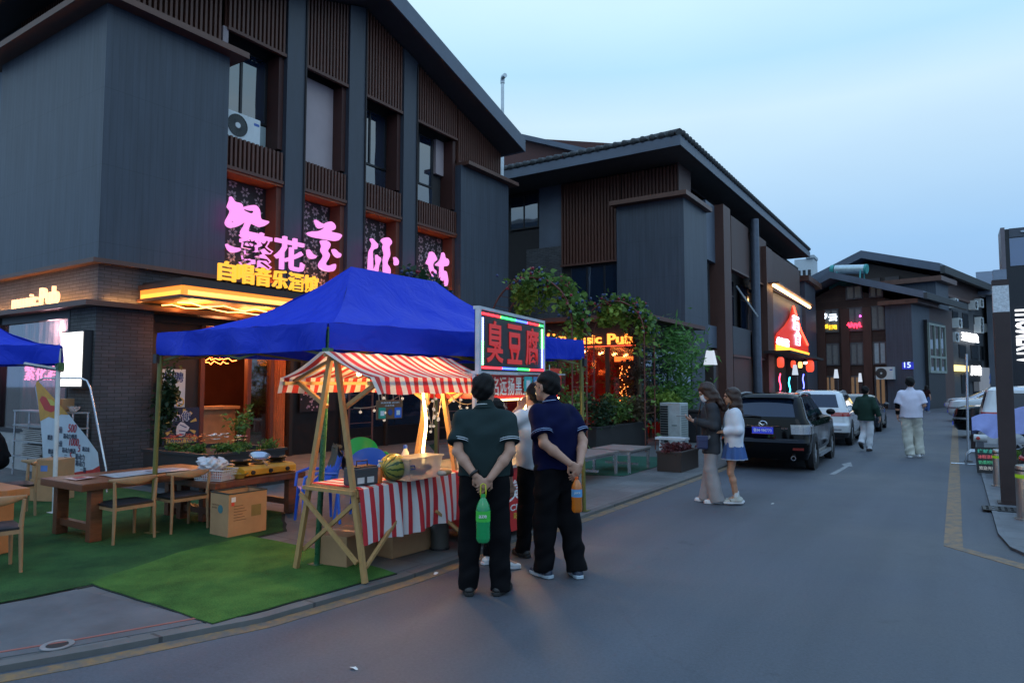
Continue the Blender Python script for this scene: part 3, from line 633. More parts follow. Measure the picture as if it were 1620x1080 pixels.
# entrance front set back under the canopy
XF = -12.66; dk = M('entrance_frame', (0.022, 0.016, 0.014), 0.5, var=0.2); rw = M('red_wood', (0.12, 0.035, 0.018), 0.45, var=0.25, vs=3, stretch=(4, 4, 0.5))
for y, m_ in ((6.98, dk), (8.02, rw), (9.1, rw), (9.68, rw), (10.2, dk), (11.75, dk), (13.3, dk), (14.8, dk)):
    MB().bx(XF - .07, XF + .05, y - .045, y + .045, 0, 2.82).build('door_post', m_, pub)
MB().bx(XF - .06, XF + .04, 6.76, 15.9, 2.82, 2.96).build('door_head', dk, pub)
MB().bx(XF - .04, XF - .02, 7.03, 7.975, 0.0, 2.82).build('dark_panel', dk, pub)
MB().bx(XF - .02, XF - .012, 9.145, 9.635, 0.05, 2.82).build('glass_door', pane_mat('amber_pane', (0.75, 0.6, 0.3), 0.3), pub)
MB().bx(XF - .05, XF - .03, 10.25, 15.9, 0, 2.82).build('dark_front', M('black_front', (0.012, 0.011, 0.012), 0.35, var=0.2), pub)
for y0, y1 in ((11.8, 13.25), (13.35, 14.75)):
    w_ = MB().bx(XF - .02, XF - .005, y0, y1, .5, 2.6).build('window', frm, pub); MB().bx(XF - .004, XF + .002, y0 + .05, y1 - .05, .55, 2.55).build('pane', glass, w_)
orc = M('orange_curtain', (0.55, 0.16, 0.05), 0.7, var=0.3, vs=3)
MB().grid(lambda u, v: (XF - .12 + 0.02 * math.sin(u * 40), 9.73 + .42 * u, 0.1 + 2.6 * v), 50, 2).build('door_curtain', orc, pub, smooth=True)
# room behind the opening
mb = MB(); mb.bx(-17.5, -17.4, 6.4, 15, 0, 3); mb.bx(-17.4, -12.9, 6.35, 6.45, 0, 3); mb.bx(-17.4, -12.9, 14.9, 15, 0, 3); mb.bx(-17.4, -12.72, 6.5, 14.9, 2.96, 3.0)
mb.build('room_wall', M('room_wall', (0.10, 0.035, 0.025), 0.7, var=0.3, vs=1.5), pub)
MB().bx(-17.4, -12.7, 6.5, 14.9, -.02, 0.045).build('room_floor', M('room_floor', (0.08, 0.05, 0.035), 0.4), pub)
mb = MB(); mb.bx(-14.0, -13.5, 8.1, 9.4, 0.045, 1.1); ctr = mb.build('bar_counter', M('counter_wood', (0.36, 0.25, 0.15), 0.5), pub)
MB().bx(-14.1, -13.42, 8.04, 9.46, 1.1, 1.16).build('counter_top', M('counter_top', (0.4, 0.3, 0.2), 0.35), ctr)
lamp('room_fill', (-14.6, 8.4, 2.5), 170, (1.0, 0.3, 0.1), 0.2); lamp('room_fill', (-13.2, 9.9, 2.2), 60, (1.0, 0.35, 0.1), 0.15); lamp('room_fill', (-13.0, 8.6, 2.5), 30, (1.0, 0.4, 0.16), 0.15)  # hidden fill lights added to brighten the room
# canopy: dark top, glowing fascia, timber underside
can = thing('entrance_canopy', 'long orange-lit canopy projecting over the pub entrance', 'canopy', (-11.5, 11, 3.1))
mb = MB(); mb.bx(-12.19, -10.84, 6.46, 15.9, 3.315, 3.40); mb.bx(-12.19, -10.92, 6.54, 15.9, 3.40, 3.46); mb.build('top_slab', M('canopy_top', (0.05, 0.03, 0.025), 0.6), can)
amber = E('amber_fascia', (1.0, 0.25, 0.03), 1.7)
mb = MB(); mb.bx(-10.9, -10.875, 6.525, 15.9, 3.15, 3.315); mb.bx(-12.19, -10.9, 6.5, 6.525, 3.15, 3.315); mb.build('fascia_panel', amber, can)
hot = E('hot_strip', (1.0, 0.52, 0.1), 2.6)
mb = MB(); mb.bx(-10.874, -10.862, 6.6, 15.9, 3.165, 3.24); mb.build('led_strip', hot, can)
MB().bx(-12.15, -10.92, 6.487, 6.499, 3.165, 3.235).build('led_strip', E('yellow_strip', (1.0, 0.5, 0.06), 1.8), can)
mb = MB(); mb.bx(-10.9, -10.83, 6.44, 15.9, 3.10, 3.15); mb.bx(-12.19, -10.9, 6.44, 6.5, 3.10, 3.15); mb.build('lower_lip', capm, can)
MB().bx(-12.19, -10.9, 6.5, 15.9, 3.11, 3.145).build('soffit', M('orange_timber', (0.6, 0.25, 0.07), 0.5, var=0.3, vs=3, stretch=(5, .6, 5)), can)
for x in (-11.3, -11.85):
    r_ = random.Random(int(-x * 10))
    MB().tube([(x + r_.uniform(-.05, .05), 6.7 + i * .22, 3.06 + .03 * math.sin(i * 1.9) + r_.uniform(-.015, .015)) for i in range(40)], 0.011, 6).build('rope_light', E('rope_light', (1.0, 0.45, 0.12), 6.0), can)
for y in (7.1, 8.4, 9.7, 11.2, 13): lamp('soffit_fill', (-11.5, y, 2.97), 16, (1.0, 0.42, 0.1), 0.9, 'AREA', (math.pi, 0, 0), 0.15)  # unseen area lights added below the soffit to strengthen its orange glow
for y in (7.4, 8.6, 9.9, 11.4): lamp('entrance_fill', (-12.1, y, 2.9), 17, (1.0, 0.42, 0.12), 0.2, 'AREA', (0, R(-25), 0))  # unseen area lights added to warm the entrance front
for k, (y0, y1) in enumerate(((7.1, 8.0), (8.1, 9.1))):
    r_ = random.Random(k); t_ = thing('rope_light', ['red rope light looped above the recruiting poster', 'red rope light glowing over the open pub doorway'][k], 'rope light', (-12.95, (y0 + y1) / 2, 2.6), 0, 'red rope lights in the pub entrance')
    for q in range(3):
        MB().tube([(-12.85 - q * .25 + r_.uniform(-.04, .04), y0 + (y1 - y0) * i / 14, 2.24 - q * .07 + r_.uniform(-.05, .04)) for i in range(15)], 0.008, 5).build('strand', E('red_rope', (1.0, 0.16, 0.03), 14.0), t_)
# ---- lettering on the pub
NY = Vector((0, -1, 0)); PX_ = Vector((1, 0, 0)); UP = Vector((0, 0, 1)); PY_ = Vector((0, 1, 0))
warm_txt = E('warm_letter', (1.0, 0.5, 0.25), 2.4); pink = E('pink_neon', (1.0, 0.32, 0.86), 1.15); yneon = E('yellow_neon', (1.0, 0.45, 0.03), 1.5)
t_ = thing('wall_sign', 'orange lowercase Music Pub letters on the ledge at the pub corner', 'sign', (-14.1, 5.6, 3.05))
for k, (wd, x0, x1) in enumerate((('music', -15.0, -13.98), ('Pub', -13.86, -13.16))): text('word', wd, [warm_txt][0], t_, (x0, 5.62, 3.07), PX_, UP, x1 - x0, 0.23 if k == 0 else 0.31, 0.05, 0.022)
t_ = thing('light_box', 'blank glowing white light box on the brick pier', 'light box', (-12.66, 5.68, 1.6))
MB().bx(-13.06, -12.26, 5.62, 5.765, 1.58, 2.56).build('case', frm, t_); MB().bx(-13.03, -12.29, 5.606, 5.62, 1.61, 2.53).build('face', E('white_box', (1.0, 0.97, 0.93), 2.3), t_)
t_ = thing('neon_sign', 'pink neon characters glowing behind the curtained side window', 'neon sign', (-14.6, 6.05, 2.2))
text('lettering', '繁花酒馆', E('window_neon', (1.0, 0.2, 0.4), 5.0), t_, (-15.6, 6.08, 1.72), PX_, UP, 1.9, 0.36, 0.02, 0.004)
# four brush-written characters, traced as cut-outs
def zz1(*uv): return [(340 + u / 6.355, 300 + v / 6.355) for u, v in uv]
def zz2(*uv): return [(540 + u / 8.1, 360 + v / 8.1) for u, v in uv]
XS = -12.02
def brush(label, loops_list, body=pink):
    ps = [at_x(px, py, XS) for lp in loops_list for q in lp for px, py in q]
    t = thing('neon_sign', label, 'neon sign', (XS, sum(p.y for p in ps) / len(ps), min(p.z for p in ps)), 0, 'brush-written pink characters')
    for lp in loops_list:
        loops = []
        for q in lp: loops.append(rounded([(at_x(px, py, XS).y, at_x(px, py, XS).z) for px, py in q], 2))
        o = cutout('stroke', loops, body, t, ((XS, 0, 0), PY_, UP), 0.07)
        ys = [p[0] for p in loops[0]]; zs = [p[1] for p in loops[0]]
        MB().beam((XS - .3, sum(ys) / len(ys), sum(zs) / len(zs)), (XS - .001, sum(ys) / len(ys), sum(zs) / len(zs)), .03).build('bracket', frm, o)
    return t
brush('pink brush-written neon character, leftmost and largest, with a curling top', [
    [zz1((140, 65), (165, 95), (185, 130), (240, 138), (262, 160), (262, 185), (300, 170), (345, 160), (395, 160), (425, 190), (438, 230), (440, 300), (480, 312), (540, 325), (490, 365), (440, 382), (390, 355), (345, 335), (320, 400), (300, 450), (250, 450), (250, 415), (285, 370), (300, 320), (280, 330), (240, 360), (180, 385), (130, 385), (98, 355), (95, 320), (130, 260), (150, 215), (115, 180), (118, 160), (140, 110)),
     zz1((268, 192), (300, 198), (345, 214), (388, 212), (380, 236), (345, 246), (300, 226), (272, 212)), zz1((145, 325), (165, 318), (190, 320), (170, 332), (150, 334))],
    [zz1((95, 540), (120, 560), (180, 585), (245, 590), (240, 620), (170, 640), (120, 610))]])
brush('pink brush-written neon character with a long flat stroke, second from the left', [
    [zz1((990, 300), (1020, 320), (1060, 345), (1085, 350), (1140, 318), (1180, 340), (1198, 375), (1190, 405), (1130, 425), (1270, 450), (1240, 500), (1210, 522), (1090, 498), (970, 480), (915, 450), (925, 425), (1040, 420), (1100, 385), (1085, 375), (1050, 395), (1020, 385), (1000, 340))],
    [zz1((1050, 510), (1100, 510), (1145, 540), (1140, 580), (1110, 620), (1140, 650), (1130, 690), (1095, 740), (1100, 765), (1150, 765), (1200, 740), (1198, 800), (1160, 830), (1080, 815), (1035, 785), (1035, 740), (1075, 690), (1085, 660), (1050, 610), (1070, 570), (1055, 540))],
    [zz1((918, 595), (945, 615), (965, 650), (1012, 672), (985, 700), (935, 690), (915, 650))], [zz1((1165, 595), (1200, 605), (1225, 635), (1258, 650), (1240, 690), (1205, 680), (1175, 640))]])
brush('pink brush-written neon character rising just above the blue tent ridge', [
    [zz2((365, 135), (400, 165), (430, 200), (448, 215), (445, 270), (390, 280), (375, 320), (385, 430), (380, 640), (330, 640), (335, 430), (345, 300), (375, 260), (390, 210), (360, 160))],
    [zz2((430, 340), (450, 370), (492, 395), (478, 440), (460, 480), (450, 580), (395, 620), (390, 560), (440, 480), (432, 420))],
    [zz2((495, 160), (540, 130), (590, 130), (625, 175), (625, 210), (590, 240), (600, 300), (605, 360), (575, 420), (565, 470), (600, 510), (612, 570), (590, 640), (540, 640), (525, 540), (530, 470), (525, 400), (545, 340), (515, 260), (535, 215), (510, 190))],
    [zz2((655, 375), (690, 390), (715, 430), (710, 475), (685, 490), (665, 470), (670, 420))]])
brush('pink brush-written neon character farthest right beside the grey end block', [
    [zz2((1120, 305), (1165, 320), (1205, 400), (1200, 425), (1165, 440), (1150, 480), (1165, 540), (1198, 550), (1195, 610), (1140, 660), (1115, 650), (1150, 600), (1120, 540), (1115, 480), (1075, 460), (1085, 430), (1110, 380))],
    [zz2((1280, 310), (1305, 345), (1310, 395), (1345, 400), (1362, 440), (1350, 490), (1310, 500), (1290, 480), (1285, 560), (1325, 555), (1340, 620), (1350, 690), (1335, 755), (1310, 740), (1320, 680), (1300, 620), (1275, 720), (1250, 700), (1250, 560), (1255, 490), (1200, 490), (1195, 470), (1250, 430), (1270, 380))]])
t_ = thing('neon_sign', 'two small plump pink neon characters above the yellow lettering', 'neon sign', (-11.3, 8.6, 3.9))
for ch, a, b_ in (('繁', (376, 420), (430, 372)), ('花', (432, 424), (480, 381))):
    p = at_x(*a, -11.3); q = at_x(*b_, -11.3); o = text('character', ch, pink, t_, (-11.3, p.y, p.z), PY_, UP, q.y - p.y, q.z - p.z, 0.06, 0.018)
    MB().beam((-11.33, (p.y + q.y) / 2, 3.46), (-11.33, (p.y + q.y) / 2, q.z), .03).build('bracket', frm, o)
p = at_x(342, 449, -11.0); q = at_x(503, 430, -11.0); t_ = thing('neon_sign', 'yellow neon lettering of six characters standing on the canopy', 'neon sign', (-11.0, 8.4, 3.46))
n = 6; wch = (q.y - p.y) / n
for i, ch in enumerate('自唱音乐酒馆'): text('character', ch, yneon, t_, (-11.0, p.y + wch * (i + .04), 3.5), PY_, UP, wch * .9, 0.36, 0.06, 0.018)
for i in range(4): MB().bx(-11.03, -11.01, p.y + .2 + i * .62, p.y + .23 + i * .62, 3.46, 3.6).build('bracket', frm, t_)
# posters in the entrance
def poster_frame(t, X, y0, y1, z0, z1, col, name='sheet'): return MB().bx(X - .012, X, y0, y1, z0, z1).build(name, col, t)
XP = -12.55
t_ = thing('poster', 'pale blue recruiting poster with large blue characters by the pub door', 'poster', (XP, 7.38, 1.18))
poster_frame(t_, XP, 7.14, 7.62, 1.2, 1.93, M('poster_blue_white', (0.42, 0.55, 0.66), 0.35, var=0.1))
navy = M('navy_ink', (0.02, 0.05, 0.2), 0.5); gold = M('gold_ink', (0.45, 0.35, 0.1), 0.5); blk = M('black_ink', (0.015, 0.015, 0.02), 0.5)
text('lettering', '招聘', navy, t_, (XP, 7.18, 1.68), PY_, UP, .4, .2, .004, .015)
for i, s_ in enumerate(('服务员', '歌手', '长期有效')): text('small_lettering', s_, blk, t_, (XP, 7.24, 1.58 - i * .075), PY_, UP, None, .045, .003, .01)
MB().lathe([(.06, 0), (.06, .003), (.09, .003), (.09, 0)], (XP, 7.52, 1.3), 24, Matrix.Rotation(math.pi / 2, 4, 'Y'), caps=False).build('ring_mark', gold, t_)
t_ = thing('poster', 'navy and gold poster of a pointing white fist below the recruiting poster', 'poster', (XP, 7.55, .5))
poster_frame(t_, XP, 7.2, 7.93, .5, 1.19, M('poster_navy', (0.02, 0.025, 0.06), 0.4))
for k, a in enumerate((20, 52, 80, 112, 140, 165, 205, 335)):
    c = Vector((XP + .002, 7.56, .84)); v = lambda r_, an: c + Vector((0, r_ * math.cos(R(an)), r_ * math.sin(R(an))))
    MB().prism([v(.2, a - 3), v(.33, a - 6), v(.33, a + 6), v(.2, a + 3)], (0.002, 0, 0)).build('ray', gold, t_)
wht = M('white_ink', (0.62, 0.66, 0.72), 0.5)
for s_, y, z, h_ in (('没错', 7.26, 1.06, .09), ('就是', 7.32, .95, .1), ('你', 7.56, .94, .18)):
    text('lettering_edge', s_, wht, t_, (XP + .002, y - .012, z - .012), PY_, UP, None, h_ + .024, .003, .05); text('lettering', s_, navy, t_, (XP + .006, y, z), PY_, UP, None, h_, .003, .01)
fx = lambda a, b_: (XP + .006, 7.44 + a * .3, .62 + b_ * .3)
o = MB().prism([fx(*p) for p in ((.05, .3), (.1, .75), (.35, 1.0), (.55, .95), (.95, .62), (.85, .4), (.7, .35), (.65, .15), (.4, .05), (.15, .1))], (.005, 0, 0)).build('fist', wht, t_)
for a, b_ in (((.3, .82), (.75, .62)), ((.25, .45), (.7, .38)), ((.28, .25), (.62, .18))): MB().beam(Vector(fx(*a)) + Vector((.006, 0, 0)), Vector(fx(*b_)) + Vector((.006, 0, 0)), .004, .016).build('finger_line', navy, o)
MB().bx(XP + .001, XP + .004, 7.26, 7.88, .515, .615).build('gold_band', gold, t_); text('lettering', 'I WANT YOU', navy, t_, (XP + .004, 7.3, .53), PY_, UP, .54, .07, .003, .02)
t_ = thing('wall_picture', 'black panel painted with pink blossom behind the striped stall', 'picture', (-12.6, 10.9, .9))
MB().bx(-12.64, -12.62, 10.45, 11.5, 1.0, 2.2).build('board', M('blossom_board', (0.012, 0.01, 0.014), 0.5), t_)
mb = MB(); r_ = random.Random(3)
for _ in range(170):
    y, z = r_.gauss(10.85, .17), r_.gauss(1.55, .2)
    if 10.47 < y < 11.48 and 1.03 < z < 2.17:
        s_ = r_.uniform(.015, .035); mb.add([(-12.616, y + s_ * math.cos(k * 1.256 + z), z + s_ * math.sin(k * 1.256 + z)) for k in range(5)], [(0, 1, 2, 3, 4)])
mb.build('blossom', M('blossom_ink', (0.42, 0.3, 0.4), 0.6), t_)
# outdoor air-conditioning unit in the first bay
def ac_unit(label, loc, rz, w_=0.82, h=0.56, d=0.3, group=None):
    t = thing('air_conditioner', label, 'air conditioner', loc, rz, group)
    wm = M('ac_white', (0.62, 0.66, 0.66), 0.5, var=0.08); dkm = M('ac_grille', (0.03, 0.035, 0.035), 0.5)
    MB().bx(-w_ / 2, w_ / 2, -d, 0, 0, h).build('case', wm, t, bevel=.012, world=False)
    MB().lathe([(0, .004), (h * .4, .004), (h * .4, .012), (h * .42, .012), (h * .42, 0)], (-w_ * .18, -d, h * .5), 32, Matrix.Rotation(math.pi / 2, 4, 'X'), caps=False).build('fan_grille', dkm, t, world=False)
    mb = MB()
    for k in range(24):
        a = k * 2 * math.pi / 24; mb.beam((-w_ * .18 + .06 * math.cos(a), -d - .012, h * .5 + .06 * math.sin(a)), (-w_ * .18 + h * .4 * math.cos(a + .25), -d - .012, h * .5 + h * .4 * math.sin(a + .25)), .004)
    mb.build('grille_wires', M('ac_wire', (0.12, 0.13, 0.13), 0.5), t, world=False)
    MB().lathe([(0, .02), (.06, .02), (.065, 0)], (-w_ * .18, -d, h * .5), 20, Matrix.Rotation(math.pi / 2, 4, 'X'), caps=False).build('fan_hub', wm, t, world=False)
    mb = MB(); mb.bx(w_ * .3, w_ * .46, -d - .003, -d, h * .72, h * .82); mb.build('badge', M('ac_badge', (0.05, 0.12, 0.4), 0.5), t, world=False)
    return t
p = at_x(386, 220, -12.42); ac_unit('white air conditioner in the first bay beside the ribbed corner block', (-12.7, 8.66, 6.76), R(90))
# flue
t_ = thing('steel_flue', 'thin steel flue pipe rising between the pub and the tiled house', 'flue', (-13.5, 20.6, 6))
q = at_x(795, 130, -13.5); MB().tube([(-13.5, q.y, 5.5), (-13.5, q.y, q.z)], 0.06, 14).build('pipe', M('galvanised', (0.5, 0.55, 0.6), 0.35, 0.6), t_, smooth=50)
MB().tube([(-13.5, q.y, q.z - .05), (-13.5, q.y, q.z + .08), (-13.45, q.y - .05, q.z + .16), (-13.3, q.y - .12, q.z + .16)], 0.08, 14).build('cowl', MATS['galvanised'], t_, smooth=50)
# ================================================================= tiled-roof house beyond the pub
XB = -7.8
b2 = thing('tiled_house', 'dark grey and brown house with a tiled roof beyond the pub', 'building', (-12, 30, 0))
yx = lambda px, py=480, X=XB: at_x(px, py, X).y
zx = lambda px, py, X=XB: at_x(px, py, X).z
Y0 = yx(1081, 310); capz = 8.2
brown3 = M('brown_wall_smooth', (0.085, 0.045, 0.038), 0.6, var=0.2, vs=1.5, stretch=(2, 2, .4))
def tower(parent, x0, x1, y0, y1, z0, z1, name='corner_block'):
    o = MB().bx(x0, x1, y0, y1, z0, z1).build(name, [clad_x, clad_y], parent)
    for p in o.data.polygons: p.material_index = 1 if abs(p.normal.y) > .5 else 0
    return o
xl = at_y(975, 330, Y0).x
tower(b2, xl, XB, Y0, yx(1118, 380), 0, capz)
MB().bx(xl - .12, XB + .22, Y0 - .35, yx(1114, 330) + .3, capz, capz + .16).build('block_cap', capm, b2)
YF = Y0 + .5                                                      # plane of the walls behind the block
xe = at_y(802, 300, YF).x; x835 = at_y(836, 400, YF).x; x890 = at_y(889, 400, YF).x
zr = at_y(1000, 262, YF).z                                         # soffit height
o = MB().bx(-26, XB - .9, YF + .1, 44, 0, 9.6).build('main_wall', M('house_wall', (0.03, 0.028, 0.03), 0.8), b2)
MB().bx(x835 - .1, x890, YF, YF + .09, 0, at_y(860, 392, YF).z).build('brick_wall', brick_mat('house_brick', 'X', (0.06, 0.066, 0.075), (0.09, 0.095, 0.105), (0.03, 0.03, 0.03), 0.26, 0.07, 0.007, 0.8), b2)
MB().bx(at_y(853, 330, YF).x, x890, YF, YF + .09, at_y(860, 392, YF).z, at_y(870, 290, YF).z).build('blue_panel', fascia, b2)
window_y(b2, YF + .06, at_y(806, 330, YF).x, at_y(852, 330, YF).x, at_y(830, 362, YF).z, at_y(830, 308, YF).z, 2)
zb2 = at_y(930, 416, YF).z
slats_y(b2, YF - .12, x890, xl - .02, zb2, 9.55, 0.13)
slats_y(b2, YF - .08, xl + .02, XB - .35, capz + .2, 9.55, 0.13)
MB().bx(XB - .35, XB - .3, YF - .08, yx(1100, 300) + .4, capz + .16, 9.6).build('end_panel', brown3, b2)
window_y(b2, YF + .06, at_y(902, 440, YF).x, xl - .02, at_y(930, 482, YF).z, zb2 - .1, 3)
# roof: eave fascia, pitched slab with half-round tiles
ex = XB + .35; ey = at_x(1075, 214, ex).y; ez = at_x(1075, 214, ex).z; ey1 = yx(1281, 413, ex); ex0 = at_y(797, 268, ey).x - 8
tile = M('grey_roof_tile', (0.05, 0.055, 0.06), 0.75, var=0.3, vs=3, bump=0.3)
rise = 0.32
pk = (ex + ex0) / 2
mb = MB(); mb.add([(ex0, ey, ez + .02), (ex, ey, ez + .02), (ex, ey1, ez + .02), (ex0, ey1, ez + .02), (pk, ey + 5.5, ez + 2.0), (pk, ey1 - 5.5, ez + 2.0),
                   (ex0, ey, ez - .32), (ex, ey, ez - .32), (ex, ey1, ez - .32), (ex0, ey1, ez - .32)], [(0, 1, 4), (1, 2, 5, 4), (2, 3, 5), (3, 0, 4, 5), (9, 8, 7, 6), (0, 6, 7, 1), (1, 7, 8, 2), (2, 8, 9, 3), (3, 9, 6, 0)])
rf = mb.build('roof', [tile], b2)
mb = MB(); mb.bx(ex0, ex + .04, ey - .04, ey - .002, ez - .34, ez); mb.bx(ex + .002, ex + .04, ey, ey1, ez - .34, ez); mb.build('fascia_board', fascia, rf)
mb = MB(); r_ = random.Random(5)
def tile_row(a, b, n, seg):
    a = Vector(a); b = Vector(b)
    mb.tube([a + (b - a) * (i / seg) + Vector((0, 0, .02 + (0.05 if i % 2 else 0.0))) for i in range(seg + 1)], [0.09 if i % 2 else 0.11 for i in range(seg + 1)], 7)
    mb.ball(a + Vector((0, 0, .05)), .115, 8, 5)
n = int((ey1 - ey) / .34)
for i in range(n):
    y = ey + (i + .5) * .34; d = min(1.0, min(y - ey, ey1 - y) / 5.5); tile_row((ex + .05, y, ez + .05), (ex + (pk - ex) * .25 * min(1, d * 4), y, ez + .05 + .5 * min(1, d * 4)), 0, 6)
n = int((ex - ex0) / .34)
for i in range(n):
    x = ex0 + (i + .5) * .34; d = min(1.0, min(x - ex0, ex - x) / (pk - ex0)); tile_row((x, ey - .05, ez + .05), (x, ey + 5.5 * d * .3, ez + .05 + 2.0 * d * .3), 0, 6)
mb.build('tile_rows', tile, rf, smooth=60)
mb = MB(); mb.tube([(ex, ey, ez + .1), (pk, ey + 5.5, ez + 2.12)], .14, 8); mb.tube([(pk, ey + 5.5, ez + 2.12), (pk, ey1 - 5.5, ez + 2.12)], .16, 8); mb.build('ridge_tiles', tile, rf, smooth=60)
# street face, from the block to the far end
yA = yx(1118); zled = zx(1130, 552)
pt = lambda px, py, X=XB: at_x(px, py, X)
def pan(name, px0, px1, z0, z1, mat, X=XB, th=.25): return MB().bx(X - th, X, yx(px0, 480, X), yx(px1, 480, X), z0, z1).build(name, mat, b2)
zt2 = zx(1160, 345); zt1 = zx(1160, 426); zs0 = zx(1170, 512); zl2 = zx(1170, 562)
pan('blue_panel', 1119, 1141, zx(1128, 412), zt2, fascia, XB - .1)
pan('recess', 1119, 1147, 0, zx(1128, 412), M('dark_recess', (0.015, 0.014, 0.016), 0.7), XB - 1.0)
pan('blue_panel', 1119, 1146, zx(1128, 549), zx(1128, 514), fascia, XB - .1)
pan('brown_panel', 1119, 1146, 0, zx(1128, 553), brown3, XB - .05)
pan('pillar', 1147, 1158, 0, zx(1150, 336), brown2, XB + .25, .6)
for a, b_ in ((1159, 1186), (1196, 1214)):
    pan('brown_panel', a, b_, zt1, zt2 + .05, brown3, XB)
    pan('panel_ledge', a, b_, zt1 - .08, zt1 - .001, capm, XB + .1, .3)
    window_x(b2, XB - .75, yx(a), yx(b_), zs0, zt1 - .1, 2, rails=(zs0 + 1.4,))
    pan('spandrel', a, b_, zl2, zs0 - .001, M('grey_spandrel', (0.10, 0.11, 0.13), 0.6), XB - .55)
    pan('panel_ledge', a, b_, zl2 - .1, zl2 - .001, capm, XB + .1, .6)
    pan('brown_panel', a, b_, 0, zl2 - .1, brown2, XB)
MB().beam((XB - .3, yx(1176), zt1 - .5), (XB + .45, yx(1182), zs0 + .4), .07).build('window_sash', M('pale_sash', (0.3, 0.33, 0.36), 0.5), b2)
MB().tube([(XB + .2, yx(1189), 0), (XB + .2, yx(1189), zt2 + .5)], .2, 14).build('drain_pipe', M('blue_steel', (0.09, 0.11, 0.15), 0.4, 0.3), b2, smooth=50)
pan('pillar', 1214, 1223, 0, zx(1218, 400), brown2, XB + .25, .6)
zb0 = zx(1240, 468); pan('brown_panel', 1223, 1266, zb0, zx(1225, 400), brown3, XB + .02)
pan('grey_panel', 1223, 1270, zx(1240, 560), zb0 - .02, fascia, XB - .1)
yE = yx(1287); tower(b2, XB - 1.5, XB + .12, yx(1271), yE, 0, zx(1275, 448)); MB().bx(XB - 1.8, XB + .4, yx(1270), yE + 1, zx(1275, 448), zx(1275, 440)).build('block_cap', capm, b2)
MB().bx(XB - 3.5, XB - .9, yA, yE, zt2 + .3, 9.5).build('dark_attic', M('dark_attic', (0.012, 0.012, 0.014), 0.8), b2)
# light bar over the red sign
t_ = thing('light_bar', 'row of warm tube lights over the red peaked sign', 'light', (XB + .6, yx(1250, 470, XB + .6), zb0 - .3))
p0, p1 = at_x(1224, 451, XB + .5), at_x(1281, 486, XB + .5)
MB().beam(p0 + Vector((0, 0, .12)), p1 + Vector((0, 0, .12)), .5, .08).build('housing', capm, t_)
for a, b_ in ((0, .24), (.27, .37), (.4, .68), (.71, 1)): MB().tube([p0 + (p1 - p0) * a, p0 + (p1 - p0) * b_], .08, 8).build('tube', E('warm_tube', (1.0, 0.6, 0.25), 7.0), t_)
def zc(*uv): return [(1210 + u / 6, 440 + v / 6) for u, v in uv]
XR_ = XB + .15
sg = thing('peaked_sign', 'red peaked shop sign edged in neon with white and violet lettering', 'sign', (XR_, yx(1245, 540), 3.2))
lp = [(at_x(px, py, XR_).y, at_x(px, py, XR_).z) for px, py in zc((272, 268), (250, 370), (200, 450), (130, 520), (112, 560), (112, 660), (415, 735), (412, 650), (405, 630), (340, 490))]
cutout('panel', [lp], E('red_panel_glow', (0.9, 0.035, 0.012), 0.75), sg, ((XR_ - .1, 0, 0), PY_, UP), .1)
MB().tube([at_x(px, py, XR_ + .04) for px, py in zc((272, 268), (340, 490), (407, 632))], .06, 6).build('neon_edge', E('red_neon', (1.0, 0.06, 0.03), 6.0), sg)
MB().beam(at_x(1229, 550, XR_ + .05), at_x(1279, 562.5, XR_ + .05), .1, .35).build('glow_strip', E('amber_strip', (1.0, 0.38, 0.03), 3.2), sg)
a = at_x(1255, 544, XR_ + .06); b_ = at_x(1266, 502, XR_ + .06)
for i, ch in enumerate('酒舍'): text('character', ch, E('violet_white', (0.85, 0.75, 1.0), 4.0), sg, (XR_ + .02, a.y + .2 + i * .5, a.z + (1 - i) * (b_.z - a.z) * .5), PY_, UP, (b_.y - a.y) * .7, (b_.z - a.z) * .5, .06, .05)
a = at_x(1229, 545, XR_ + .06); b_ = at_x(1248, 537, XR_ + .06); text('small_lettering', '小酒馆', MATS['violet_white'], sg, (XR_ + .02, a.y, a.z), PY_, UP, b_.y - a.y, b_.z - a.z, .06, .05)
# awning and lanterns under the sign
MB_ = MB(); p0, p1 = at_x(1229, 556, XB + .8), at_x(1285, 569, XB + .8); t_ = thing('shop_awning', 'narrow dark awning under the red peaked sign', 'awning', (XB + .5, yx(1255), 2.9))
MB_.beam(p0, p1, 1.2, .12).build('board', soffit_m, t_)
shop = M('shop_dark', (0.02, 0.015, 0.015), 0.6)
for i, (px, py, wpx, lit) in enumerate(((1235, 573, 10, 3), (1255, 576, 7, 3), (1266, 577, 6, 4), (1281.5, 579, 11, 3))):
    p = at_x(px, py, XB + 1.0); d = (p - EYE).length; r = wpx * d / FPX / 2
    col = (1.0, 0.07, 0.03) if i != 2 else (1.0, 0.45, 0.12)
    t_ = thing('lantern', ['red lantern leftmost under the peaked sign', 'small red lantern beside the pale yellow one under the peaked sign', 'pale yellow lantern between two red ones under the peaked sign', 'red lantern at the right end of the shop awning'][i], 'lantern', (p.x, p.y, p.z - r), 0, 'lanterns under the peaked sign')
    MB().lathe([(r * .6, -r * 1.5), (r * .95, -r), (r, 0), (r * .95, r), (r * .6, r * 1.5)], p, 16).build('paper_body', E('lantern_%d' % (i == 2), col, 1.6 if i != 2 else 3), t_, smooth=50)
    MB().tube([p + Vector((0, 0, r)), p + Vector((0, 0, r + .25))], .015, 5).build('cord', blk, t_)
p = at_x(1274, 573, XB + 1.0); t_ = thing('spotlight', 'bright white spotlight between the lanterns', 'spotlight', p); MB().ball(p, .1, 10, 8).build('bulb', E('white_spot', (1, 0.85, 0.6), 12.0), t_); MB().lathe([(.12, .02), (.1, .16), (.03, .2)], p, 12).build('shade', blk, t_)
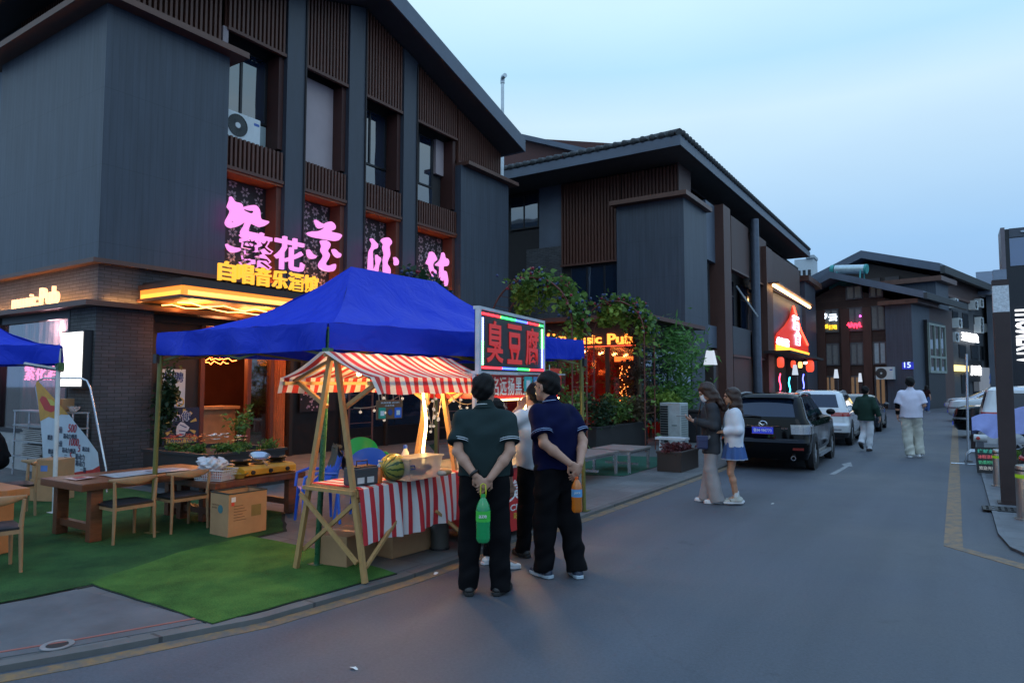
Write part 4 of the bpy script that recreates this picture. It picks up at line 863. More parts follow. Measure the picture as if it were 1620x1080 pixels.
for i, (px, py, col) in enumerate(((1234, 604, (1, 0.05, 0.12)), (1249, 609, (0.05, 0.75, 1)), (1271, 603, (0.1, 0.12, 1)))):
    p = at_x(px, py, XB + .6); t_ = thing('neon_tube', ['pink', 'cyan', 'blue'][i] + ' neon squiggle in the shop window beyond the black car', 'neon tube', p, 0, 'neon squiggles in the shop window')
    MB().tube([p + Vector((0, .15 * math.sin(k * .9), -.4 + k * .1)) for k in range(9)], .03, 6).build('tube', E('neon_%d' % i, col, 7.0), t_); MB().beam(p + Vector((-.12, 0, .1)), p + Vector((0, 0, .1)), .02).build('clip', blk, t_)
# lean-to of the live-music pub, in front of the tiled house
YS = 17.5; LX0, LX1 = -12.0, -7.3
lm = thing('music_bar', 'low glazed bar lit red inside with orange Live Music Pub letters', 'building', (-9.5, 19.5, 0))
mb = MB(); mb.bx(LX0, LX1 + .35, YS - .4, 22.5, 3.44, 3.56); mb.build('roof', M('rust_roof', (0.11, 0.045, 0.035), 0.6), lm)
mb = MB(); mb.bx(LX0, LX1, YS, YS + .15, 2.72, 3.44); mb.bx(LX1 - .15, LX1, YS + .15, 22.4, 2.72, 3.44); mb.build('sign_beam', M('dark_beam', (0.03, 0.022, 0.022), 0.6), lm)
for x in (LX0 + .1, -10.4, -9.0, -8.15, LX1): MB().bx(x - .12, x, YS + .01, YS + .12, 0, 2.72).build('post', frm, lm)
MB().bx(LX0, LX1 - .13, YS + .03, YS + .1, 0, .55).build('low_wall', M('dark_low_wall', (0.03, 0.03, 0.035), 0.6), lm)
for x0, x1 in ((LX0 + .1, -10.52), (-10.4, -9.12), (-9.0, -8.27), (-8.15, LX1 - .12)):
    MB().bx(x0, x1, YS + .05, YS + .06, .55, 2.72).build('pane', pane_mat('red_pane_%d' % int(-x0 * 10), (0.85, 0.6, 0.6), 0.15), lm)
window_x(lm, LX1 - .1, YS + .2, 22.3, .55, 2.7, 4)
mb = MB(); mb.bx(LX0, LX1 - .2, 21.5, 21.6, 0, 3.4); mb.bx(LX0, LX0 + .1, YS + .2, 21.5, 0, 3.4); mb.build('inner_wall', M('red_room', (0.32, 0.05, 0.04), 0.7, var=.5, vs=1.0), lm)
lamp('bar_lamp', (-9.7, 19.2, 2.5), 55, (1.0, 0.06, 0.035), .3); lamp('bar_lamp', (-8.1, 18.4, 2.6), 22, (1.0, 0.05, 0.03), .2)
t_ = thing('wall_sign', 'orange Live Music Pub letters on the beam of the low bar', 'sign', (-9.2, YS, 2.8))
hl = E('orange_letter', (1.0, 0.26, 0.035), 3.2)
for wd, a, b_ in (('Live', 866, 895), ('music', 899, 951), ('Pub', 961, 1001)):
    p = at_y(a, 545, YS - .06); q = at_y(b_, 526, YS - .06); text('word', wd, hl, t_, (p.x, YS - .02, p.z), PX_, UP, q.x - p.x, (q.z - p.z) * (1 if wd != 'music' else .8), .06, .02)
MB().bx(-10.4, LX1 - .05, YS - .055, YS - .005, 2.70, 2.72).build('neon_line', E('red_line', (1.0, 0.1, 0.04), 2.0), t_)
t_ = thing('wall_lamp', 'small glowing orange lamp strip inside the red bar window', 'lamp', (-7.9, YS + .3, 2.2)); MB().bx(-8.1, -7.55, YS + .25, YS + .3, 2.28, 2.42).build('tube', E('amber_lamp', (1, .3, .05), 3.5), t_); MB().bx(-8.12, -7.53, YS + .3, YS + .34, 2.26, 2.44).build('back_plate', frm, t_)
t_ = thing('fairy_lights', 'hanging curtain of tiny golden fairy lights inside the red bar', 'fairy lights', (-8.0, 18.2, 1.0))
r_ = random.Random(2)
for k in range(6): MB().tube([(-7.75 - k * .06, 18.0 + r_.uniform(-.1, .1), 2.2), (-7.75 - k * .06, 18.0, .9)], .004, 4).build('wire', frm, t_)
for k in range(60):
    MB().ball((-7.75 - r_.randrange(6) * .06 + r_.uniform(-.02, .02), 18 + r_.uniform(-.05, .05), r_.uniform(.9, 2.2)), .013, 5, 4).build('bulb', E('gold_bulb', (1, .5, .1), 10.0), t_)
# maroon block far behind the tiled house
t_ = thing('maroon_building', 'maroon block with a grey roof edge behind the tiled house', 'building', (-20, 40, 0)); YM = 36
a = at_y(822, 262, YM); b_ = at_y(935, 244, YM); ztop = at_y(822, 222, YM).z
MB().prism([(a.x - 9, YM, 0), (b_.x + 2, YM, 0), (b_.x + 2, YM, at_y(925, 240, YM).z), (at_y(825, 218, YM).x, YM, at_y(825, 218, YM).z), (a.x - 9, YM, ztop - 2)], (0, 8, 0)).build('wall', M('maroon_wall', (0.085, 0.03, 0.026), 0.7), t_)
MB().beam((at_y(820, 217, YM).x, YM - .2, at_y(820, 217, YM).z), (at_y(935, 243, YM).x, YM - .2, at_y(935, 243, YM).z), .6, .3).build('roof_edge', fascia, t_)

# ================================================================= the pair of gabled houses where the street bends
BA = R(13.4); dU = Vector((math.sin(BA), math.cos(BA), 0)); dR = Vector((math.cos(BA), -math.sin(BA), 0))
O3 = Vector((-2.16, 50.5, 0))
def lf(px, py, y=0.0):                                              # point on the local plane y = const of the bent frame -> (x, z)
    p = at_pl(px, py, O3 + dU * y, dU); v = p - O3; return v.dot(dR), p.z
def lr(px, py, x=0.0):                                              # on the local plane x = const -> (y, z)
    p = at_pl(px, py, O3 + dR * x, dR); v = p - O3; return v.dot(dU), p.z
b3 = thing('gabled_house', 'brown gabled house with lit windows at the bend of the street', 'building', O3, -BA)
apx, apz = lf(1322, 432); lx, lz = lf(1276, 457); rx, rz_ = lf(1460, 463)
WB = dict(world=False)
brw = brick_mat('brown_boards', 'X', (0.06, 0.03, 0.024), (0.075, 0.04, 0.03), (0.02, 0.014, 0.012), 3.0, .16, .01, .7)
MB().prism([(lx - 6, .4, 0), (-.4, .4, 0), (-.4, .4, rz_ - .6), (apx, .4, apz - .8), (lx, .4, lz - .8), (lx - 6, .4, lz - 3)], (0, 7, 0)).build('wall', brw, b3, **WB)
mb = MB(); ov = -1.0
for (x0, z0, x1, z1) in ((lx - 8, lz - 8 * (apz - lz) / (apx - lx), apx, apz), (apx, apz, rx + .3, rz_)):
    mb.prism([(x0, ov, z0), (x1, ov, z1), (x1, ov, z1 - .45), (x0, ov, z0 - .45)], (0, 9.5, 0))
mb.build('roof', fascia, b3, **WB)
MB().bx(rx + .302, rx + .5, ov, 8.5, rz_ - .5, rz_ - .1).build('gutter', tile, b3, **WB)
bx0, bz = lf(1402, 484); cxr, _z = lf(1446, 480)
o = MB().bx(bx0, 0, -.3, 3.5, 0, bz).build('corner_block', [clad_x, clad_y], b3, **WB)
for p in o.data.polygons: p.material_index = 1 if abs(p.normal.y) > .5 else 0
MB().bx(bx0 - .3, .5, -.7, 3.8, bz, bz + .28).build('block_cap', capm, b3, **WB)
MB().bx(-.45, 0.0, 3.5, 9, 0, rz_ - .5).build('side_wall', brown3, b3, **WB)
warmw = E('lit_window', (0.55, 0.5, 0.45), 0.06)
for px in (1298, 1336, 1371): x, _ = lf(px, 560); MB().bx(x - .27, x + .27, .2, .399, 0, apz - 2.5).build('column', brown2, b3, **WB)
for py in (502, 545, 582): _, z = lf(1350, py)
rows = [((485, 523), [(1276, 1294), (1303, 1328), (1340, 1366), (1377, 1401)]), ((541, 577), [(1306, 1329), (1345, 1368), (1381, 1404)]), ((594, 640), [(1303, 1325), (1342, 1366), (1384, 1404)]), ((450, 472), [(1338, 1365), (1375, 1398)])]
wr = M('reddish_frame', (0.06, 0.045, 0.04), .6)
dimglass = M('curtain_sky_glow', (.13, .15, .17), .2, emit=.035, ecol=(.5, .5, .45)); shopglass = M('shop_interior', (.1, .07, .05), .3, var=.5, vs=1, emit=.16, ecol=(.8, .5, .28)); paleglass = M('pale_blind', (0.4, 0.5, 0.55), .4)  # dimglass: curtain grey plus reflected sky, put in by colour and faint glow
for (py0, py1), cols in rows:
    for px0, px1 in cols:
        x0, z1 = lf(px0, py0 + (px0 - 1400) * -.012, .4); x1, z0 = lf(px1, py1, .4); z1 = lf(1370, py0, .4)[1]; z0 = lf(1370, py1, .4)[1]
        f = MB(); f.bx(x0, x1, .3, .39, z0, z0 + .1); f.bx(x0, x1, .3, .39, z1 - .1, z1)
        for k in range(3): xx = x0 + (x1 - x0 - .1) * k / 2; f.bx(xx, xx + .1, .305, .385, z0 + .1, z1 - .1)
        w_ = f.build('window', M('grey_frame', (.1, .1, .11), .5), b3, **WB)
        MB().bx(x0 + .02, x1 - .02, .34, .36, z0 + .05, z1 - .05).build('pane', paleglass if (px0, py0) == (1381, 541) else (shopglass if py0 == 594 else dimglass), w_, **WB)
for px, py, s_, ch, c_ in ((1304, 507, 1.0, '梦', 'w'), (1318, 508, 1.2, '云', 'w'), (1282, 510, 1.1, '之', 'w'), (1306, 520, .9, '音乐', 'y'), (1318, 521, 1.1, '酒吧', 'y'), (1279, 524, 1.1, '欢唱', 'y')):
    x, z = lf(px, py, .3); t_ = thing('window_sign', {'梦': 'white neon character left in the second lit window', '云': 'white neon character right in the second lit window', '之': 'white neon character in the leftmost lit window', '音乐': 'yellow neon characters low left in the second lit window', '酒吧': 'yellow neon characters low right in the second lit window', '欢唱': 'yellow neon characters low in the leftmost lit window'}[ch], 'neon sign', O3 + dR * x + dU * .28 + Vector((0, 0, z)), -BA, 'neon characters in the gabled house')
    text('lettering', ch, E('far_white', (0.8, 0.9, 1.0), 2.2) if c_ == 'w' else E('far_yellow', (1.0, 0.6, 0.03), 2.0), t_, (-.25 * s_, 0, 0), PX_, UP, s_ * .5, .5 if c_ == 'w' else .32, .05, .04, world=False)
t_ = thing('neon_tube', 'red neon swirl inside the third upstairs window of the gabled house', 'neon tube', O3 + dR * lf(1352, 510)[0] + Vector((0, .2, lf(1352, 514)[1])), -BA)
MB().tube([(-.5 + k * .07, 0, .2 * math.sin(k * 1.9)) for k in range(14)], .06, 6).build('tube', E('far_red', (1, .03, .08), 3.5), t_, **WB); MB().ball((.35, 0, .6), .07, 8, 6).build('dot', E('far_magenta', (1, .1, .7), 5), t_, **WB)
ac_unit('air conditioner low on the grey corner block of the gabled house', O3 + dR * lf(1405, 588)[0] + dU * -.3 + Vector((0, 0, lf(1405, 600)[1])), -BA, 1.05, .8, .4)
t_ = thing('house_number', 'small glowing blue house number plate on the grey corner block', 'house number', O3 + dR * lf(1439, 580)[0] + dU * -.32 + Vector((0, 0, lf(1439, 584)[1])), -BA)
MB().bx(-.33, .33, -.04, 0, 0, .45).build('plate', E('blue_plate', (0.02, 0.06, 1.0), .45), t_, **WB); text('lettering', '15', E('blue_white', (0.5, 0.65, 1), 2.0), t_, (-.2, -.041, .1), PX_, UP, None, .35, .03, world=False)
# solar water heater
x, z = lf(1345, 437, 2.0); t_ = thing('water_heater', 'teal solar water heater tank on the roof of the gabled house', 'water heater', O3 + dR * x + dU * 2 + Vector((0, 0, z - .6)), -BA)
MB().tube([(-1.0, 0, 1.2), (1.0, 0, 1.0)], .32, 14).build('tank', M('pale_tank', (0.5, 0.6, 0.62), .3, .4), t_, smooth=50, **WB)
mb = MB(); [mb.beam((a, b_, 0), (a, b_ * .5, 1.0), .08) for a in (-.8, .8) for b_ in (-.5, .5)]; mb.bx(-1, 1, -1.2, -1.12, -.5, .2); mb.beam((-.8, -.5, .3), (.8, -.5, .3), .07); mb.build('stand', M('teal_frame', (0.05, 0.3, 0.3), .5), t_, **WB)
mb = MB(); mb.tube([(-1.05, 0, 1.205), (-1.3, 0, 1.23)], .34, 14); mb.tube([(1.0, 0, 1.0), (1.15, 0, .985)], .34, 14); mb.build('end_cap', M('teal_cap', (0.04, 0.32, 0.3), .5), t_, **WB)
# ---- second, taller house behind it, running on to the right
b4 = thing('gabled_house', 'taller grey house with many air conditioners behind the gabled one', 'building', O3 + dU * 10, -BA)
FY = 7.6
a4x, a4z = lf(1362, 396, FY); l4x, l4z = lf(1276, 440, FY); r4x, r4z = lf(1487, 416, FY)
L4 = lambda px, py, y=FY: (lf(px, py, y)[0], y - 10, lf(px, py, y)[1])
MB().prism([(l4x - 4, FY + 1 - 10, 0), (r4x - .9, FY + 1 - 10, 0), (r4x - .9, FY + 1 - 10, r4z - .7), (a4x, FY + 1 - 10, a4z - .9), (l4x - 4, FY + 1 - 10, l4z - 3)], (0, 34, 0)).build('wall', M('dark_boards', (0.04, 0.03, 0.028), .7, var=.2, stretch=(.3, .3, 5)), b4, **WB)
mb = MB(); ye = lr(1579, 455, r4x)[0]
for (x0, z0, x1, z1) in ((l4x - 8, l4z - 8 * (a4z - l4z) / (a4x - l4x), a4x, a4z), (a4x, a4z, r4x, r4z)): mb.prism([(x0, FY - 10, z0), (x1, FY - 10, z1), (x1, FY - 10, z1 - .6), (x0, FY - 10, z0 - .6)], (0, ye - FY, 0))
mb.build('roof', fascia, b4, **WB)
MB().bx(r4x + .01, r4x + .3, FY - 10, ye - 10, r4z - .75, r4z - .2).build('gutter', tile, b4, **WB)
for x in (1375, 1405): xx = lf(x, 430, FY)[0]; MB().bx(xx - .5, xx + .5, FY + .8 - 10, FY + .99 - 10, 0, a4z - 2.2).build('column', M('grey_brown_column', (0.06, 0.052, 0.055), .6), b4, **WB)
x4 = lf(1455, 470, FY)[0]; xs = lf(1481, 470, FY)[0]; z4 = lf(1460, 447, FY)[1]
o = MB().bx(x4 - 3, xs, FY - 10, FY + 3.2 - 10, 0, z4).build('corner_block', [clad_x, clad_y], b4, **WB)
for p in o.data.polygons: p.material_index = 1 if abs(p.normal.y) > .5 else 0
MB().bx(x4 - 3.3, xs + .5, FY - .5 - 10, FY + 3.6 - 10, z4, z4 + .35).build('block_cap', capm, b4, **WB)
sx_ = xs - .25; q4 = lambda px, py: (lr(px, py, sx_)[0] - 10, lr(px, py, sx_)[1])
yS0 = FY + 3.2 - 10; yS1 = q4(1574, 500)[0]
MB().bx(sx_ - .5, sx_, yS0, yS1, 0, q4(1500, 466)[1]).build('side_wall', M('grey_side_wall', (0.07, 0.078, 0.09), .7, var=.2, vs=1), b4, **WB)
MB().bx(sx_ - .6, sx_ - .05, yS0, yS1, q4(1500, 466)[1] + .01, r4z - .3).build('attic_wall', brown3, b4, **WB)
MB().bx(sx_ - .2, sx_ + .15, yS0, yS1, q4(1500, 466)[1] - .2, q4(1500, 466)[1] - .001).build('string_course', capm, b4, **WB)
for px0, px1, py0, py1 in ((1507, 1516, 492, 518), (1523, 1532, 496, 520), (1541, 1550, 499, 522), (1515, 1526, 545, 566), (1534, 1545, 546, 568), (1549, 1554, 547, 570), (1517, 1529, 592, 622), (1535, 1547, 592, 622)):
    y0 = q4(px0, 520)[0]; y1 = q4(px1, 520)[0]; z1 = q4((px0 + px1) / 2, py0)[1]; z0 = q4((px0 + px1) / 2, py1)[1]
    w_ = MB().bx(sx_ + .002, sx_ + .05, y0, y1, z0, z1).build('window', frm, b4, **WB); MB().bx(sx_ + .051, sx_ + .06, y0 + .15, y1 - .15, z0 + .1, z1 - .1).build('pane', glass_mat('far_glass', (0.012, 0.016, 0.02)) if px0 == 1507 else MATS.setdefault('far_glass', bpy.data.materials['far_glass']), w_, **WB)
def sidesign(label, px0, px1, py0, py1, body, mat_, back):
    y0, _ = q4(px0, py1); y1, _ = q4(px1, py1); zm0 = q4((px0 + px1) / 2, py1)[1]; zm1 = q4((px0 + px1) / 2, py0)[1]
    t = thing('shop_sign', label, 'sign', O3 + dU * (10 + y0) + dR * (sx_ + .1) + Vector((0, 0, zm0)), -BA)
    if back: MB().bx(0, .1, -.6, y1 - y0 + .6, -.5, zm1 - zm0 + .4).build('board', back, t, **WB)
    text('lettering', body, mat_, t, (.11, 0, 0), PY_, UP, y1 - y0, zm1 - zm0, .1, .03, world=False)
    return t, y1 - y0, zm1 - zm0
wneon = E('white_neon', (0.95, 0.97, 1.0), 3.0); dkb = M('dark_board', (0.012, 0.012, 0.014), .5)
sidesign('white lit lettering high on the grey side wall', 1516, 1542, 527, 541, '王老吉烤鱼', wneon, None)
t_, a, b_ = sidesign('dark signboard with white and yellow lit lettering over the far shops', 1531, 1547, 578, 594, '川味', wneon, dkb)
MB().bx(.11, .2, -5.2, -1.0, b_ * .35, b_ * .9).build('yellow_panel', E('yellow_white', (1.0, 0.75, 0.25), 2.5), t_, **WB)
y0, z0 = q4(1556, 600); t_ = thing('shop_sign', 'pale blue shop signboard beside the dark lit one', 'sign', O3 + dU * (10 + y0) + dR * (sx_ + .3) + Vector((0, 0, z0 - .6)), -BA)
MB().bx(-.2, .1, -2, 4.5, -.4, 1.6).build('board', E('pale_sign', (0.45, 0.55, 0.7), 0.35), t_, **WB); text('lettering', '烟酒', M('blue_ink', (0.05, 0.15, 0.5), .5), t_, (.11, 0, .2), PY_, UP, 3, .9, .03, world=False)
acl = ('above the second-floor windows, nearest the corner', 'beside the first upper window of the side wall', 'beside the corner block, lowest on the side wall', 'left of a pair high on the side wall', 'right of a pair high on the side wall', 'upper of a stacked pair at the third window', 'lower of a stacked pair at the third window', 'farthest along the side wall')
for i, (px, py) in enumerate(((1502, 478), (1508, 509), (1503, 531), (1534, 481), (1543, 478), (1543, 507), (1543, 518), (1558, 517))):
    y, z = q4(px, py); ac_unit('small air conditioner ' + acl[i], O3 + dU * (10 + y) + dR * sx_ + Vector((0, 0, z - .5)), -BA + R(90), 1.0, .75, .5, 'air conditioners on the far side wall')
# glazed stair bay between the two houses
y0 = lr(1472, 560, .3)[0]; t_ = thing('glazed_bay', 'tall pale framed glass bay between the two gabled houses', 'bay window', O3 + dU * 4.4 + dR * .2, -BA)
y1 = lr(1497, 560, .3)[0] - 4.4; y0 = lr(1471, 560, .3)[0] - 4.4; zb_ = lr(1484, 590, .3)[1]; zt_ = lr(1484, 513, .3)[1]
MB().bx(-.4, 0, y0, y1, 0, zt_ + .2).build('body', dkb, t_, **WB)
f = MB(); [f.bx(.0, .12, y0 + (y1 - y0 - .15) * k / 3, y0 + (y1 - y0 - .15) * k / 3 + .15, zb_, zt_) for k in range(4)]; [f.bx(.01, .11, y0 + .15, y1 - .15, z, z + .15) for z in (zb_, zb_ + (zt_ - zb_) * .3, zt_ - .15)]; f.build('frame', M('pale_green_frame', (0.25, 0.3, 0.27), .5), t_, **WB)
MB().bx(.02, .05, y0 + .1, y1 - .1, zb_, zt_).build('pane', glass_mat('bay_glass', (0.03, 0.045, 0.04)), t_, **WB)
# distant pale tower, distant grey block
p = at_y(1278, 432, 130); z1 = at_y(1278, 409, 130).z
t_ = thing('tower_block', 'distant white tower block peeping over the roof edge', 'building', (p.x, 130, 0)); MB().bx(p.x - 2.2, p.x + 1.0, 130, 134, 0, z1).build('wall', M('white_tower', (0.5, 0.56, 0.6), .7), t_)
for k in range(3): w_ = MB().bx(p.x - 1.7 + k * .85, p.x - 1.2 + k * .85, 129.95, 129.999, p.z - 1, p.z + .6).build('window', dkb, t_)
MB().bx(p.x - .2, p.x + 1.2, 129.5, 133.5, z1, z1 + .5).build('roof', M('white_tower2', (0.4, 0.46, 0.5), .7), t_)
Yg = 72; a = at_y(1560, 470, Yg); b_ = at_y(1660, 470, Yg); z1 = at_y(1575, 466, Yg).z
t_ = thing('grey_building', 'grey-blue building far beyond the lamp post', 'building', ((a.x + b_.x) / 2, Yg, 0)); MB().bx(a.x, b_.x, Yg, Yg + 6, 0, z1).build('wall', M('far_grey', (0.08, 0.1, 0.13), .7, var=.3, vs=.4), t_); MB().prism([(a.x - .6, Yg - .8, z1), (b_.x, Yg - .8, z1), (b_.x, Yg + 3, z1 + 2.2), (a.x - .6, Yg + 3, z1 + 2.2)], (0, 0, .3)).build('roof', fascia, t_)
for k in range(3):
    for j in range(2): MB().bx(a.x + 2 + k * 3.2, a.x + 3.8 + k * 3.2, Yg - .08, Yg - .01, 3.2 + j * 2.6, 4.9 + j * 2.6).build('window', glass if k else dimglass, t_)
# black slab with rotated white lettering at the right edge
YT = 24.0; a = at_y(1589, 363, YT); zt_ = a.z; xa = a.x
t_ = thing('sign_tower', 'tall black sign tower with rotated white letters at the right edge', 'sign tower', (xa + 1.5, YT + .6, 0))
MB().bx(xa, xa + 3.2, YT, YT + 1.1, 0, zt_).build('body', M('black_gloss', (0.01, 0.01, 0.013), .25), t_)
MB().bx(xa - .1, xa, YT - .05, YT + 1.12, 0, zt_ + .05).build('edge_frame', M('grey_edge', (0.16, 0.14, 0.16), .4, .3), t_)
z2 = at_y(1600, 421, YT).z; z3 = at_y(1600, 377, YT).z
MB().bx(xa + .1, xa + 3.1, YT - .03, YT - .005, z2, z3).build('glass_band', glass_mat('tower_glass', (0.02, 0.06, 0.18), .08), t_)
MB().bx(xa + .1, xa + 3.1, YT - .06, YT - .005, z3 + .02, zt_).build('top_panel', M('tower_panel', (0.06, 0.075, 0.1), .4), t_)
text('top_lettering', 'ORIA', M('steel_letter', (0.45, 0.52, 0.6), .3, .5), t_, (xa + .35, YT - .061, z3 + .12), PX_, UP, 1.6, zt_ - z3 - .2, .04, .01)
p = at_y(1606, 486, YT); q = at_y(1608, 575, YT)
text('lettering', 'THOMEKTV', E('white_letter', (0.9, 0.95, 1.0), 2.2), t_, (p.x - .02, YT - .005, p.z), Vector((0, 0, -1)), PX_, p.z - q.z, .62, .06, .03)
t_ = thing('tree', 'treetop showing over the far grey roof', 'tree', (at_y(1566, 470, 95).x, 95, 0)); c = at_y(1566, 460, 95)
mb = MB(); leaves(mb, [(c.x + random.gauss(0, 1.3), 95 + random.gauss(0, 1), c.z - .5 + random.gauss(0, .7)) for _ in range(500)], .5, 1.6); mb.build('crown', leaf_mat('far_leaf', (0.02, 0.05, 0.02), (0.05, 0.1, 0.03)), t_); MB().tube([(c.x, 95, 0), (c.x, 95, c.z)], .25, 8).build('trunk', M('bark', (0.06, 0.045, 0.035), .9), t_)
# ================================================================= blue folding tents
green_p = M('green_pole', (0.025, 0.12, 0.05), 0.28, 0.2, var=0.15, vs=10, coat=.4); olive_p = M('olive_pole', (0.14, 0.14, 0.035), 0.4, 0.1, var=0.25, vs=6)
white_p = M('white_pole', (0.6, 0.62, 0.62), 0.4); black_p = M('black_plastic', (0.012, 0.012, 0.014), 0.45)
def blue_cloth():
    m, t, b = nodes_of('blue_canopy'); b.inputs['Base Color'].default_value = (0.013, 0.043, 0.6, 1); b.inputs['Roughness'].default_value = 0.5
    b.inputs['Specular IOR Level'].default_value = 0.2
    c = nn(t, 'ShaderNodeTexCoord'); n1 = nn(t, 'ShaderNodeTexNoise', i_Scale=3.2, i_Detail=5.0, i_Distortion=1.4); t.links.new(c.outputs['Object'], n1.inputs['Vector'])
    bump_on(t, b, n1.outputs['Fac'], 0.55, 0.05)
    tl = nn(t, 'ShaderNodeBsdfTranslucent'); tl.inputs['Color'].default_value = (0.012, 0.04, 0.5, 1); ms = nn(t, 'ShaderNodeMixShader'); ms.inputs[0].default_value = 0.16
    t.links.new(b.outputs[0], ms.inputs[1]); t.links.new(tl.outputs[0], ms.inputs[2]); t.links.new(ms.outputs[0], t.nodes['Material Output'].inputs[0])
    return m
bluec = blue_cloth()
def tent(label, cs, ridge, zt_, drop, poles, zg, leans=None):
    """cs: four ground corners in order; ridge: two peaks (first over side 0-3, second over side 1-2)"""
    cen = sum((Vector((x, y, 0)) for x, y in cs), Vector()) / 4
    t = thing('folding_tent', label, 'tent', (cen.x, cen.y, zg)); C = [Vector((x, y, zt_)) for x, y in cs]; P, Q = Vector(ridge[0]), Vector(ridge[1])
    mb = MB(); r_ = random.Random(int(cs[0][0] * 100))
    def panel(a, b, rb, ra, nu, nv):
        def f(u, v):
            e_ = a + (b - a) * u; top = ra + (rb - ra) * u; p = e_ + (top - e_) * v
            p.z = e_.z + (top.z - e_.z) * v ** (1.95 + .5 * max(0, math.sin(math.pi * u)) ** .7)
            p.z += (0.016 * math.sin(15 * u + 7 * v + math.sin(9 * v)) + .009 * math.sin(31 * u - 17 * v)) * v * (1 - v) * 4 + .008 * math.sin(43 * u + 20 * v) * (1 - v)
            return p
        mb.grid(f, nu, nv)
    panel(C[0], C[1], Q, P, 44, 24); panel(C[1], C[2], Q, Q, 40, 24); panel(C[2], C[3], P, Q, 44, 24); panel(C[3], C[0], P, P, 40, 24)
    top = mb.build('canopy', bluec, t, smooth=35)
    mb = MB()
    for i in range(4):
        a, b = C[i], C[(i + 1) % 4]; d = (b - a).normalized(); nr = Vector((d.y, -d.x, 0)); nr = nr if nr.dot(a - cen) > 0 else -nr
        mb.grid(lambda u, v: a + (b - a) * u + nr * (.012 + .018 * (1 - v) * math.sin(u * 31 + i) + .012 * math.sin(u * 13 + v * 3)) - Vector((0, 0, drop * (1 - v) - .03 * math.sin(math.pi * u) * (v - 1) * .6)), 40, 5)
    mb.build('valance', bluec, t, smooth=True)
    zb_ = zt_ - drop * .75
    for i in range(4):
        a, b = C[i], C[(i + 1) % 4]; n = 2; mb = MB(); a = a + (cen - Vector((a.x, a.y, 0))).normalized() * .06; b = b + (cen - Vector((b.x, b.y, 0))).normalized() * .06
        for k in range(n):
            p0 = a + (b - a) * (k / n); p1 = a + (b - a) * ((k + 1) / n); lo = Vector((0, 0, zb_ - zt_ - .12)); hi = Vector((0, 0, zb_ - zt_ + .12))
            mb.beam(p0 + lo, p1 + hi, .014, .026); mb.beam(p0 + hi, p1 + lo, .014, .026)
        mb.build('truss', poles[4], t)
    mb = MB(); mb.beam(P - Vector((0, 0, .05)), Q - Vector((0, 0, .05)), .025)
    for c, r in zip(C, (P, Q, Q, P)): mb.tube([c.lerp(r, k / 8) + Vector((0, 0, (r.z - c.z) * ((k / 8) ** 1.95 - k / 8) - .05)) for k in range(9)], .012, 6)
    for r in (P, Q): mb.beam(r - Vector((0, 0, .55)), r - Vector((0, 0, .05)), .03)
    mb.build('roof_frame', poles[4], t)
    for i in range(4):
        b = Vector((cs[i][0], cs[i][1], zg)); l = leans[i] if leans else (0, 0)
        o = MB().tube([b + Vector((l[0], l[1], 0)), Vector((C[i].x, C[i].y, zt_ - .04)) + (cen - Vector((C[i].x, C[i].y, 0))).normalized() * .03], .026, 12).build('pole', poles[i], t, smooth=50)
        MB().bx(b.x + l[0] - .06, b.x + l[0] + .06, b.y + l[1] - .06, b.y + l[1] + .06, zg, zg + .006).build('foot', poles[i], o)
        k = Vector((C[i].x, C[i].y, zb_ - .1)); MB().bx(k.x - .035, k.x + .035, k.y - .035, k.y + .035, k.z - .05, k.z + .05).build('slider', black_p if i != 0 else green_p, o)
    return t
tent('large blue folding tent over the striped stall, with a long ridge', [(-4.79, 4.27), (-4.02, 7.85), (-6.62, 8.05), (-7.36, 4.14)], ((-5.72, 5.42, 2.98), (-5.6, 6.78, 2.97)), 2.21, .245, [green_p, olive_p, olive_p, olive_p, olive_p], GZ + .01, [(-.06, -.03), (0, 0), (0, 0), (0, 0)])
c0 = Vector((-9.55, 4.11, 0)); rv = Vector((_R.x, _R.y, 0)); fv = c0.copy(); fv.normalize()
q = [c0, c0 + fv * 1.3, c0 + fv * 1.3 - rv * 3, c0 - rv * 3]
tent('second blue folding tent on white poles, cut off by the left edge', [(p.x, p.y) for p in q], tuple((*(c0 + fv * .65 - rv * k).xy, 2.85) for k in (1.4, 1.6)), 2.14, .23, [white_p] * 4 + [white_p], GZ + .01)

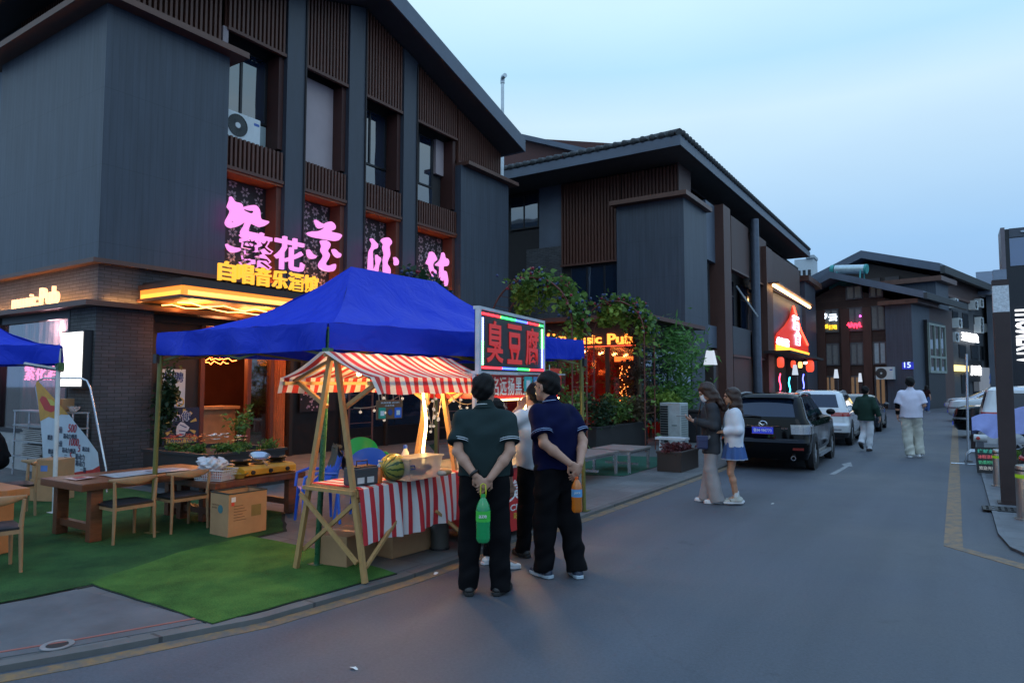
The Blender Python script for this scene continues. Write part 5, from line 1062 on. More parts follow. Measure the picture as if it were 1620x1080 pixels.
# ================================================================= striped wooden stall
pine = M('pine_wood', (0.42, 0.24, 0.09), 0.55, var=0.22, vs=5, bump=.2, stretch=(6, 6, 1.2))
awn = stripe_mat('awning_stripe', 'Y', (0.62, 0.035, 0.03), (0.72, 0.66, 0.6), 0.118, 0.5, 0.6, trans=0.35)
clo = stripe_mat('cloth_stripe', 'Y', (0.55, 0.025, 0.035), (0.68, 0.66, 0.66), 0.118, 0.46, 0.7, trans=0.1)
stall = thing('wooden_stall', 'pine market stall with a red and white striped awning', 'market stall', (-4.47, 4.7, GZ))
ZG = GZ + .012; YN, YFr = 4.05, 5.42; AX = -4.47; AZ = 1.885
def post(a, b, w_=.045, d=.035): return MB().beam(a, b, w_, d, (0, 1, 0)).build('post', pine, stall)
for Y in (YN, YFr):
    for s_, fx_ in ((1, -4.06), (-1, -4.9)):
        post((fx_, Y, ZG), (AX + s_ * .035, Y, AZ))
        px_ = AX + (fx_ - AX) * .27
        MB().beam((px_, Y + .04, 1.45), (AX + s_ * .51, Y + .04, 1.675), .035, .03, (0, 1, 0)).build('brace', pine, stall)
        MB().beam((AX, Y, AZ - .02), (AX + s_ * .53, Y + .02, 1.67), .03, .03, (0, 1, 0)).build('rafter', pine, stall)
    MB().beam((-4.82, Y - .036, .7), (-4.12, Y - .036, .2), .035, .022, (0, 1, 0)).build('cross_brace', pine, stall)
    MB().beam((-4.17, Y + .036, .7), (-4.85, Y + .036, .2), .035, .022, (0, 1, 0)).build('cross_brace', pine, stall)
    MB().beam((-4.78, Y - .03, .755), (-4.17, Y - .03, .755), .04, .03).build('cross_rail', pine, stall)
for x, z in ((AX, AZ + .01), (AX + .52, 1.655), (AX - .52, 1.655)): MB().beam((x, YN - .1, z), (x, YFr + .15, z), .03, .03).build('purlin', pine, stall)
MB().bx(-4.77, -4.17, YN - .01, YFr + .06, .765, .785).build('table_board', pine, stall)
for x in (-4.17, -4.77): MB().beam((x, YN, .74), (x, YFr, .74), .03, .05).build('table_rail', pine, stall)
MB().beam((-4.075, YN + .02, .16), (-4.12, YN + .42, .46), .03, .025).build('front_strut', pine, stall); MB().beam((-4.075, YFr - .02, .16), (-4.12, YFr - .4, .46), .03, .025).build('front_strut', pine, stall)
def awn_side(s_):
    def f(u, v):
        Y = YN - .13 + (YFr - YN + .36) * u + (.02 * math.sin(v * 3) if u in (0, 1) else 0); k = v
        if k < .72: q_ = k / .72; x = AX + s_ * (.02 + .53 * q_); z = AZ + .035 - .215 * q_ - .028 * math.sin(math.pi * q_) + .006 * math.sin(u * 37 + q_ * 4)
        else: q_ = (k - .72) / .28; x = AX + s_ * (.55 + (.035 + .02 * math.sin(u * 29 + s_) + (.05 * max(0, 1 - u * 9) if s_ > 0 else 0)) * q_); z = AZ + .035 - .215 - .14 * q_ + .006 * math.sin(u * 23) * q_
        return (x, Y, z)
    return MB().grid(f, 90, 25)
mb = awn_side(1); mb2 = awn_side(-1); mb.add(mb2.v, mb2.f); mb.build('awning', awn, stall, smooth=40)
# cloth over the table, hanging down the front
def cl_(u, v):
    Y = YN + .0 + (YFr - YN + .05) * u + .015 * v
    if v < .45: q_ = v / .45; return (-4.74 + .585 * q_, Y, .79 + .003 * math.sin(u * 40))
    q_ = (v - .45) / .55; return (-4.155 + q_ * (.045 + .026 * math.sin(u * 27) + .014 * math.sin(u * 61 + 1)) + .01 * math.sin(q_ * 3.1), Y + .02 * q_ * math.sin(u * 9), .788 - .46 * q_ + .012 * math.sin(u * 11) * q_)
o = MB().grid(cl_, 140, 26).build('tablecloth', clo, None, smooth=50); tag(o, 'red and white striped cloth hanging from the stall table', 'tablecloth')
# warm light inside the stall
led = thing('led_tube', 'glowing warm light tube wound down the far stall post', 'light', (-4.5, YFr, 1.7))
MB().tube([(-4.56 - .02 * math.sin(k * .9), YFr - .06, 1.72 - k * .09) for k in range(11)], .014, 8).build('tube', E('warm_tube_light', (1.0, 0.66, 0.25), 14.0), led, smooth=True)
MB().bx(-4.6, -4.54, YFr - .05, YFr - .03, 1.7, 1.76).build('clip', black_p, led)
for k, (x, y, z) in enumerate(((-4.47, 4.35, 1.74), (-4.47, 5.1, 1.74))):
    b_ = thing('light_bulb', ['bare warm bulb under the near end of the striped awning', 'bare warm bulb under the far end of the striped awning'][k], 'light bulb', (x, y, z), 0, 'bulbs under the awning')
    MB().ball((x, y, z), .022, 12, 8).build('globe', E('bulb_glow', (1.0, .6, .2), 55.0), b_, smooth=True); MB().lathe([(.012, .015), (.014, .06), (.004, .07)], (x, y, z), 10).build('socket', black_p, b_); MB().tube([(x, y, z + .07), (x, y, AZ)], .003, 5).build('cord', black_p, b_)
lamp('stall_lamp', (-4.47, 4.4, 1.66), 20, (1.0, .58, .2), .05); lamp('stall_lamp', (-4.47, 5.15, 1.62), 28, (1.0, .58, .2), .05)
# fairy lights along the awning, each with its little globes
fg = E('fairy_globe', (1.0, .82, .66), .55); wire = M('pale_wire', (.45, .36, .25), .6)
def string(label, pts, n_b, seed):
    t = thing('string_lights', label, 'string lights', pts[0], 0, 'string lights on the stall'); r_ = random.Random(seed); mb = MB(); path = [Vector(p) for p in pts]
    mb.tube(path, .0035, 5); MB_pts = []
    for k in range(n_b):
        s_ = (k + .5) / n_b * (len(path) - 1); i = int(s_); p = path[i].lerp(path[i + 1], s_ - i); q_ = p + Vector((r_.uniform(-.015, .015), r_.uniform(-.015, .015), -.035)); mb.tube([p, q_], .002, 4); MB_pts.append(q_)
    mb.build('wire', wire, t)
    g0 = None
    for q_ in MB_pts:
        if g0 is None: g0 = MB().ball((0, 0, 0), .0125, 8, 6).build('globe', fg, t, smooth=True, world=False); g_ = g0
        else: g_ = g0.copy(); COL.objects.link(g_); g_.parent = t
        g_.location = q_ - t.location
    return t
XE = AX + .54
cat = lambda a, b, sag, n=8: [(a[0] + (b[0] - a[0]) * k / n, a[1] + (b[1] - a[1]) * k / n, a[2] + (b[2] - a[2]) * k / n - sag * 4 * (k / n) * (1 - k / n)) for k in range(n + 1)]
string('string lights looped from the near stall post to the awning edge', cat((-4.25, 4.08, 1.45), (XE, 4.4, 1.6), .05), 4, 1)
string('string lights hanging straight down left of the wooden board', cat((XE + .01, 4.06, 1.6), (XE, 4.12, 1.36), .0), 4, 2)
string('string lights hanging in a knot right of the wooden board', cat((XE, 4.62, 1.6), (XE, 4.72, 1.26), .02) + cat((XE, 4.72, 1.26), (XE, 4.76, 1.6), .02), 9, 3)
string('string lights dipping between the board and the lit post', cat((XE, 4.74, 1.58), (-4.3, 5.3, 1.5), .2), 8, 4)
string('string lights hanging along the far stall post', cat((XE - .05, 5.2, 1.58), (-4.15, 5.38, 1.02), .03), 7, 5)
string('string lights swagged at the far end of the awning', cat((-4.3, 5.42, 1.55), (XE, 5.58, 1.58), .12), 5, 6)
# hanging board with two blank cards
hb = thing('hanging_board', 'small wooden board with green and blue cards hanging from the awning', 'board', (XE + .01, 4.25, 1.38)); XH = XE + .015
a = at_x(596, 664, XH); b_ = at_x(637, 632, XH)
MB().bx(XH - .012, XH, a.y, b_.y, a.z, b_.z).build('board', M('board_wood', (0.16, 0.07, 0.03), .6, var=.3, vs=9), hb, bevel=.004)
W_, H_ = b_.y - a.y, b_.z - a.z
for nm, c_, y0, h_ in (('green_card', (0.02, 0.3, 0.2), .06, .62), ('blue_card', (0.03, 0.14, 0.6), .68, .6)):
    k = MB().bx(XH, XH + .004, a.y + W_ * y0, a.y + W_ * (y0 + .26), a.z + H_ * .06, a.z + H_ * h_).build(nm, M(nm, c_, .4), hb); MB().bx(XH + .004, XH + .006, a.y + W_ * (y0 + .06), a.y + W_ * (y0 + .2), a.z + H_ * .2, a.z + H_ * .45).build('white_square', M('card_white', (.7, .7, .7), .5), k)
text('lettering', '欢迎光临 请扫码', wht, hb, (XH, a.y + W_ * .14, a.z + H_ * .82), PY_, UP, W_ * .72, H_ * .09, .003); text('lettering', '小本生意', wht, hb, (XH, a.y + W_ * .3, a.z + H_ * .67), PY_, UP, W_ * .36, H_ * .09, .003)
MB().lathe([(0, 0), (.026, 0), (.026, .003), (0, .003)], (XH + .001, a.y + W_ * .5, a.z + H_ * .36), 20, Matrix.Rotation(math.pi / 2, 4, 'Y'), caps=False).build('round_mark', navy, hb)
for u in (.1, .35, .65, .9): MB().tube([(XH - .006, a.y + W_ * u, b_.z), (XE, a.y + W_ * u, 1.6)], .003, 5).build('cord', wire, hb)
# goods on the stall table
TZ = .793
def on_table(px, py): return at_z(px, py, TZ)
p = on_table(577, 767); t_ = thing('cash_box', 'dark grey cash box with label stickers at the near end of the stall table', 'cash box', p, R(-8)); gm = M('grey_plastic', (0.06, 0.06, 0.065), .5)
MB().bx(-.14, .02, -.12, .13, 0, .15).build('case', gm, t_, bevel=.012, world=False); MB().bx(-.13, .01, -.11, .12, .15, .158).build('lid', M('dark_lid', (0.03, 0.03, 0.032), .35), t_, world=False)
for y in (-.06, .04): MB().bx(.02, .0225, y - .03, y + .04, .02, .07).build('sticker', M('sticker', (.6, .6, .58), .5), t_, world=False)
MB().tube([(-.05, -.05, .158), (-.05, -.05, .2), (-.05, .06, .2), (-.05, .06, .158)], .006, 8).build('handle', black_p, t_, world=False)
p = on_table(599, 764); t_ = thing('pump_bottle', 'orange sauce pump bottle between the cash box and the watermelon', 'bottle', p)
MB().lathe([(.028, 0), (.032, .01), (.032, .1), (.014, .13), (.012, .14)], n=16).build('body', M('orange_sauce', (0.6, 0.13, 0.02), .25), t_, smooth=50, world=False); MB().lathe([(.014, .14), (.014, .16), (.004, .162), (.004, .19)], n=12).build('pump', wht, t_, smooth=50, world=False); MB().bx(-.005, .035, -.006, .006, .185, .195).build('nozzle', wht, t_, world=False)
def melon_mat():
    m, t, b = nodes_of('watermelon_rind'); c = nn(t, 'ShaderNodeTexCoord'); s = nn(t, 'ShaderNodeSeparateXYZ'); t.links.new(c.outputs['Object'], s.inputs[0])
    sb = nn(t, 'ShaderNodeMath', operation='SUBTRACT'); sb.inputs[1].default_value = .12; t.links.new(s.outputs['Z'], sb.inputs[0])
    at = nn(t, 'ShaderNodeMath', operation='ARCTAN2'); t.links.new(sb.outputs[0], at.inputs[0]); t.links.new(s.outputs['X'], at.inputs[1])
    n1 = nn(t, 'ShaderNodeTexNoise', i_Scale=22.0, i_Detail=4.0); t.links.new(c.outputs['Object'], n1.inputs['Vector'])
    ad = nn(t, 'ShaderNodeMath', operation='MULTIPLY_ADD'); ad.inputs[1].default_value = .55; t.links.new(n1.outputs['Fac'], ad.inputs[0]); t.links.new(at.outputs[0], ad.inputs[2])
    ml = nn(t, 'ShaderNodeMath', operation='MULTIPLY'); ml.inputs[1].default_value = 11; t.links.new(ad.outputs[0], ml.inputs[0]); sn = nn(t, 'ShaderNodeMath', operation='SINE'); t.links.new(ml.outputs[0], sn.inputs[0])
    rp = nn(t, 'ShaderNodeValToRGB'); rp.color_ramp.elements[0].position = .5; rp.color_ramp.elements[0].color = (.28, .27, .05, 1); rp.color_ramp.elements[1].position = .62; rp.color_ramp.elements[1].color = (.02, .06, .02, 1)
    t.links.new(sn.outputs[0], rp.inputs[0]); t.links.new(rp.outputs[0], b.inputs['Base Color']); b.inputs['Roughness'].default_value = .35; return m
p = on_table(622, 760); t_ = thing('watermelon', 'striped green watermelon lying on the stall table', 'watermelon', p, R(8)); o = MB().ball((0, 0, .12), .12, 28, 18, (1, 1.22, 1)).build('rind', melon_mat(), t_, smooth=True, world=False); MB().tube([(0, .145, .125), (.005, .17, .135)], .005, 6).build('stalk', olive_p, t_, world=False)
p = on_table(668, 757); t_ = thing('storage_box', 'translucent plastic box of wrapped snacks on the stall table', 'storage box', p, R(2))
pl = M('milky_plastic', (.72, .66, .58), .35, var=.05, trans=.55, alpha=.8); hh = .19
f = MB(); f.add([(-.16, -.2, 0), (.02, -.2, 0), (.02, .22, 0), (-.16, .22, 0), (-.18, -.23, hh), (.04, -.23, hh), (.04, .25, hh), (-.18, .25, hh)], [(3, 2, 1, 0), (0, 1, 5, 4), (1, 2, 6, 5), (2, 3, 7, 6), (3, 0, 4, 7)]); f.build('tub', pl, t_, world=False)
f = MB(); f.bx(-.19, .05, -.24, .26, hh, hh + .012); f.build('rim', pl, t_, world=False)
r_ = random.Random(4)
for k in range(12): s_ = MB().ball((r_.uniform(-.13, -.01), r_.uniform(-.1, .14), r_.uniform(.04, .11)), .035, 10, 7, (1, 1.2, .8)).build('snack', M('snack_%d' % (k % 3), [(.7, .1, .2), (.65, .45, .05), (.5, .05, .15)][k % 3], .4), t_, smooth=True, world=False)
MB().tube([(.045, -.22, .14), (.055, -.18, .14), (.055, -.17, .11), (.045, -.21, .11)], .006, 6).build('latch', navy, t_, world=False)
p = on_table(641, 740); t_ = thing('milk_bottle', 'white bottle with a blue cap behind the plastic box', 'bottle', p); MB().lathe([(.035, 0), (.038, .01), (.038, .15), (.018, .19), (.016, .2)], n=18).build('body', M('milk_white', (.75, .72, .62), .3), t_, smooth=50, world=False); MB().lathe([(.021, .2), (.021, .235), (.0, .236)], n=16).build('cap', M('cap_blue', (.03, .12, .6), .35), t_, smooth=50, world=False)
p = on_table(704, 752); t_ = thing('bread_bag', 'tan paper-wrapped bread at the far end of the stall table', 'bread', p); MB().ball((0, 0, .035), .05, 14, 9, (1, 1.7, .7)).build('bread', M('bread_tan', (.5, .28, .12), .7), t_, smooth=True, world=False); MB().ball((0, -.05, .03), .045, 12, 8, (1.1, 1, .6)).build('wrapper', M('paper_wrap', (.6, .5, .4), .7), t_, smooth=True, world=False)
# boxes and stub under the stall
card = M('cardboard', (0.38, 0.22, 0.11), .8, var=.15, vs=5, bump=.15); card_d = M('cardboard_edge', (0.22, 0.12, 0.06), .85)
def carton(label, loc, rz, w_, d, h, open_top=False, marks=True, name='cardboard_box'):
    t = thing(name, label, 'box', loc, rz)
    if open_top:
        f = MB(); th = .008; f.bx(-w_ / 2, w_ / 2, -d / 2, -d / 2 + th, 0, h); f.bx(-w_ / 2, w_ / 2, d / 2 - th, d / 2, 0, h); f.bx(-w_ / 2, -w_ / 2 + th, -d / 2 + th, d / 2 - th, 0, h - .001); f.bx(w_ / 2 - th, w_ / 2, -d / 2 + th, d / 2 - th, 0, h - .001); f.bx(-w_ / 2 + th, w_ / 2 - th, -d / 2 + th, d / 2 - th, 0.003, .01); f.build('carton', card, t, world=False)
        mb = MB(); [mb.bx(*q_) for q_ in ((-w_ / 2 - .003, w_ / 2 + .003, -d / 2 - .003, -d / 2 + .011, h, h + .014), (-w_ / 2 - .003, w_ / 2 + .003, d / 2 - .011, d / 2 + .003, h, h + .014), (-w_ / 2 - .003, -w_ / 2 + .011, -d / 2 + .012, d / 2 - .012, h, h + .013), (w_ / 2 - .011, w_ / 2 + .003, -d / 2 + .012, d / 2 - .012, h, h + .013))]; mb.build('dark_rim', M('dark_tape', (.03, .04, .035), .6), t, world=False)
    else:
        MB().bx(-w_ / 2, w_ / 2, -d / 2, d / 2, 0, h).build('carton', card, t, bevel=.006, world=False); MB().bx(-w_ / 2 - .001, w_ / 2 + .001, -.03, .03, h, h + .002).build('tape', M('tape', (.42, .3, .16), .3), t, world=False)
    return t
p = at_z(556, 884, GZ); carton('low brown cardboard box under the near end of the stall', (-4.75, 4.5, GZ), R(10), .34, .46, .27); carton('wide brown cardboard box pushed under the middle of the stall', (-4.62, 5.05, GZ), R(-4), .42, .55, .23)
t_ = thing('floor_stub', 'short dark round post under the far end of the stall', 'post', (-4.32, 5.32, GZ)); MB().lathe([(.09, 0), (.09, .3), (.085, .31), (0, .31)], n=20).build('drum', M('dark_grey_drum', (.05, .05, .045), .6), t_, smooth=50, world=False); MB().lathe([(.1, 0), (.1, .02), (.092, .02)], n=20).build('base_ring', black_p, t_, world=False)

# ================================================================= snack cart beside it, with banner and LED sign
redp = M('cart_red', (0.55, 0.02, 0.018), .4, var=.1); cart = thing('snack_cart', 'red snack cart with white characters and a lit counter', 'food cart', (-4.6, 6.6, 0.03)); CX0, CX1, CY0, CY1 = -4.85, -3.98, 5.6, 7.1
MB().bx(CX0, CX1 - .004, CY0, CY1, .16, .76).build('body', redp, cart, bevel=.01)
fp = MB().bx(CX1 - .003, CX1 + .012, CY0 + .01, CY1 - .01, .1, .77).build('front_panel', redp, cart)
whc = M('white_character', (.78, .78, .76), .5); yc = M('yellow_character', (.7, .5, .05), .5)
a = at_x(803, 794, CX1); b_ = at_x(823, 756, CX1); cw = b_.y - a.y
for i, ch in enumerate('臭豆腐'): text('character', ch, whc, cart, (CX1 + .012, a.y + i * cw * 1.3, a.z), PY_, UP, cw, b_.z - a.z, .004, .012)
text('lettering', 'CHOUDOUFU', whc, cart, (CX1 + .012, a.y + .03, a.z - .1), PY_, UP, 1.0, .065, .004, .012); text('small_lettering', '味道好极了', yc, cart, (CX1 + .012, a.y + .1, a.z - .2), PY_, UP, .75, .08, .004, .006)
MB().bx(CX0 - .02, CX1 + .06, CY0 - .03, CY1 + .02, .77, .8).build('counter', M('steel_counter', (.6, .58, .52), .3, .6), cart)
MB().lathe([(0, 0), (.1, 0), (.1, .005), (.06, .005), (.06, .006), (0, .006)], (CX1 + .0125, a.y - .06, a.z + .3), 24, Matrix.Rotation(math.pi / 2, 4, 'Y'), caps=False).build('green_roundel', M('roundel_green', (.05, .45, .12), .5), cart)
for y in (5.85, 6.85):
    for x in (CX0 + .12, CX1 - .1): MB().lathe([(.12, -.025), (.13, 0), (.12, .025)], (x, y, .16), 20, Matrix.Rotation(math.pi / 2, 4, 'Y')).build('wheel', black_p, cart, smooth=40)
ybr = E('strip_yellow_white', (1.0, .74, .3), 9.0)
for x, y in ((CX1 - .04, CY0 + .03), (CX1 - .04, 6.4), (CX1 - .04, CY1 - .03), (CX0 + .04, CY0 + .03), (CX0 + .04, CY1 - .03)):
    o = MB().bx(x - .02, x + .02, y - .02, y + .02, .8, 1.5).build('upright', M('cart_upright', (.5, .42, .3), .4, .3), cart)
    if x > -4.5 and y < 7: MB().bx(x + .021, x + .03, y - .012, y + .012, .9, 1.48).build('led_strip', ybr, o)
MB().bx(CX0, CX1, CY0, CY1, 1.5, 1.75).build('fascia', redp, cart); MB().bx(CX0 - .1, CX1 + .05, CY0 - .08, CY1 + .1, 1.752, 1.77).build('roof', M('cart_roof', (.4, .38, .4), .5), cart)
MB().bx(CX1 + .002, CX1 + .02, CY0, CY1, 1.475, 1.492).build('led_strip', ybr, cart)
a = at_x(777, 607, CX1); q = at_x(815, 586, CX1); st_ = (q.y - a.y) / 3
for i, ch in enumerate('名远扬黑豆皇'): text('character', ch, whc, cart, (CX1 + .001, a.y + i * st_, 1.53), PY_, UP, st_ * .84, .19, .006, .01)
text('side_lettering', '臭豆腐', yc, cart, (CX0 + .06, CY0 - .001, 1.54), PX_, UP, .7, .17, .006, .01)
for k, c_ in enumerate(((.03, .4, .42), (.08, .25, .5))): MB().bx(CX1 + .03, CX1 + .036, 6.3 + k * .19, 6.46 + k * .19, 1.57, 1.73).build('hanging_card', M('cart_card_%d' % k, c_, .4), cart); MB().bx(CX1 + .0365, CX1 + .038, 6.34 + k * .19, 6.42 + k * .19, 1.6, 1.69).build('white_square', MATS['card_white'], cart.children[-1])
lamp('cart_lamp', (-4.3, 6.3, 1.42), 45, (1.0, .68, .28), .1)
cg = thing('food_tray', 'steel tray of fried snacks on the lit cart counter', 'tray', (-4.5, 6.3, .8)); MB().bx(-.2, .2, -.3, .3, 0, .05).build('pan', M('tray_steel', (.55, .52, .48), .3, .8), cg, world=False)
for k in range(14): MB().ball((random.uniform(-.15, .15), random.uniform(-.25, .25), .065), .035, 8, 6, (1, 1, .7)).build('snack', M('fried_brown', (.25, .1, .03), .6), cg, smooth=True, world=False)
# LED sign board on its white frame
A, B = Vector((-3.8, 5.27, 0)), Vector((-4.07, 6.92, 0)); dS = (B - A).normalized(); nS = Vector((dS.y, -dS.x, 0)); Ls = (B - A).length
sb = thing('led_sign', 'LED sign board with three red characters in a multicoloured light border', 'sign', (A.x, A.y, 1.77)); Z0, Z1 = 1.773, 2.364
def sbx(u0, u1, z0, z1, n0, n1, name, mat, parent=sb):
    ps = [A + dS * u + nS * n for u, n in ((u0, n0), (u1, n0), (u1, n1), (u0, n1))]; return MB().prism([(p.x, p.y, z0) for p in ps], (0, 0, z1 - z0)).build(name, mat, parent)
sbx(0, Ls, Z0, Z1, -.06, 0, 'panel', M('led_black', (.01, .01, .012), .35))
alu = M('white_alu', (.6, .62, .66), .35, .3)
sbx(-.05, Ls + .03, Z1, Z1 + .03, -.05, .012, 'frame_top', alu); sbx(-.05, Ls + .03, Z0 - .03, Z0, -.07, .012, 'frame_bottom', alu); sbx(-.045, 0, Z0, Z1 + .03, -.03, .014, 'frame_side', alu); sbx(Ls, Ls + .03, Z0, Z1, -.07, .012, 'frame_side', alu)
sbx(-.045, -.01, .03, Z0 - .03, -.06, -.03, 'support_post', alu); sbx(Ls - .03, Ls + .02, .03, Z0 - .03, -.1, -.04, 'support_post', alu)
cr_, cg_, cb_ = (1, .02, .03), (.03, 1, .12), (.05, .12, 1)
seg = lambda u0, u1, z0, z1, c_: sbx(u0, u1, z0, z1, .001, .012, 'light_strip', E('led_' + str(c_.index(1)), c_, 5.0))
for k, (f0, f1, c_) in enumerate(((.0, .26, cr_), (.26, .5, cg_), (.5, .7, cb_), (.7, .92, cr_), (.92, 1.0, cg_))): seg(.03 + f0 * (Ls - .06), .03 + f1 * (Ls - .06), Z1 - .045, Z1 - .025, c_)
for f0, f1, c_ in ((.0, .28, cr_), (.28, .52, cb_), (.52, .74, cg_), (.74, 1.0, cr_)): seg(.03 + f0 * (Ls - .06), .03 + f1 * (Ls - .06), Z0 + .025, Z0 + .045, c_)
for u, cs_ in ((.035, (cg_, cg_, cb_, cb_)), (Ls - .06, (cb_, cb_, cg_, cg_))):
    for k in range(4):
        for j in range(7): z = Z0 + .06 + (Z1 - Z0 - .13) * (k * 7 + j) / 28; sbx(u, u + .022, z, z + .012, .001, .01, 'led_dot', E('leddot_' + str(cs_[k].index(1)), tuple(min(1, x + .15) for x in cs_[k]), 9.0))
rl = E('red_character', (.9, .03, .025), .42)
for i, ch in enumerate('臭豆腐'): o_ = A + dS * (.14 + i * (Ls - .2) / 3) + nS * .002; text('character', ch, rl, sb, (o_.x, o_.y, Z0 + .085), dS, UP, (Ls - .2) / 3 * .78, Z1 - Z0 - .17, .006, .016)
# little red flag
t_ = thing('flag', 'small red flag with a yellow star at the back corner of the snack cart', 'flag', (-4.15, 7.95, 1.45)); a = at_x(870, 610, -4.15); b_ = at_x(890, 583, -4.15)
MB().grid(lambda u, v: (-4.15 + .02 * math.sin(u * 5), a.y + (b_.y - a.y) * u, a.z + (b_.z - a.z) * v), 16, 10).build('cloth', M('flag_red', (.75, .05, .02), .6), t_, smooth=True)
c_ = Vector((-4.125, a.y + (b_.y - a.y) * .62, a.z + (b_.z - a.z) * .75)); MB().prism([c_ + Vector((.01, (.045 if k % 2 == 0 else .02) * math.sin(k * math.pi / 5), (.045 if k % 2 == 0 else .02) * math.cos(k * math.pi / 5))) for k in range(10)], (.003, 0, 0)).build('star', yc, t_)
MB().tube([(-4.15, a.y - .01, a.z - .3), (-4.15, a.y - .01, b_.z + .04)], .006, 6).build('staff', white_p, t_)
# ================================================================= tables and chairs on the forecourt
dkw = M('dark_red_wood', (0.15, 0.05, 0.022), .4, var=.35, vs=4, bump=.15, stretch=(8, 1, 8)); TG = GZ + .01
def slab_table(label, x0, x1, y0, y1, h, mat, name='wooden_table'):
    t = thing(name, label, 'table', ((x0 + x1) / 2, (y0 + y1) / 2, TG)); r_ = random.Random(int(x0 * 10)); n = 18; th = .075
    L_ = [(x0 + r_.uniform(-.015, .015), y0 + (y1 - y0) * k / n) for k in range(n + 1)]; R_ = [(x1 + r_.uniform(-.015, .015), y0 + (y1 - y0) * k / n) for k in range(n + 1)]
    MB().prism([(x, y, TG + h - th) for x, y in R_ + L_[::-1]], (0, 0, th)).build('tabletop', mat, t, bevel=.006)
    for y in (y0 + .17, y1 - .17):
        for x in (x0 + .09, x1 - .09): MB().bx(x - .045, x + .045, y - .06, y + .06, TG, TG + h - th).build('leg', mat, t, bevel=.005)
        MB().bx(x0 + .135, x1 - .135, y - .03, y + .03, TG + .1, TG + .17).build('stretcher', mat, t)
    return t
slab_table('brown slab table beside the price banner, with two chairs along it', -8.28, -7.38, 3.42, 5.0, .6, dkw)
slab_table('low dark table carrying the yellow gas stove', -7.95, -6.98, 4.62, 5.9, .5, dkw)
owood = M('lamplit_wood', (0.45, 0.16, 0.05), .4, var=.2, vs=4)  # orange lamplight put into this table's wood colour
slab_table('orange-brown table cut off at the left edge', -9.2, -7.6, 2.35, 3.05, .6, owood)
lw = M('light_chair_wood', (0.34, 0.2, 0.1), .5, var=.15, vs=6, stretch=(3, 3, 1)); seatm = M('black_seat', (0.012, 0.012, 0.014), .45)
def elbow_chair(label):
    t = thing('elbow_chair', label, 'chair', (0, 0, 0), 0, 'light wooden elbow chairs')       # sits facing +y, origin under the seat
    for x in (-.21, .21):
        MB().tube([(x, -.2, 0), (x * .95, -.19, .38), (x * 1.02, -.2, .62)], [.014, .02, .015], 10).build('rear_leg', lw, t, smooth=60, world=False)
        MB().tube([(x, .2, 0), (x * .95, .18, .38)], [.014, .02], 10).build('front_leg', lw, t, smooth=60, world=False)
    mb = MB(); mb.beam((-.19, -.19, .355), (.19, -.19, .355), .028, .05); mb.beam((-.19, .18, .355), (.19, .18, .355), .028, .05)
    for x in (-.195, .195): mb.beam((x, -.18, .35), (x, .17, .35), .024, .045)
    mb.build('seat_rail', lw, t, world=False)
    def bk(u, v):
        a = (u - .5) * 2; x = .245 * a; y = -.235 + .10 * a * a + .0; hh = .022 + .05 * (1 - abs(a) ** 1.6); th = .012
        k = v * 2 * math.pi; return (x, y + th * math.cos(k) - .02 * (1 - a * a) * 0, .635 + hh * math.sin(k) * .6 - .012 * (1 - a * a))
    MB().grid(bk, 24, 12).build('backrest', lw, t, smooth=True, world=False)
    MB().grid(lambda u, v: ((u - .5) * .44, (v - .5) * .42, .385 + .02 * math.sin(math.pi * min(1, max(0, u))) ** .5 * math.sin(math.pi * v) ** .5 - .0), 14, 14).build('seat', seatm, t, smooth=True, world=False)
    MB().bx(-.215, .215, -.205, .205, .36, .387).build('seat_base', seatm, t, bevel=.008, world=False)
    return t
ch = elbow_chair('light wooden elbow chair at the brown slab table, nearest its end'); ch.location = (-7.32, 3.82, TG); ch.rotation_euler.z = R(90)
for lb, x, y, rz in (('light wooden elbow chair between the brown table and the carton', -7.3, 4.42, R(88)), ('light wooden elbow chair pulled up to the orange-brown table at the left edge', -7.0, 2.5, R(80)), ('light wooden elbow chair under the seated person in black', -9.75, 3.72, R(170))):
    c = copy_tree(ch); c.location = (x, y, TG); c.rotation_euler.z = rz; c['label'] = lb
ZT = TG + .605
t_ = thing('menu_sheet', 'pale laminated menu sheet lying along the brown slab table', 'menu', (-7.7, 4.2, ZT)); MB().grid(lambda u, v: (-7.95 + .4 * u, 3.85 + .85 * v, ZT + .004 + .004 * math.sin(u * 6 + v * 4)), 8, 12).build('sheet', M('pale_sheet', (.42, .46, .5), .3), t_); MB().bx(-7.85, -7.65, 4.3, 4.6, ZT + .009, ZT + .0105).build('print', M('print_grey', (.2, .24, .3), .5), t_)
t_ = thing('menu_sheet', 'folded red and white leaflet at the near end of the slab table', 'menu', (-7.85, 3.6, ZT)); MB().grid(lambda u, v: (-7.98 + .25 * u, 3.52 + .2 * v, ZT + .004 + .01 * v * u), 6, 6).build('sheet', M('leaflet', (.5, .3, .3), .4), t_); MB().bx(-7.9, -7.8, 3.56, 3.66, ZT + .012, ZT + .014).build('print', M('red_print', (.4, .05, .05), .5), t_)
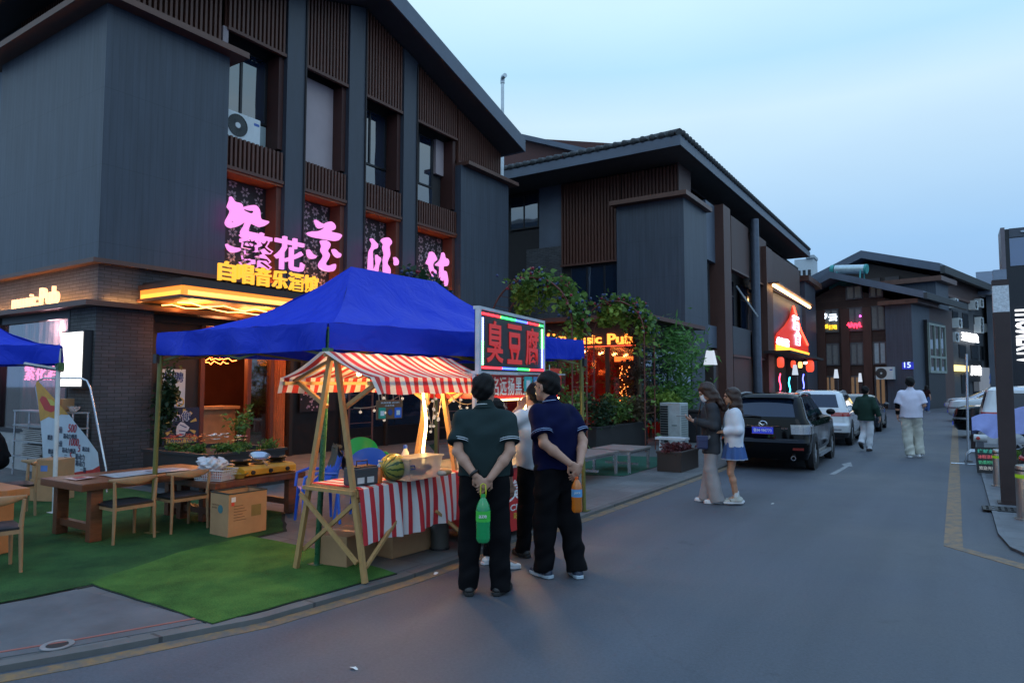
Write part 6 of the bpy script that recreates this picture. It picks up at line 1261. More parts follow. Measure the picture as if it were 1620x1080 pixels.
# stove table: basket with bag, plates, bowl, stove, pans
ZS = TG + .505
t_ = thing('basket', 'white plastic basket on the low dark table', 'basket', (-7.22, 4.78, ZS), R(20)); wp = M('white_plastic', (.62, .64, .68), .4)
mb = MB()
for k in range(26):
    for (a, b_) in (((-.17, -.12), (.17, -.12)), ((.17, -.12), (.17, .12)), ((.17, .12), (-.17, .12)), ((-.17, .12), (-.17, -.12))):
        if k < 13: u = k / 13; p_ = Vector((a[0] + (b_[0] - a[0]) * u, a[1] + (b_[1] - a[1]) * u, .0)); q_ = Vector((p_.x * 1.18, p_.y * 1.18, .12)); mb.beam(p_, q_, .006, .003)
for z in (.03, .06, .09): k = 1 + .18 * z / .12; mb.tube([(-.17 * k, -.12 * k, z), (.17 * k, -.12 * k, z), (.17 * k, .12 * k, z), (-.17 * k, .12 * k, z)], .003, 5, closed=True)
mb.build('side_mesh', wp, t_, world=False); MB().bx(-.17, .17, -.12, .12, 0, .006).build('bottom', wp, t_, world=False); MB().tube([(-.2, -.142, .12), (.2, -.142, .12), (.2, .142, .12), (-.2, .142, .12)], .008, 6, closed=True).build('rim', wp, t_, world=False); MB().bx(-.12, .15, -.09, .09, .008, .07).build('lining', M('pink_lining', (.45, .22, .2), .6), t_, bevel=.02, world=False)
t_ = thing('plastic_bag', 'crumpled translucent white plastic bag heaped in the basket', 'plastic bag', (-7.25, 4.76, ZS + .08), R(20)); r_ = random.Random(9)
def bagf(u, v):
    a = u * 2 * math.pi; z = v; rr = .15 * math.sin(math.pi * (.12 + .86 * (1 - z) ** .8)) ** .7 + .02 * math.sin(a * 5 + z * 9) + .014 * math.sin(a * 9 - z * 14) + .008 * math.sin(a * 17 + z * 23)
    return (rr * 1.1 * math.cos(a), rr * .8 * math.sin(a), .005 + .17 * z + .015 * math.sin(a * 4 + z * 6))
MB().grid(bagf, 60, 24).build('film', M('bag_film', (.72, .75, .82), .25, var=.05, alpha=.82, spec=.6), t_, smooth=True, world=False); MB().ball((0, 0, .06), .08, 12, 8, (1.2, .9, .8)).build('contents', M('bag_contents', (.5, .52, .6), .6), t_, smooth=True, world=False)
t_ = thing('plate_stack', 'stack of rimmed plates, the top one blue, beside the basket', 'plates', (-7.5, 5.18, ZS)); 
for k in range(8): MB().lathe([(.06, 0), (.1, .012), (.102, .016), (.06, .005), (0, .005)], (-7.5 + random.uniform(-.003, .003), 5.18, ZS + k * .015), 24, caps=False).build('plate', M('plate_%d' % (k % 3), [(.25, .28, .32), (.3, .22, .18), (.08, .2, .5)][2 if k == 7 else k % 2], .3), t_, smooth=50)
t_ = thing('bowl', 'yellow patterned bowl in front of the gas stove', 'bowl', (-7.1, 5.02, ZS)); MB().lathe([(.05, 0), (.055, .012), (.1, .055), (.097, .055), (.05, .016), (0, .014)], (-7.1, 5.02, ZS), 26, caps=False).build('body', M('bowl_yellow', (.42, .3, .06), .35), t_, smooth=50); MB().lathe([(.1, .05), (.102, .056), (.096, .056)], (-7.1, 5.02, ZS), 26, caps=False).build('rim', M('bowl_rim', (.2, .18, .05), .35), t_)
st_ = thing('gas_stove', 'yellow three-burner gas stove on the low dark table', 'gas stove', (-7.28, 5.45, ZS)); ym = M('stove_yellow', (.62, .32, .02), .4, var=.15)
MB().prism([(-7.1, 5.08, ZS + .01), (-7.1, 5.08, ZS + .08), (-7.16, 5.08, ZS + .11), (-7.5, 5.08, ZS + .11), (-7.5, 5.08, ZS + .01)], (0, .76, 0)).build('body', ym, st_, bevel=.006)
for y in (5.2, 5.45, 5.7): MB().lathe([(.026, 0), (.024, .022), (0, .024)], (-7.1, y, ZS + .045), 16, Matrix.Rotation(math.pi / 2, 4, 'Y')).build('knob', black_p, st_); MB().lathe([(.09, 0), (.09, .012), (.075, .012), (.075, 0)], (-7.33, y, ZS + .11), 24, caps=False).build('burner', black_p, st_)
iron = M('pan_iron', (.035, .035, .038), .35, .6, var=.3); steel = M('pan_steel', (.45, .46, .48), .25, .9)
for i, (y, tilt, m_) in enumerate(((5.2, 0, iron), (5.46, 18, steel), (5.72, 0, iron))):
    t_ = thing('frying_pan', ['black frying pan on the burner nearest the plates', 'steel frying pan tilted on the middle burner', 'black frying pan on the burner farthest from the plates'][i], 'frying pan', (-7.33, y, ZS + .125), R(-20), 'pans on the gas stove'); mm = Matrix.Rotation(R(tilt), 4, 'Y')
    MB().lathe([(0, .0), (.08, .0), (.125, .04), (.128, .04), (.083, -.004), (0, -.004)], (0, 0, .012 + .04 * (i == 1)), 28, mm, caps=False).build('pan', m_, t_, smooth=50, world=False)
    MB().beam(mm @ Vector((.12, 0, .06 + .02 * (i == 1))), mm @ Vector((.3, 0, .09)), .022, .012).build('handle', M('pan_handle', (.35, .2, .1), .5), t_, world=False)
b_ = carton('open brown carton with a blue drop mark standing on the turf', (-6.62, 4.68, TG), R(-2), .34, .46, .44, open_top=True)
MB().lathe([(0, 0), (.045, 0), (.045, .002), (0, .002)], (.02, -.2305, .28), 20, Matrix.Rotation(math.pi / 2, 4, 'X'), caps=False).build('drop_mark', M('teal_print', (.05, .15, .17), .7), b_, world=False)
for z, s_ in ((.31, 'PURE WATER'), (.28, 'NATURAL'),): text('print', s_, M('brown_print', (.12, .06, .03), .8), b_, (.02 if False else -.14, -.2302, z), PX_, UP, None, .016, .001, world=False)
for k in range(6): MB().bx(.1702, .171, -.17, -.02 - .02 * (k % 3), .16 + k * .03, .166 + k * .03).build('print', MATS['brown_print'], b_, world=False)
MB().bx(.1702, .171, .04, .16, .18, .3).build('print', M('olive_print', (.2, .15, .05), .8), b_, world=False); MB().bx(.1702, .1715, -.2, -.15, .36, .41).build('label', wht, b_, world=False); MB().bx(.1702, .1715, -.2, -.165, .32, .355).build('red_label', M('red_label', (.6, .05, .03), .6), b_, world=False)
# plastic chairs behind the stall
def armchair(label, loc, rz, col, nm):
    t = thing('plastic_chair', label, 'chair', loc, rz); m_ = M(nm, col, .35, var=.06)
    MB().grid(lambda u, v: ((u - .5) * .44 * (1 - .1 * v), -.2 + .4 * v, .4 - .012 * math.sin(math.pi * u)), 10, 10).build('seat', m_, t, smooth=True, world=False)
    def bk(u, v):
        a = (u - .5) * math.pi * 1.05; return (.25 * math.sin(a), -.2 - .08 * v + .24 * (1 - math.cos(a)) * (1 - .55 * v), .4 + (.42 - .2 * abs(u - .5) * 2 * abs(u - .5) * 2) * v)
    MB().grid(bk, 28, 10).build('backrest', m_, t, smooth=True, world=False)
    for sx_ in (-1, 1):
        MB().tube([(sx_ * .24, -.16, .58), (sx_ * .27, .06, .6), (sx_ * .26, .2, .56), (sx_ * .24, .22, .4)], .018, 8).build('arm', m_, t, smooth=60, world=False)
        for sy in (-.18, .19): MB().tube([(sx_ * .2, sy, .4), (sx_ * .24, sy * 1.15, 0)], [.022, .016], 8).build('leg', m_, t, smooth=60, world=False)
    return t
armchair('blue plastic armchair nearest the stove table, draped with a jacket', (-6.35, 5.55, GZ), R(150), (.02, .12, .75), 'blue_plastic'); armchair('blue plastic armchair behind the cash box on the stall', (-6.1, 6.0, GZ), R(200), (.02, .12, .75), 'blue_plastic'); armchair('green plastic armchair in the dark behind the blue ones', (-7.3, 7.3, GZ), R(250), (.02, .42, .06), 'green_plastic')
t_ = thing('jacket', 'grey-green jacket thrown over the back of a blue chair', 'jacket', (-6.28, 5.72, .7)); MB().grid(lambda u, v: (-6.22 - .2 * (u - .5) + .03 * math.sin(v * 9), 5.72 + .2 * (u - .5) * .4 + .1 * math.sin((v - .5) * 3) , .93 - .55 * abs(v - .45) + .02 * math.sin(u * 14 + v * 8)), 20, 24).build('cloth', cloth_mat('jacket_cloth', (.12, .12, .1)), t_, smooth=True); MB().ball((-6.22, 5.72, .9), .06, 10, 7, (1, 1, .5)).build('collar', MATS['jacket_cloth'], t_, smooth=True)
# price banner on its tubular frame
YB = 5.28; bn = thing('price_banner', 'white and orange price banner sagging in a tubular steel frame', 'banner', (-11.95, YB, TG)); bm = lambda px, py: at_y(px, py, YB)
tubm = M('bright_tube', (.55, .58, .62), .25, .8); lo = lambda p: Vector((p.x, YB, TG))
mb = MB(); a = bm(57, 603); b_ = bm(137, 600); c_ = bm(170, 745)
mb.tube([lo(bm(84, 755)), bm(80, 745), bm(57, 612), bm(60, 602), bm(70, 598), bm(128, 598), bm(138, 602), bm(143, 614), bm(168, 742), lo(bm(170, 750))], .016, 8); mb.build('frame', tubm, bn, smooth=60)
sh = lambda px, py, k=0: bm(px, py) + Vector((0, -.03 - k, 0))
whb = M('banner_white', (.58, .66, .74), .45, var=.06)
MB().poly([sh(*p) for p in ((67, 664), (92, 655), (112, 655), (122, 668), (140, 690), (158, 715), (162, 750), (72, 756), (70, 700))]).build('white_sheet', whb, bn)
MB().poly([sh(p[0], p[1], .002) for p in ((60, 606), (63, 602), (80, 620), (98, 640), (112, 656), (100, 655), (90, 662), (80, 659), (67, 666))]).build('orange_top', M('banner_orange', (.62, .3, .03), .5), bn)
redb = M('banner_red', (.55, .03, .02), .5); MB().poly([sh(p[0], p[1], .004) for p in ((66, 632), (70, 626), (76, 628), (84, 640), (92, 640), (94, 648), (84, 652), (74, 648))]).build('red_splash', redb, bn)
MB().poly([sh(p[0], p[1], .004) for p in ((72, 750), (92, 747), (110, 749), (130, 745), (150, 742), (161, 736), (163, 750), (72, 757))]).build('red_band', redb, bn); MB().poly([sh(p[0], p[1], .006) for p in ((78, 630), (86, 632), (96, 642), (84, 641))]).build('yellow_flash', M('banner_yellow', (.6, .5, .08), .5), bn)
rk = M('banner_red_ink', (.5, .02, .04), .5); bk_ = M('banner_black_ink', (.03, .04, .08), .5)
for row in ((92, 684, 9, '充值', bk_, 0), (111, 683, 11, '500', rk, 8), (79, 695, 7, '赠送', bk_, 0), (92, 694, 9, '3', rk, 2), (104, 693, 7, '箱动力啤酒', bk_, 0), (93, 705, 8, '充值', bk_, 0), (113, 704, 10, '1000', rk, 8), (80, 717, 7, '赠送', bk_, 0), (92, 716, 9, '7', rk, 2), (102, 715, 7, '箱动力啤酒', bk_, 0), (127, 714, 9, '5', rk, 2), (134, 713, 6, '箱洁柔', bk_, 0), (84, 729, 9, '38', bk_, 0), (105, 728, 8, '元', bk_, 0), (114, 727, 10, '5', rk, 0), (123, 726, 8, '箱动力', bk_, 0), (84, 739, 9, '58', bk_, 0), (105, 738, 8, '元', bk_, 0), (114, 737, 10, '8', rk, 0), (123, 736, 8, '箱动力', bk_, 0), (89, 750, 8, '两箱', bk_, 0), (107, 748, 10, '200', rk, 0), (131, 746, 7, '一箱', bk_, 0)):
    p = sh(row[0], row[1], .006); text('lettering', row[3], row[4], bn, p, PX_, UP, None, row[2] * 12.2 / FPX * 1.05, .003, .005, shear=.2 if row[5] else 0)
# dish rack, its box and mop head
rk_ = thing('dish_rack', 'steel rack stacked with trays behind the price banner', 'rack', (-13.1, 5.55, GZ)); X0, X1 = -14.3, -12.15
for x in (X0, -13.0, X1):
    for y in (5.45, 5.68): MB().tube([(x, y, GZ), (x, y, 1.16)], .018, 8).build('leg', tubm, rk_)
for z in (.35, .62, .9, 1.16): MB().bx(X0 - .02, X1 + .02, 5.42, 5.7, z, z + .02).build('shelf', M('rack_shelf', (.3, .32, .34), .4, .5), rk_)
for z in (.37, .64):
    t_ = thing('tray_stack', 'stack of dull metal trays on the %s shelf of the rack' % ('lowest' if z < .5 else 'second'), 'trays', (-13.6, 5.55, z)); r_ = random.Random(int(z * 100))
    for k in range(7): x = r_.uniform(-.06, .06); MB().bx(-14.0 + x, -13.2 + x, 5.44, 5.67, z + k * .032, z + k * .032 + .02).build('tray', M('tray_metal', (.38, .36, .34), .4, .4), t_)
carton('small brown box on top of the dish rack', (-12.75, 5.55, 1.18), .1, .34, .2, .22); t_ = thing('mop_head', 'grey stringy mop head lying on top of the dish rack', 'mop', (-12.35, 5.55, 1.18)); r_ = random.Random(1)
MB().ball((-12.35, 5.55, 1.23), .05, 10, 6, (2.2, 1.2, .8)).build('core', M('mop_grey', (.3, .28, .27), .9), t_); mb = MB(); [mb.tube([(-12.5 + .03 * k, 5.5 + r_.uniform(0, .1), 1.27), (-12.4 + .03 * k, 5.46 + r_.uniform(0, .1), 1.25), (-12.25 + .02 * k, 5.45, 1.19)], .009, 5) for k in range(10)]; mb.build('strings', MATS['mop_grey'], t_); MB().tube([(-12.5, 5.56, 1.23), (-13.6, 5.6, 1.2)], .013, 7).build('handle', lw, t_)
carton('brown carton with a blue mark, standing lowest beside the seated person', (-10.65, 4.55, TG), R(25), .4, .34, .3); b_ = carton('brown carton stacked on top of another beside the seated person', (-10.66, 4.56, TG + .305), R(28), .38, .33, .26); MB().bx(-.06, .04, -.1665, -.165, .1, .18).build('label', M('blue_label', (.1, .2, .5), .5), b_, world=False)
# ================================================================= planters and plants
plm = M('planter_black', (.022, .022, .025), .5, var=.3, vs=3); soil = M('soil', (.03, .022, .016), .95, bump=.6, bs=30)
def planter(label, x0, x1, y0, y1, z0, z1, mat=plm, rim=.03):
    t = thing('planter_box', label, 'planter', ((x0 + x1) / 2, (y0 + y1) / 2, z0)); f = MB(); w_ = .05
    f.bx(x0, x1, y0, y0 + w_, z0, z1); f.bx(x0, x1, y1 - w_, y1, z0, z1); f.bx(x0, x0 + w_, y0 + w_, y1 - w_, z0, z1); f.bx(x1 - w_, x1, y0 + w_, y1 - w_, z0, z1); f.build('box', mat, t)
    f = MB(); f.bx(x0 - rim, x1 + rim, y0 - rim, y0 + w_, z1 + .001, z1 + .04); f.bx(x0 - rim, x1 + rim, y1 - w_, y1 + rim, z1 + .001, z1 + .04); f.bx(x0 - rim, x0 + w_, y0 + w_ + .001, y1 - w_ - .001, z1 + .001, z1 + .039); f.bx(x1 - w_, x1 + rim, y0 + w_ + .001, y1 - w_ - .001, z1 + .001, z1 + .039); f.build('rim', mat, t)
    MB().bx(x0 + w_, x1 - w_, y0 + w_, y1 - w_, z1 - .1, z1 - .03).build('soil', soil, t); return t
planter('wide black planter bed of flowers before the pub door', -11.0, -9.28, 6.0, 7.4, GZ, .57)
green1 = leaf_mat('leaf_green', (.045, .105, .025), (.17, .29, .06)); green2 = leaf_mat('leaf_bright', (.12, .2, .03), (.32, .46, .08)); green3 = leaf_mat('leaf_dark', (.012, .03, .014), (.035, .075, .03)); redl = leaf_mat('leaf_red', (.05, .012, .016), (.13, .03, .03))
bark = M('plant_stem', (.06, .05, .03), .85)
def bush(label, c, rad, n, mat, size, elong=2.0, cat='plant', name='bush', clumps=7, seed=1, stems=4, group=None, base=0.0):
    t = thing(name, label, cat, (c[0], c[1], base), 0, group); r_ = random.Random(seed); pts = []
    cl_ = [(r_.gauss(0, .45), r_.gauss(0, .45), r_.gauss(0, .45)) for _ in range(clumps)]
    for _ in range(n):
        k = cl_[r_.randrange(clumps)]; v = [max(-1.15, min(1.15, k[i] + r_.gauss(0, .3))) for i in range(3)]
        pts.append((c[0] + v[0] * rad[0], c[1] + v[1] * rad[1], max(base + .03, c[2] + v[2] * rad[2])))
    leaves(MB_ := MB(), pts, size, elong); MB_.build('foliage', mat, t)
    mb = MB()
    for k in range(stems): p_ = pts[r_.randrange(len(pts))]; q_ = (c[0] + r_.uniform(-.2, .2) * rad[0], c[1] + r_.uniform(-.2, .2) * rad[1], base); mb.tube([q_, ((p_[0] + q_[0]) / 2 + .02, (p_[1] + q_[1]) / 2, (p_[2] + base) / 2 + .05), p_], [.012, .009, .004], 6)
    mb.build('stem', bark, t); return t
def flower(label, x, y, z, col, nm, seed, n=20, r0=.1):
    t = bush(label, (x, y, z), (.16, .14, .09), 260, green1, .06, 1.8, 'flowering plant', 'flowering_plant', 5, seed, 3, 'flowering plants in the planter bed', base=.5); r_ = random.Random(seed); mb = MB()
    for _ in range(n):
        c = Vector((x + r_.gauss(0, r0), y + r_.gauss(0, r0), z + .1 + r_.uniform(0, .09)))
        for k in range(6): a = k * 1.047 + r_.random(); d = Vector((math.cos(a), math.sin(a), .35)) * .05; s_ = Vector((-math.sin(a), math.cos(a), 0)) * .02; mb.add([c, c + d * .6 + s_, c + d, c + d * .6 - s_], [(0, 1, 2, 3)])
    tag(mb.build('bloom', M(nm, col, .6), t), kind='stuff')
flower('red-flowering plant at the left of the planter bed', -10.3, 6.2, .66, (.55, .06, .03), 'bloom_red', 1); flower('orange-red flowering plant in the middle of the planter bed', -9.95, 6.28, .66, (.6, .14, .04), 'bloom_orange', 2); flower('white-flowering plant near the corner of the planter bed', -9.6, 6.4, .68, (.75, .75, .7), 'bloom_white', 3, 12); flower('pale yellow flowering plant at the near corner of the planter bed', -9.42, 6.6, .64, (.6, .5, .2), 'bloom_cream', 4, 5); flower('single pink flower rising at the back of the planter bed', -9.75, 6.95, .62, (.6, .2, .2), 'bloom_pink', 5, 3, .02)
bush('small leafy plant at the right end of the planter bed', (-9.45, 7.2, .64), (.18, .16, .1), 300, green1, .06, 1.8, seed=6, base=.5); bush('tall dark creeper climbing the brick pier by the posters', (-11.85, 6.85, 1.35), (.22, .2, .6), 900, green3, .1, 1.7, seed=7, clumps=9, base=GZ); bush('slender plant with a yellow bud beside the pub door', (-10.4, 7.3, .95), (.18, .18, .32), 260, green1, .09, 2.2, seed=8, base=.5)
# grape-vine arches along the front
hoop = M('rust_hoop', (.13, .04, .03), .6)
def vine_arch(label, cx, cy, h, half, seed, bare=0.35):
    t = thing('vine_arch', label, 'garden arch', (cx, cy, GZ), 0, 'garden arches hung with vines'); r_ = random.Random(seed); sp = h - half
    def arc(dy, k=26): return [(cx - half, cy + dy, GZ)] + [(cx - half * math.cos(math.pi * i / k), cy + dy, sp + half * math.sin(math.pi * i / k)) for i in range(k + 1)] + [(cx + half, cy + dy, GZ)]
    for dy in (-.32, .32): MB().tube(arc(dy), .018, 8).build('hoop', hoop, t, smooth=60)
    mb = MB()
    for i in range(14): a = math.pi * i / 13; p_ = (cx - half * math.cos(a), cy, sp + half * math.sin(a)); mb.beam((p_[0], cy - .32, p_[2]), (p_[0], cy + .32, p_[2]), .012)
    for i in range(8):
        for s_ in (-1, 1): mb.beam((cx + s_ * half, cy - .32, .3 + i * (sp - .3) / 8), (cx + s_ * half, cy + .32, .3 + i * (sp - .3) / 8), .012)
    mb.build('rungs', hoop, t)
    pts = []; pts2 = []; gr = MB(); gl = MB()
    for _ in range(720 if seed > 1 else 420):
        a = math.pi * (bare + (1 - bare) * r_.random() ** .85); rr = half + r_.gauss(0, .1); pts.append((cx - rr * math.cos(a), cy + r_.gauss(0, .2), sp + rr * math.sin(a) + r_.gauss(0, .03)))
    for _ in range(19):
        a = math.pi * r_.uniform(bare, .98); rr = half - .05; px_, py_, pz = cx - rr * math.cos(a), cy + r_.gauss(0, .25), sp + rr * math.sin(a); ln = r_.uniform(.25, .7)
        for _ in range(40): pts2.append((px_ + r_.gauss(0, .06), py_ + r_.gauss(0, .06), pz - r_.random() * ln))
    for _ in range(60 if seed > 1 else 10):
        z = sp * r_.random() ** .8 + .3; pts.append((cx + half + r_.gauss(0, .1), cy + r_.gauss(0, .22), z))
    leaves(MB_ := MB(), pts, .13, 1.25); MB_.build('foliage', green3 if seed == 1 else green1, t); leaves(MB_ := MB(), pts2, .12, 1.3, .6); MB_.build('hanging_leaves', green2, t)
    for _ in range(130):
        a = math.pi * (bare + (1 - bare) * r_.random()); rr = half + r_.gauss(0.02, .1); p_ = (cx - rr * math.cos(a), cy + r_.gauss(0, .26), sp + rr * math.sin(a)); (gr if r_.random() < .6 else gl).ball(p_, .035, 6, 4)
    tag(gr.build('dark_berries', M('berry_blue', (.03, .05, .13), .35), t), kind='stuff'); tag(gl.build('red_berries', M('berry_red', (.25, .02, .04), .4), t), kind='stuff'); return t
def arch_at(label, pxc, pytop, depth, halfpx, seed, bare):
    c = EYE + ray(pxc, pytop) * depth; return vine_arch(label, c.x, c.y, c.z, halfpx * depth / FPX, seed, bare)
arch_at('garden arch of vines rising just behind the ridge of the big blue tent', 640, 440, 13.2, 92, 1, .5); arch_at('largest garden arch of vines, right behind the LED sign', 850, 442, 14.6, 74, 2, .3); arch_at('smaller garden arch of vines in front of the orange bar letters', 977, 478, 17.2, 52, 3, .28)
planter('long dark planter behind the metal benches', -7.6, -6.95, 14.2, 17.3, GZ, .62); planter('short grey planter wall beside the long dark planter', -8.4, -7.7, 13.2, 14.1, GZ, .7, M('planter_grey', (.08, .085, .095), .6))
for k, (x, y, z, rr, m_, lb) in enumerate(((-7.3, 14.9, .95, (.4, .5, .38), green3, 'dark shrub at the near end of the long planter'), (-7.25, 15.9, .98, (.4, .5, .36), green1, 'mid-green shrub in the middle of the long planter'), (-7.2, 16.7, .92, (.4, .45, .3), leaf_mat('leaf_dry', (.06, .045, .025), (.13, .1, .05)), 'dry brownish shrub at the far end of the long planter'))): bush(lb, (x, y, z), rr, 900, m_, .11, 1.9, 'shrub', 'shrub', 9, 20 + k, 4, 'shrubs in the long planter', base=.6)
def tree(label, x, y, h, crown, n, mat, size, elong, seed, trunk_r=.06, name='tree', lean=0.0, tufts=26):
    t = thing(name, label, 'tree', (x, y, GZ)); r_ = random.Random(seed); tr = MB(); pts = []
    top = Vector((x + lean, y, h * .8)); tr.tube([(x, y, GZ), (x + lean * .3, y + .03, h * .3), (x + lean * .7, y - .02, h * .55), top], [trunk_r, trunk_r * .8, trunk_r * .6, trunk_r * .25], 9)
    for k in range(tufts):
        a = r_.uniform(0, 6.28); u = r_.random(); rr = crown[0] * math.sqrt(r_.random()); c = Vector((x + lean * u + rr * math.cos(a), y + rr * math.sin(a) * crown[1] / crown[0], crown[2] + (crown[3] - crown[2]) * u)); b0 = Vector((x + lean * u * .8, y, max(.4, c.z - .5)))
        tr.tube([b0, (b0 + c) / 2 + Vector((0, 0, .08)), c], [trunk_r * .3, trunk_r * .2, .006], 6); s_ = r_.uniform(.16, .34) * crown[0] * 1.1
        for _ in range(n // tufts): pts.append((c.x + r_.gauss(0, s_), c.y + r_.gauss(0, s_), c.z + r_.gauss(0, s_ * .8)))
    tr.build('trunk', bark, t, smooth=60); leaves(MB_ := MB(), pts, size, elong); MB_.build('crown', mat, t); return t
p = at_z(1072, 690, 0); tree('feathery bright green bamboo clump beside the standing air conditioner', -7.75, 19.5, 3.5, (1.1, 1.0, 1.0, 3.2), 5200, leaf_mat('bamboo_leaf', (.05, .15, .035), (.17, .36, .09)), .26, 5.0, 31, .05, 'bamboo', .2, 44)
tree('dark small-leaved tree behind the right pole of the blue tent', -7.5, 13.4, 2.9, (.55, .5, .9, 2.7), 2200, green1, .09, 1.8, 32, .05, tufts=24)
tree('dry brown climber hanging on the right foot of the smaller arch', -7.2, 17.4, 3.3, (.32, .3, .8, 3.1), 1500, leaf_mat('leaf_brown', (.04, .025, .018), (.1, .07, .045)), .13, 3.0, 33, .09, 'climber', 0, 22)
bush('low leafy bush beside the standing air conditioner', (-6.9, 18.5, 1.15), (.5, .5, .35), 700, green2, .12, 1.8, 'shrub', 'shrub', 8, 34, base=GZ)
# benches, standing AC, bin, red-leaved planter
bsw = M('bench_board', (.17, .15, .14), .55, var=.3, vs=5); bs = None
for k, (x0, x1, y0, y1) in enumerate(((-6.0, -5.1, 9.9, 11.35), (-5.75, -4.95, 11.5, 12.5))):
    t_ = thing('metal_bench', ['low metal-legged bench nearer the right pole of the blue tent', 'low metal-legged bench beside the red-leaved planter'][k], 'bench', ((x0 + x1) / 2, (y0 + y1) / 2, GZ), 0, 'low metal-legged benches')
    MB().bx(x0, x1, y0, y1, .42, .455).build('top', bsw, t_, bevel=.004); f = MB(); f.bx(x0 + .02, x1 - .02, y0 + .02, y0 + .06, .38, .42); f.bx(x0 + .02, x1 - .02, y1 - .06, y1 - .02, .38, .42); f.bx(x0 + .02, x0 + .06, y0 + .06, y1 - .06, .381, .419); f.bx(x1 - .06, x1 - .02, y0 + .06, y1 - .06, .381, .419); f.build('apron', tubm, t_)
    for x in (x0 + .05, x1 - .05):
        for y in (y0 + .05, y1 - .05): MB().bx(x - .022, x + .022, y - .022, y + .022, GZ, .38).build('leg', tubm, t_)
    MB().bx(x0 + .07, x1 - .07, (y0 + y1) / 2 - .02, (y0 + y1) / 2 + .02, .14, .18).build('stretcher', tubm, t_)
t_ = thing('air_conditioner', 'tall pale outdoor air conditioner standing on the ground by the bamboo', 'air conditioner', (-6.32, 17.6, GZ), R(-8)); acw = M('ac_grey_white', (.42, .47, .48), .5, var=.12)
MB().bx(-.3, .3, -.22, .22, 0, 1.12).build('case', acw, t_, bevel=.015, world=False); f = MB(); [f.bx(-.28, -.06, -.232, -.221, .08 + k * .065, .08 + k * .065 + .05) for k in range(15)]; f.build('grille', M('grille_dark', (.02, .025, .028), .6), t_, world=False); MB().bx(-.02, .28, -.226, -.221, .05, 1.07).build('service_panel', M('ac_panel', (.5, .56, .58), .4, var=.25, vs=4), t_, world=False); MB().bx(.06, .2, -.24, -.226, .52, .55).build('handle', M('ac_handle', (.2, .25, .25), .5), t_, world=False)
f = MB(); [f.bx(.301, .306, -.18, .18, .1 + k * .06, .14 + k * .06) for k in range(16)]; f.build('side_louvre', M('louvre', (.2, .24, .25), .5), t_, world=False)
t_ = thing('litter_bin', 'dark wheeled bin behind the woman with the phone', 'bin', (-6.2, 18.9, GZ)); MB().add([(x - .6, y + 2.0, z) for x, y, z in ((-5.85, 16.65, GZ), (-5.35, 16.65, GZ), (-5.35, 17.15, GZ), (-5.85, 17.15, GZ), (-5.9, 16.6, .85), (-5.3, 16.6, .85), (-5.3, 17.2, .85), (-5.9, 17.2, .85))], [(3, 2, 1, 0), (0, 1, 5, 4), (1, 2, 6, 5), (2, 3, 7, 6), (3, 0, 4, 7), (4, 5, 6, 7)]).build('body', M('bin_dark', (.02, .022, .028), .5), t_, bevel=.02); MB().bx(-6.53, -5.87, 18.55, 19.25, .855, .93).build('lid', black_p, t_, bevel=.02)
planter('low dark brown planter box of red-leaved plants at the kerb', -4.72, -4.26, 12.2, 13.2, GZ, .36, M('planter_brown', (.035, .025, .022), .5), .015); bush('mass of dark red foliage in the brown kerb planter', (-4.49, 12.7, .42), (.2, .45, .08), 700, redl, .08, 1.6, 'plant', 'red_plant', 12, 40, 5, base=.34)
t_ = thing('white_bench', 'narrow white bench behind the red-leaved planter', 'bench', (-5.4, 14.9, GZ)); MB().bx(-5.75, -5.05, 14.75, 15.05, .4, .45).build('top', wp, t_); [MB().bx(x - .02, x + .02, 14.8, 15.0, GZ, .4).build('leg', wp, t_) for x in (-5.65, -5.15)]
# ================================================================= cars: bodies lofted through plan outlines at rising heights
paint_blk = M('car_black', (.0015, .0018, .0024), .06, 0, var=0, bump=0, spec=.22); paint_wht = M('car_white', (.62, .65, .68), .25, 0, var=.03, bump=0, coat=1.0)
paint_sil = M('car_silver_white', (.58, .62, .68), .25, .1, var=.03, bump=0, coat=1.0); cglass = glass_mat('car_glass', (.006, .013, .03), .03, 1.6, .02); rub = M('tyre_rubber', (.012, .012, .013), .8); alloy = M('alloy', (.5, .52, .55), .3, .8, var=.1)
trim = M('car_trim', (.015, .015, .017), .5); chrome = M('chrome', (.7, .72, .75), .15, 1.0, var=0, bump=0); lens_r = M('red_lens', (.35, .012, .012), .15, var=.15, vs=30, coat=1); lens_c = M('clear_lens', (.24, .24, .26), .15, .4, var=.4, vs=40, coat=1); chr_b = M('blue_plate', (.01, .04, .26), .4)
NR, NC, NS = 8, 6, 14
def plan(w, y0, y1, c0, c1, bow0=.06, bow1=.1):
    """closed outline from the middle of the rear, round the right side, to the front and back; fixed point count"""
    half = []
    for i in range(NR): x = (w - c0) * i / NR; half.append((x, y0 + bow0 * (x / w) ** 2 * 1.0))
    yb = y0 + bow0 * ((w - c0) / w) ** 2
    for i in range(NC): a = math.pi / 2 * i / NC; half.append((w - c0 + c0 * math.sin(a), yb + c0 * (1 - math.cos(a))))
    yf = y1 - bow1 * ((w - c1) / w) ** 2
    for i in range(NS + 1): half.append((w, yb + c0 + (yf - c1 - yb - c0) * i / NS))
    for i in range(1, NC + 1): a = math.pi / 2 * i / NC; half.append((w - c1 + c1 * math.cos(a), yf - c1 + c1 * math.sin(a)))
    for i in range(1, NR + 1): x = (w - c1) * (1 - i / NR); half.append((x, y1 - bow1 * (x / w) ** 2))
    return half + [(-x, y) for x, y in half[-2:0:-1]]
IR, IS0, IS1, IF = NR, NR + NC, NR + NC + NS, NR + 2 * NC + NS         # rear edge, side start, side end, front start
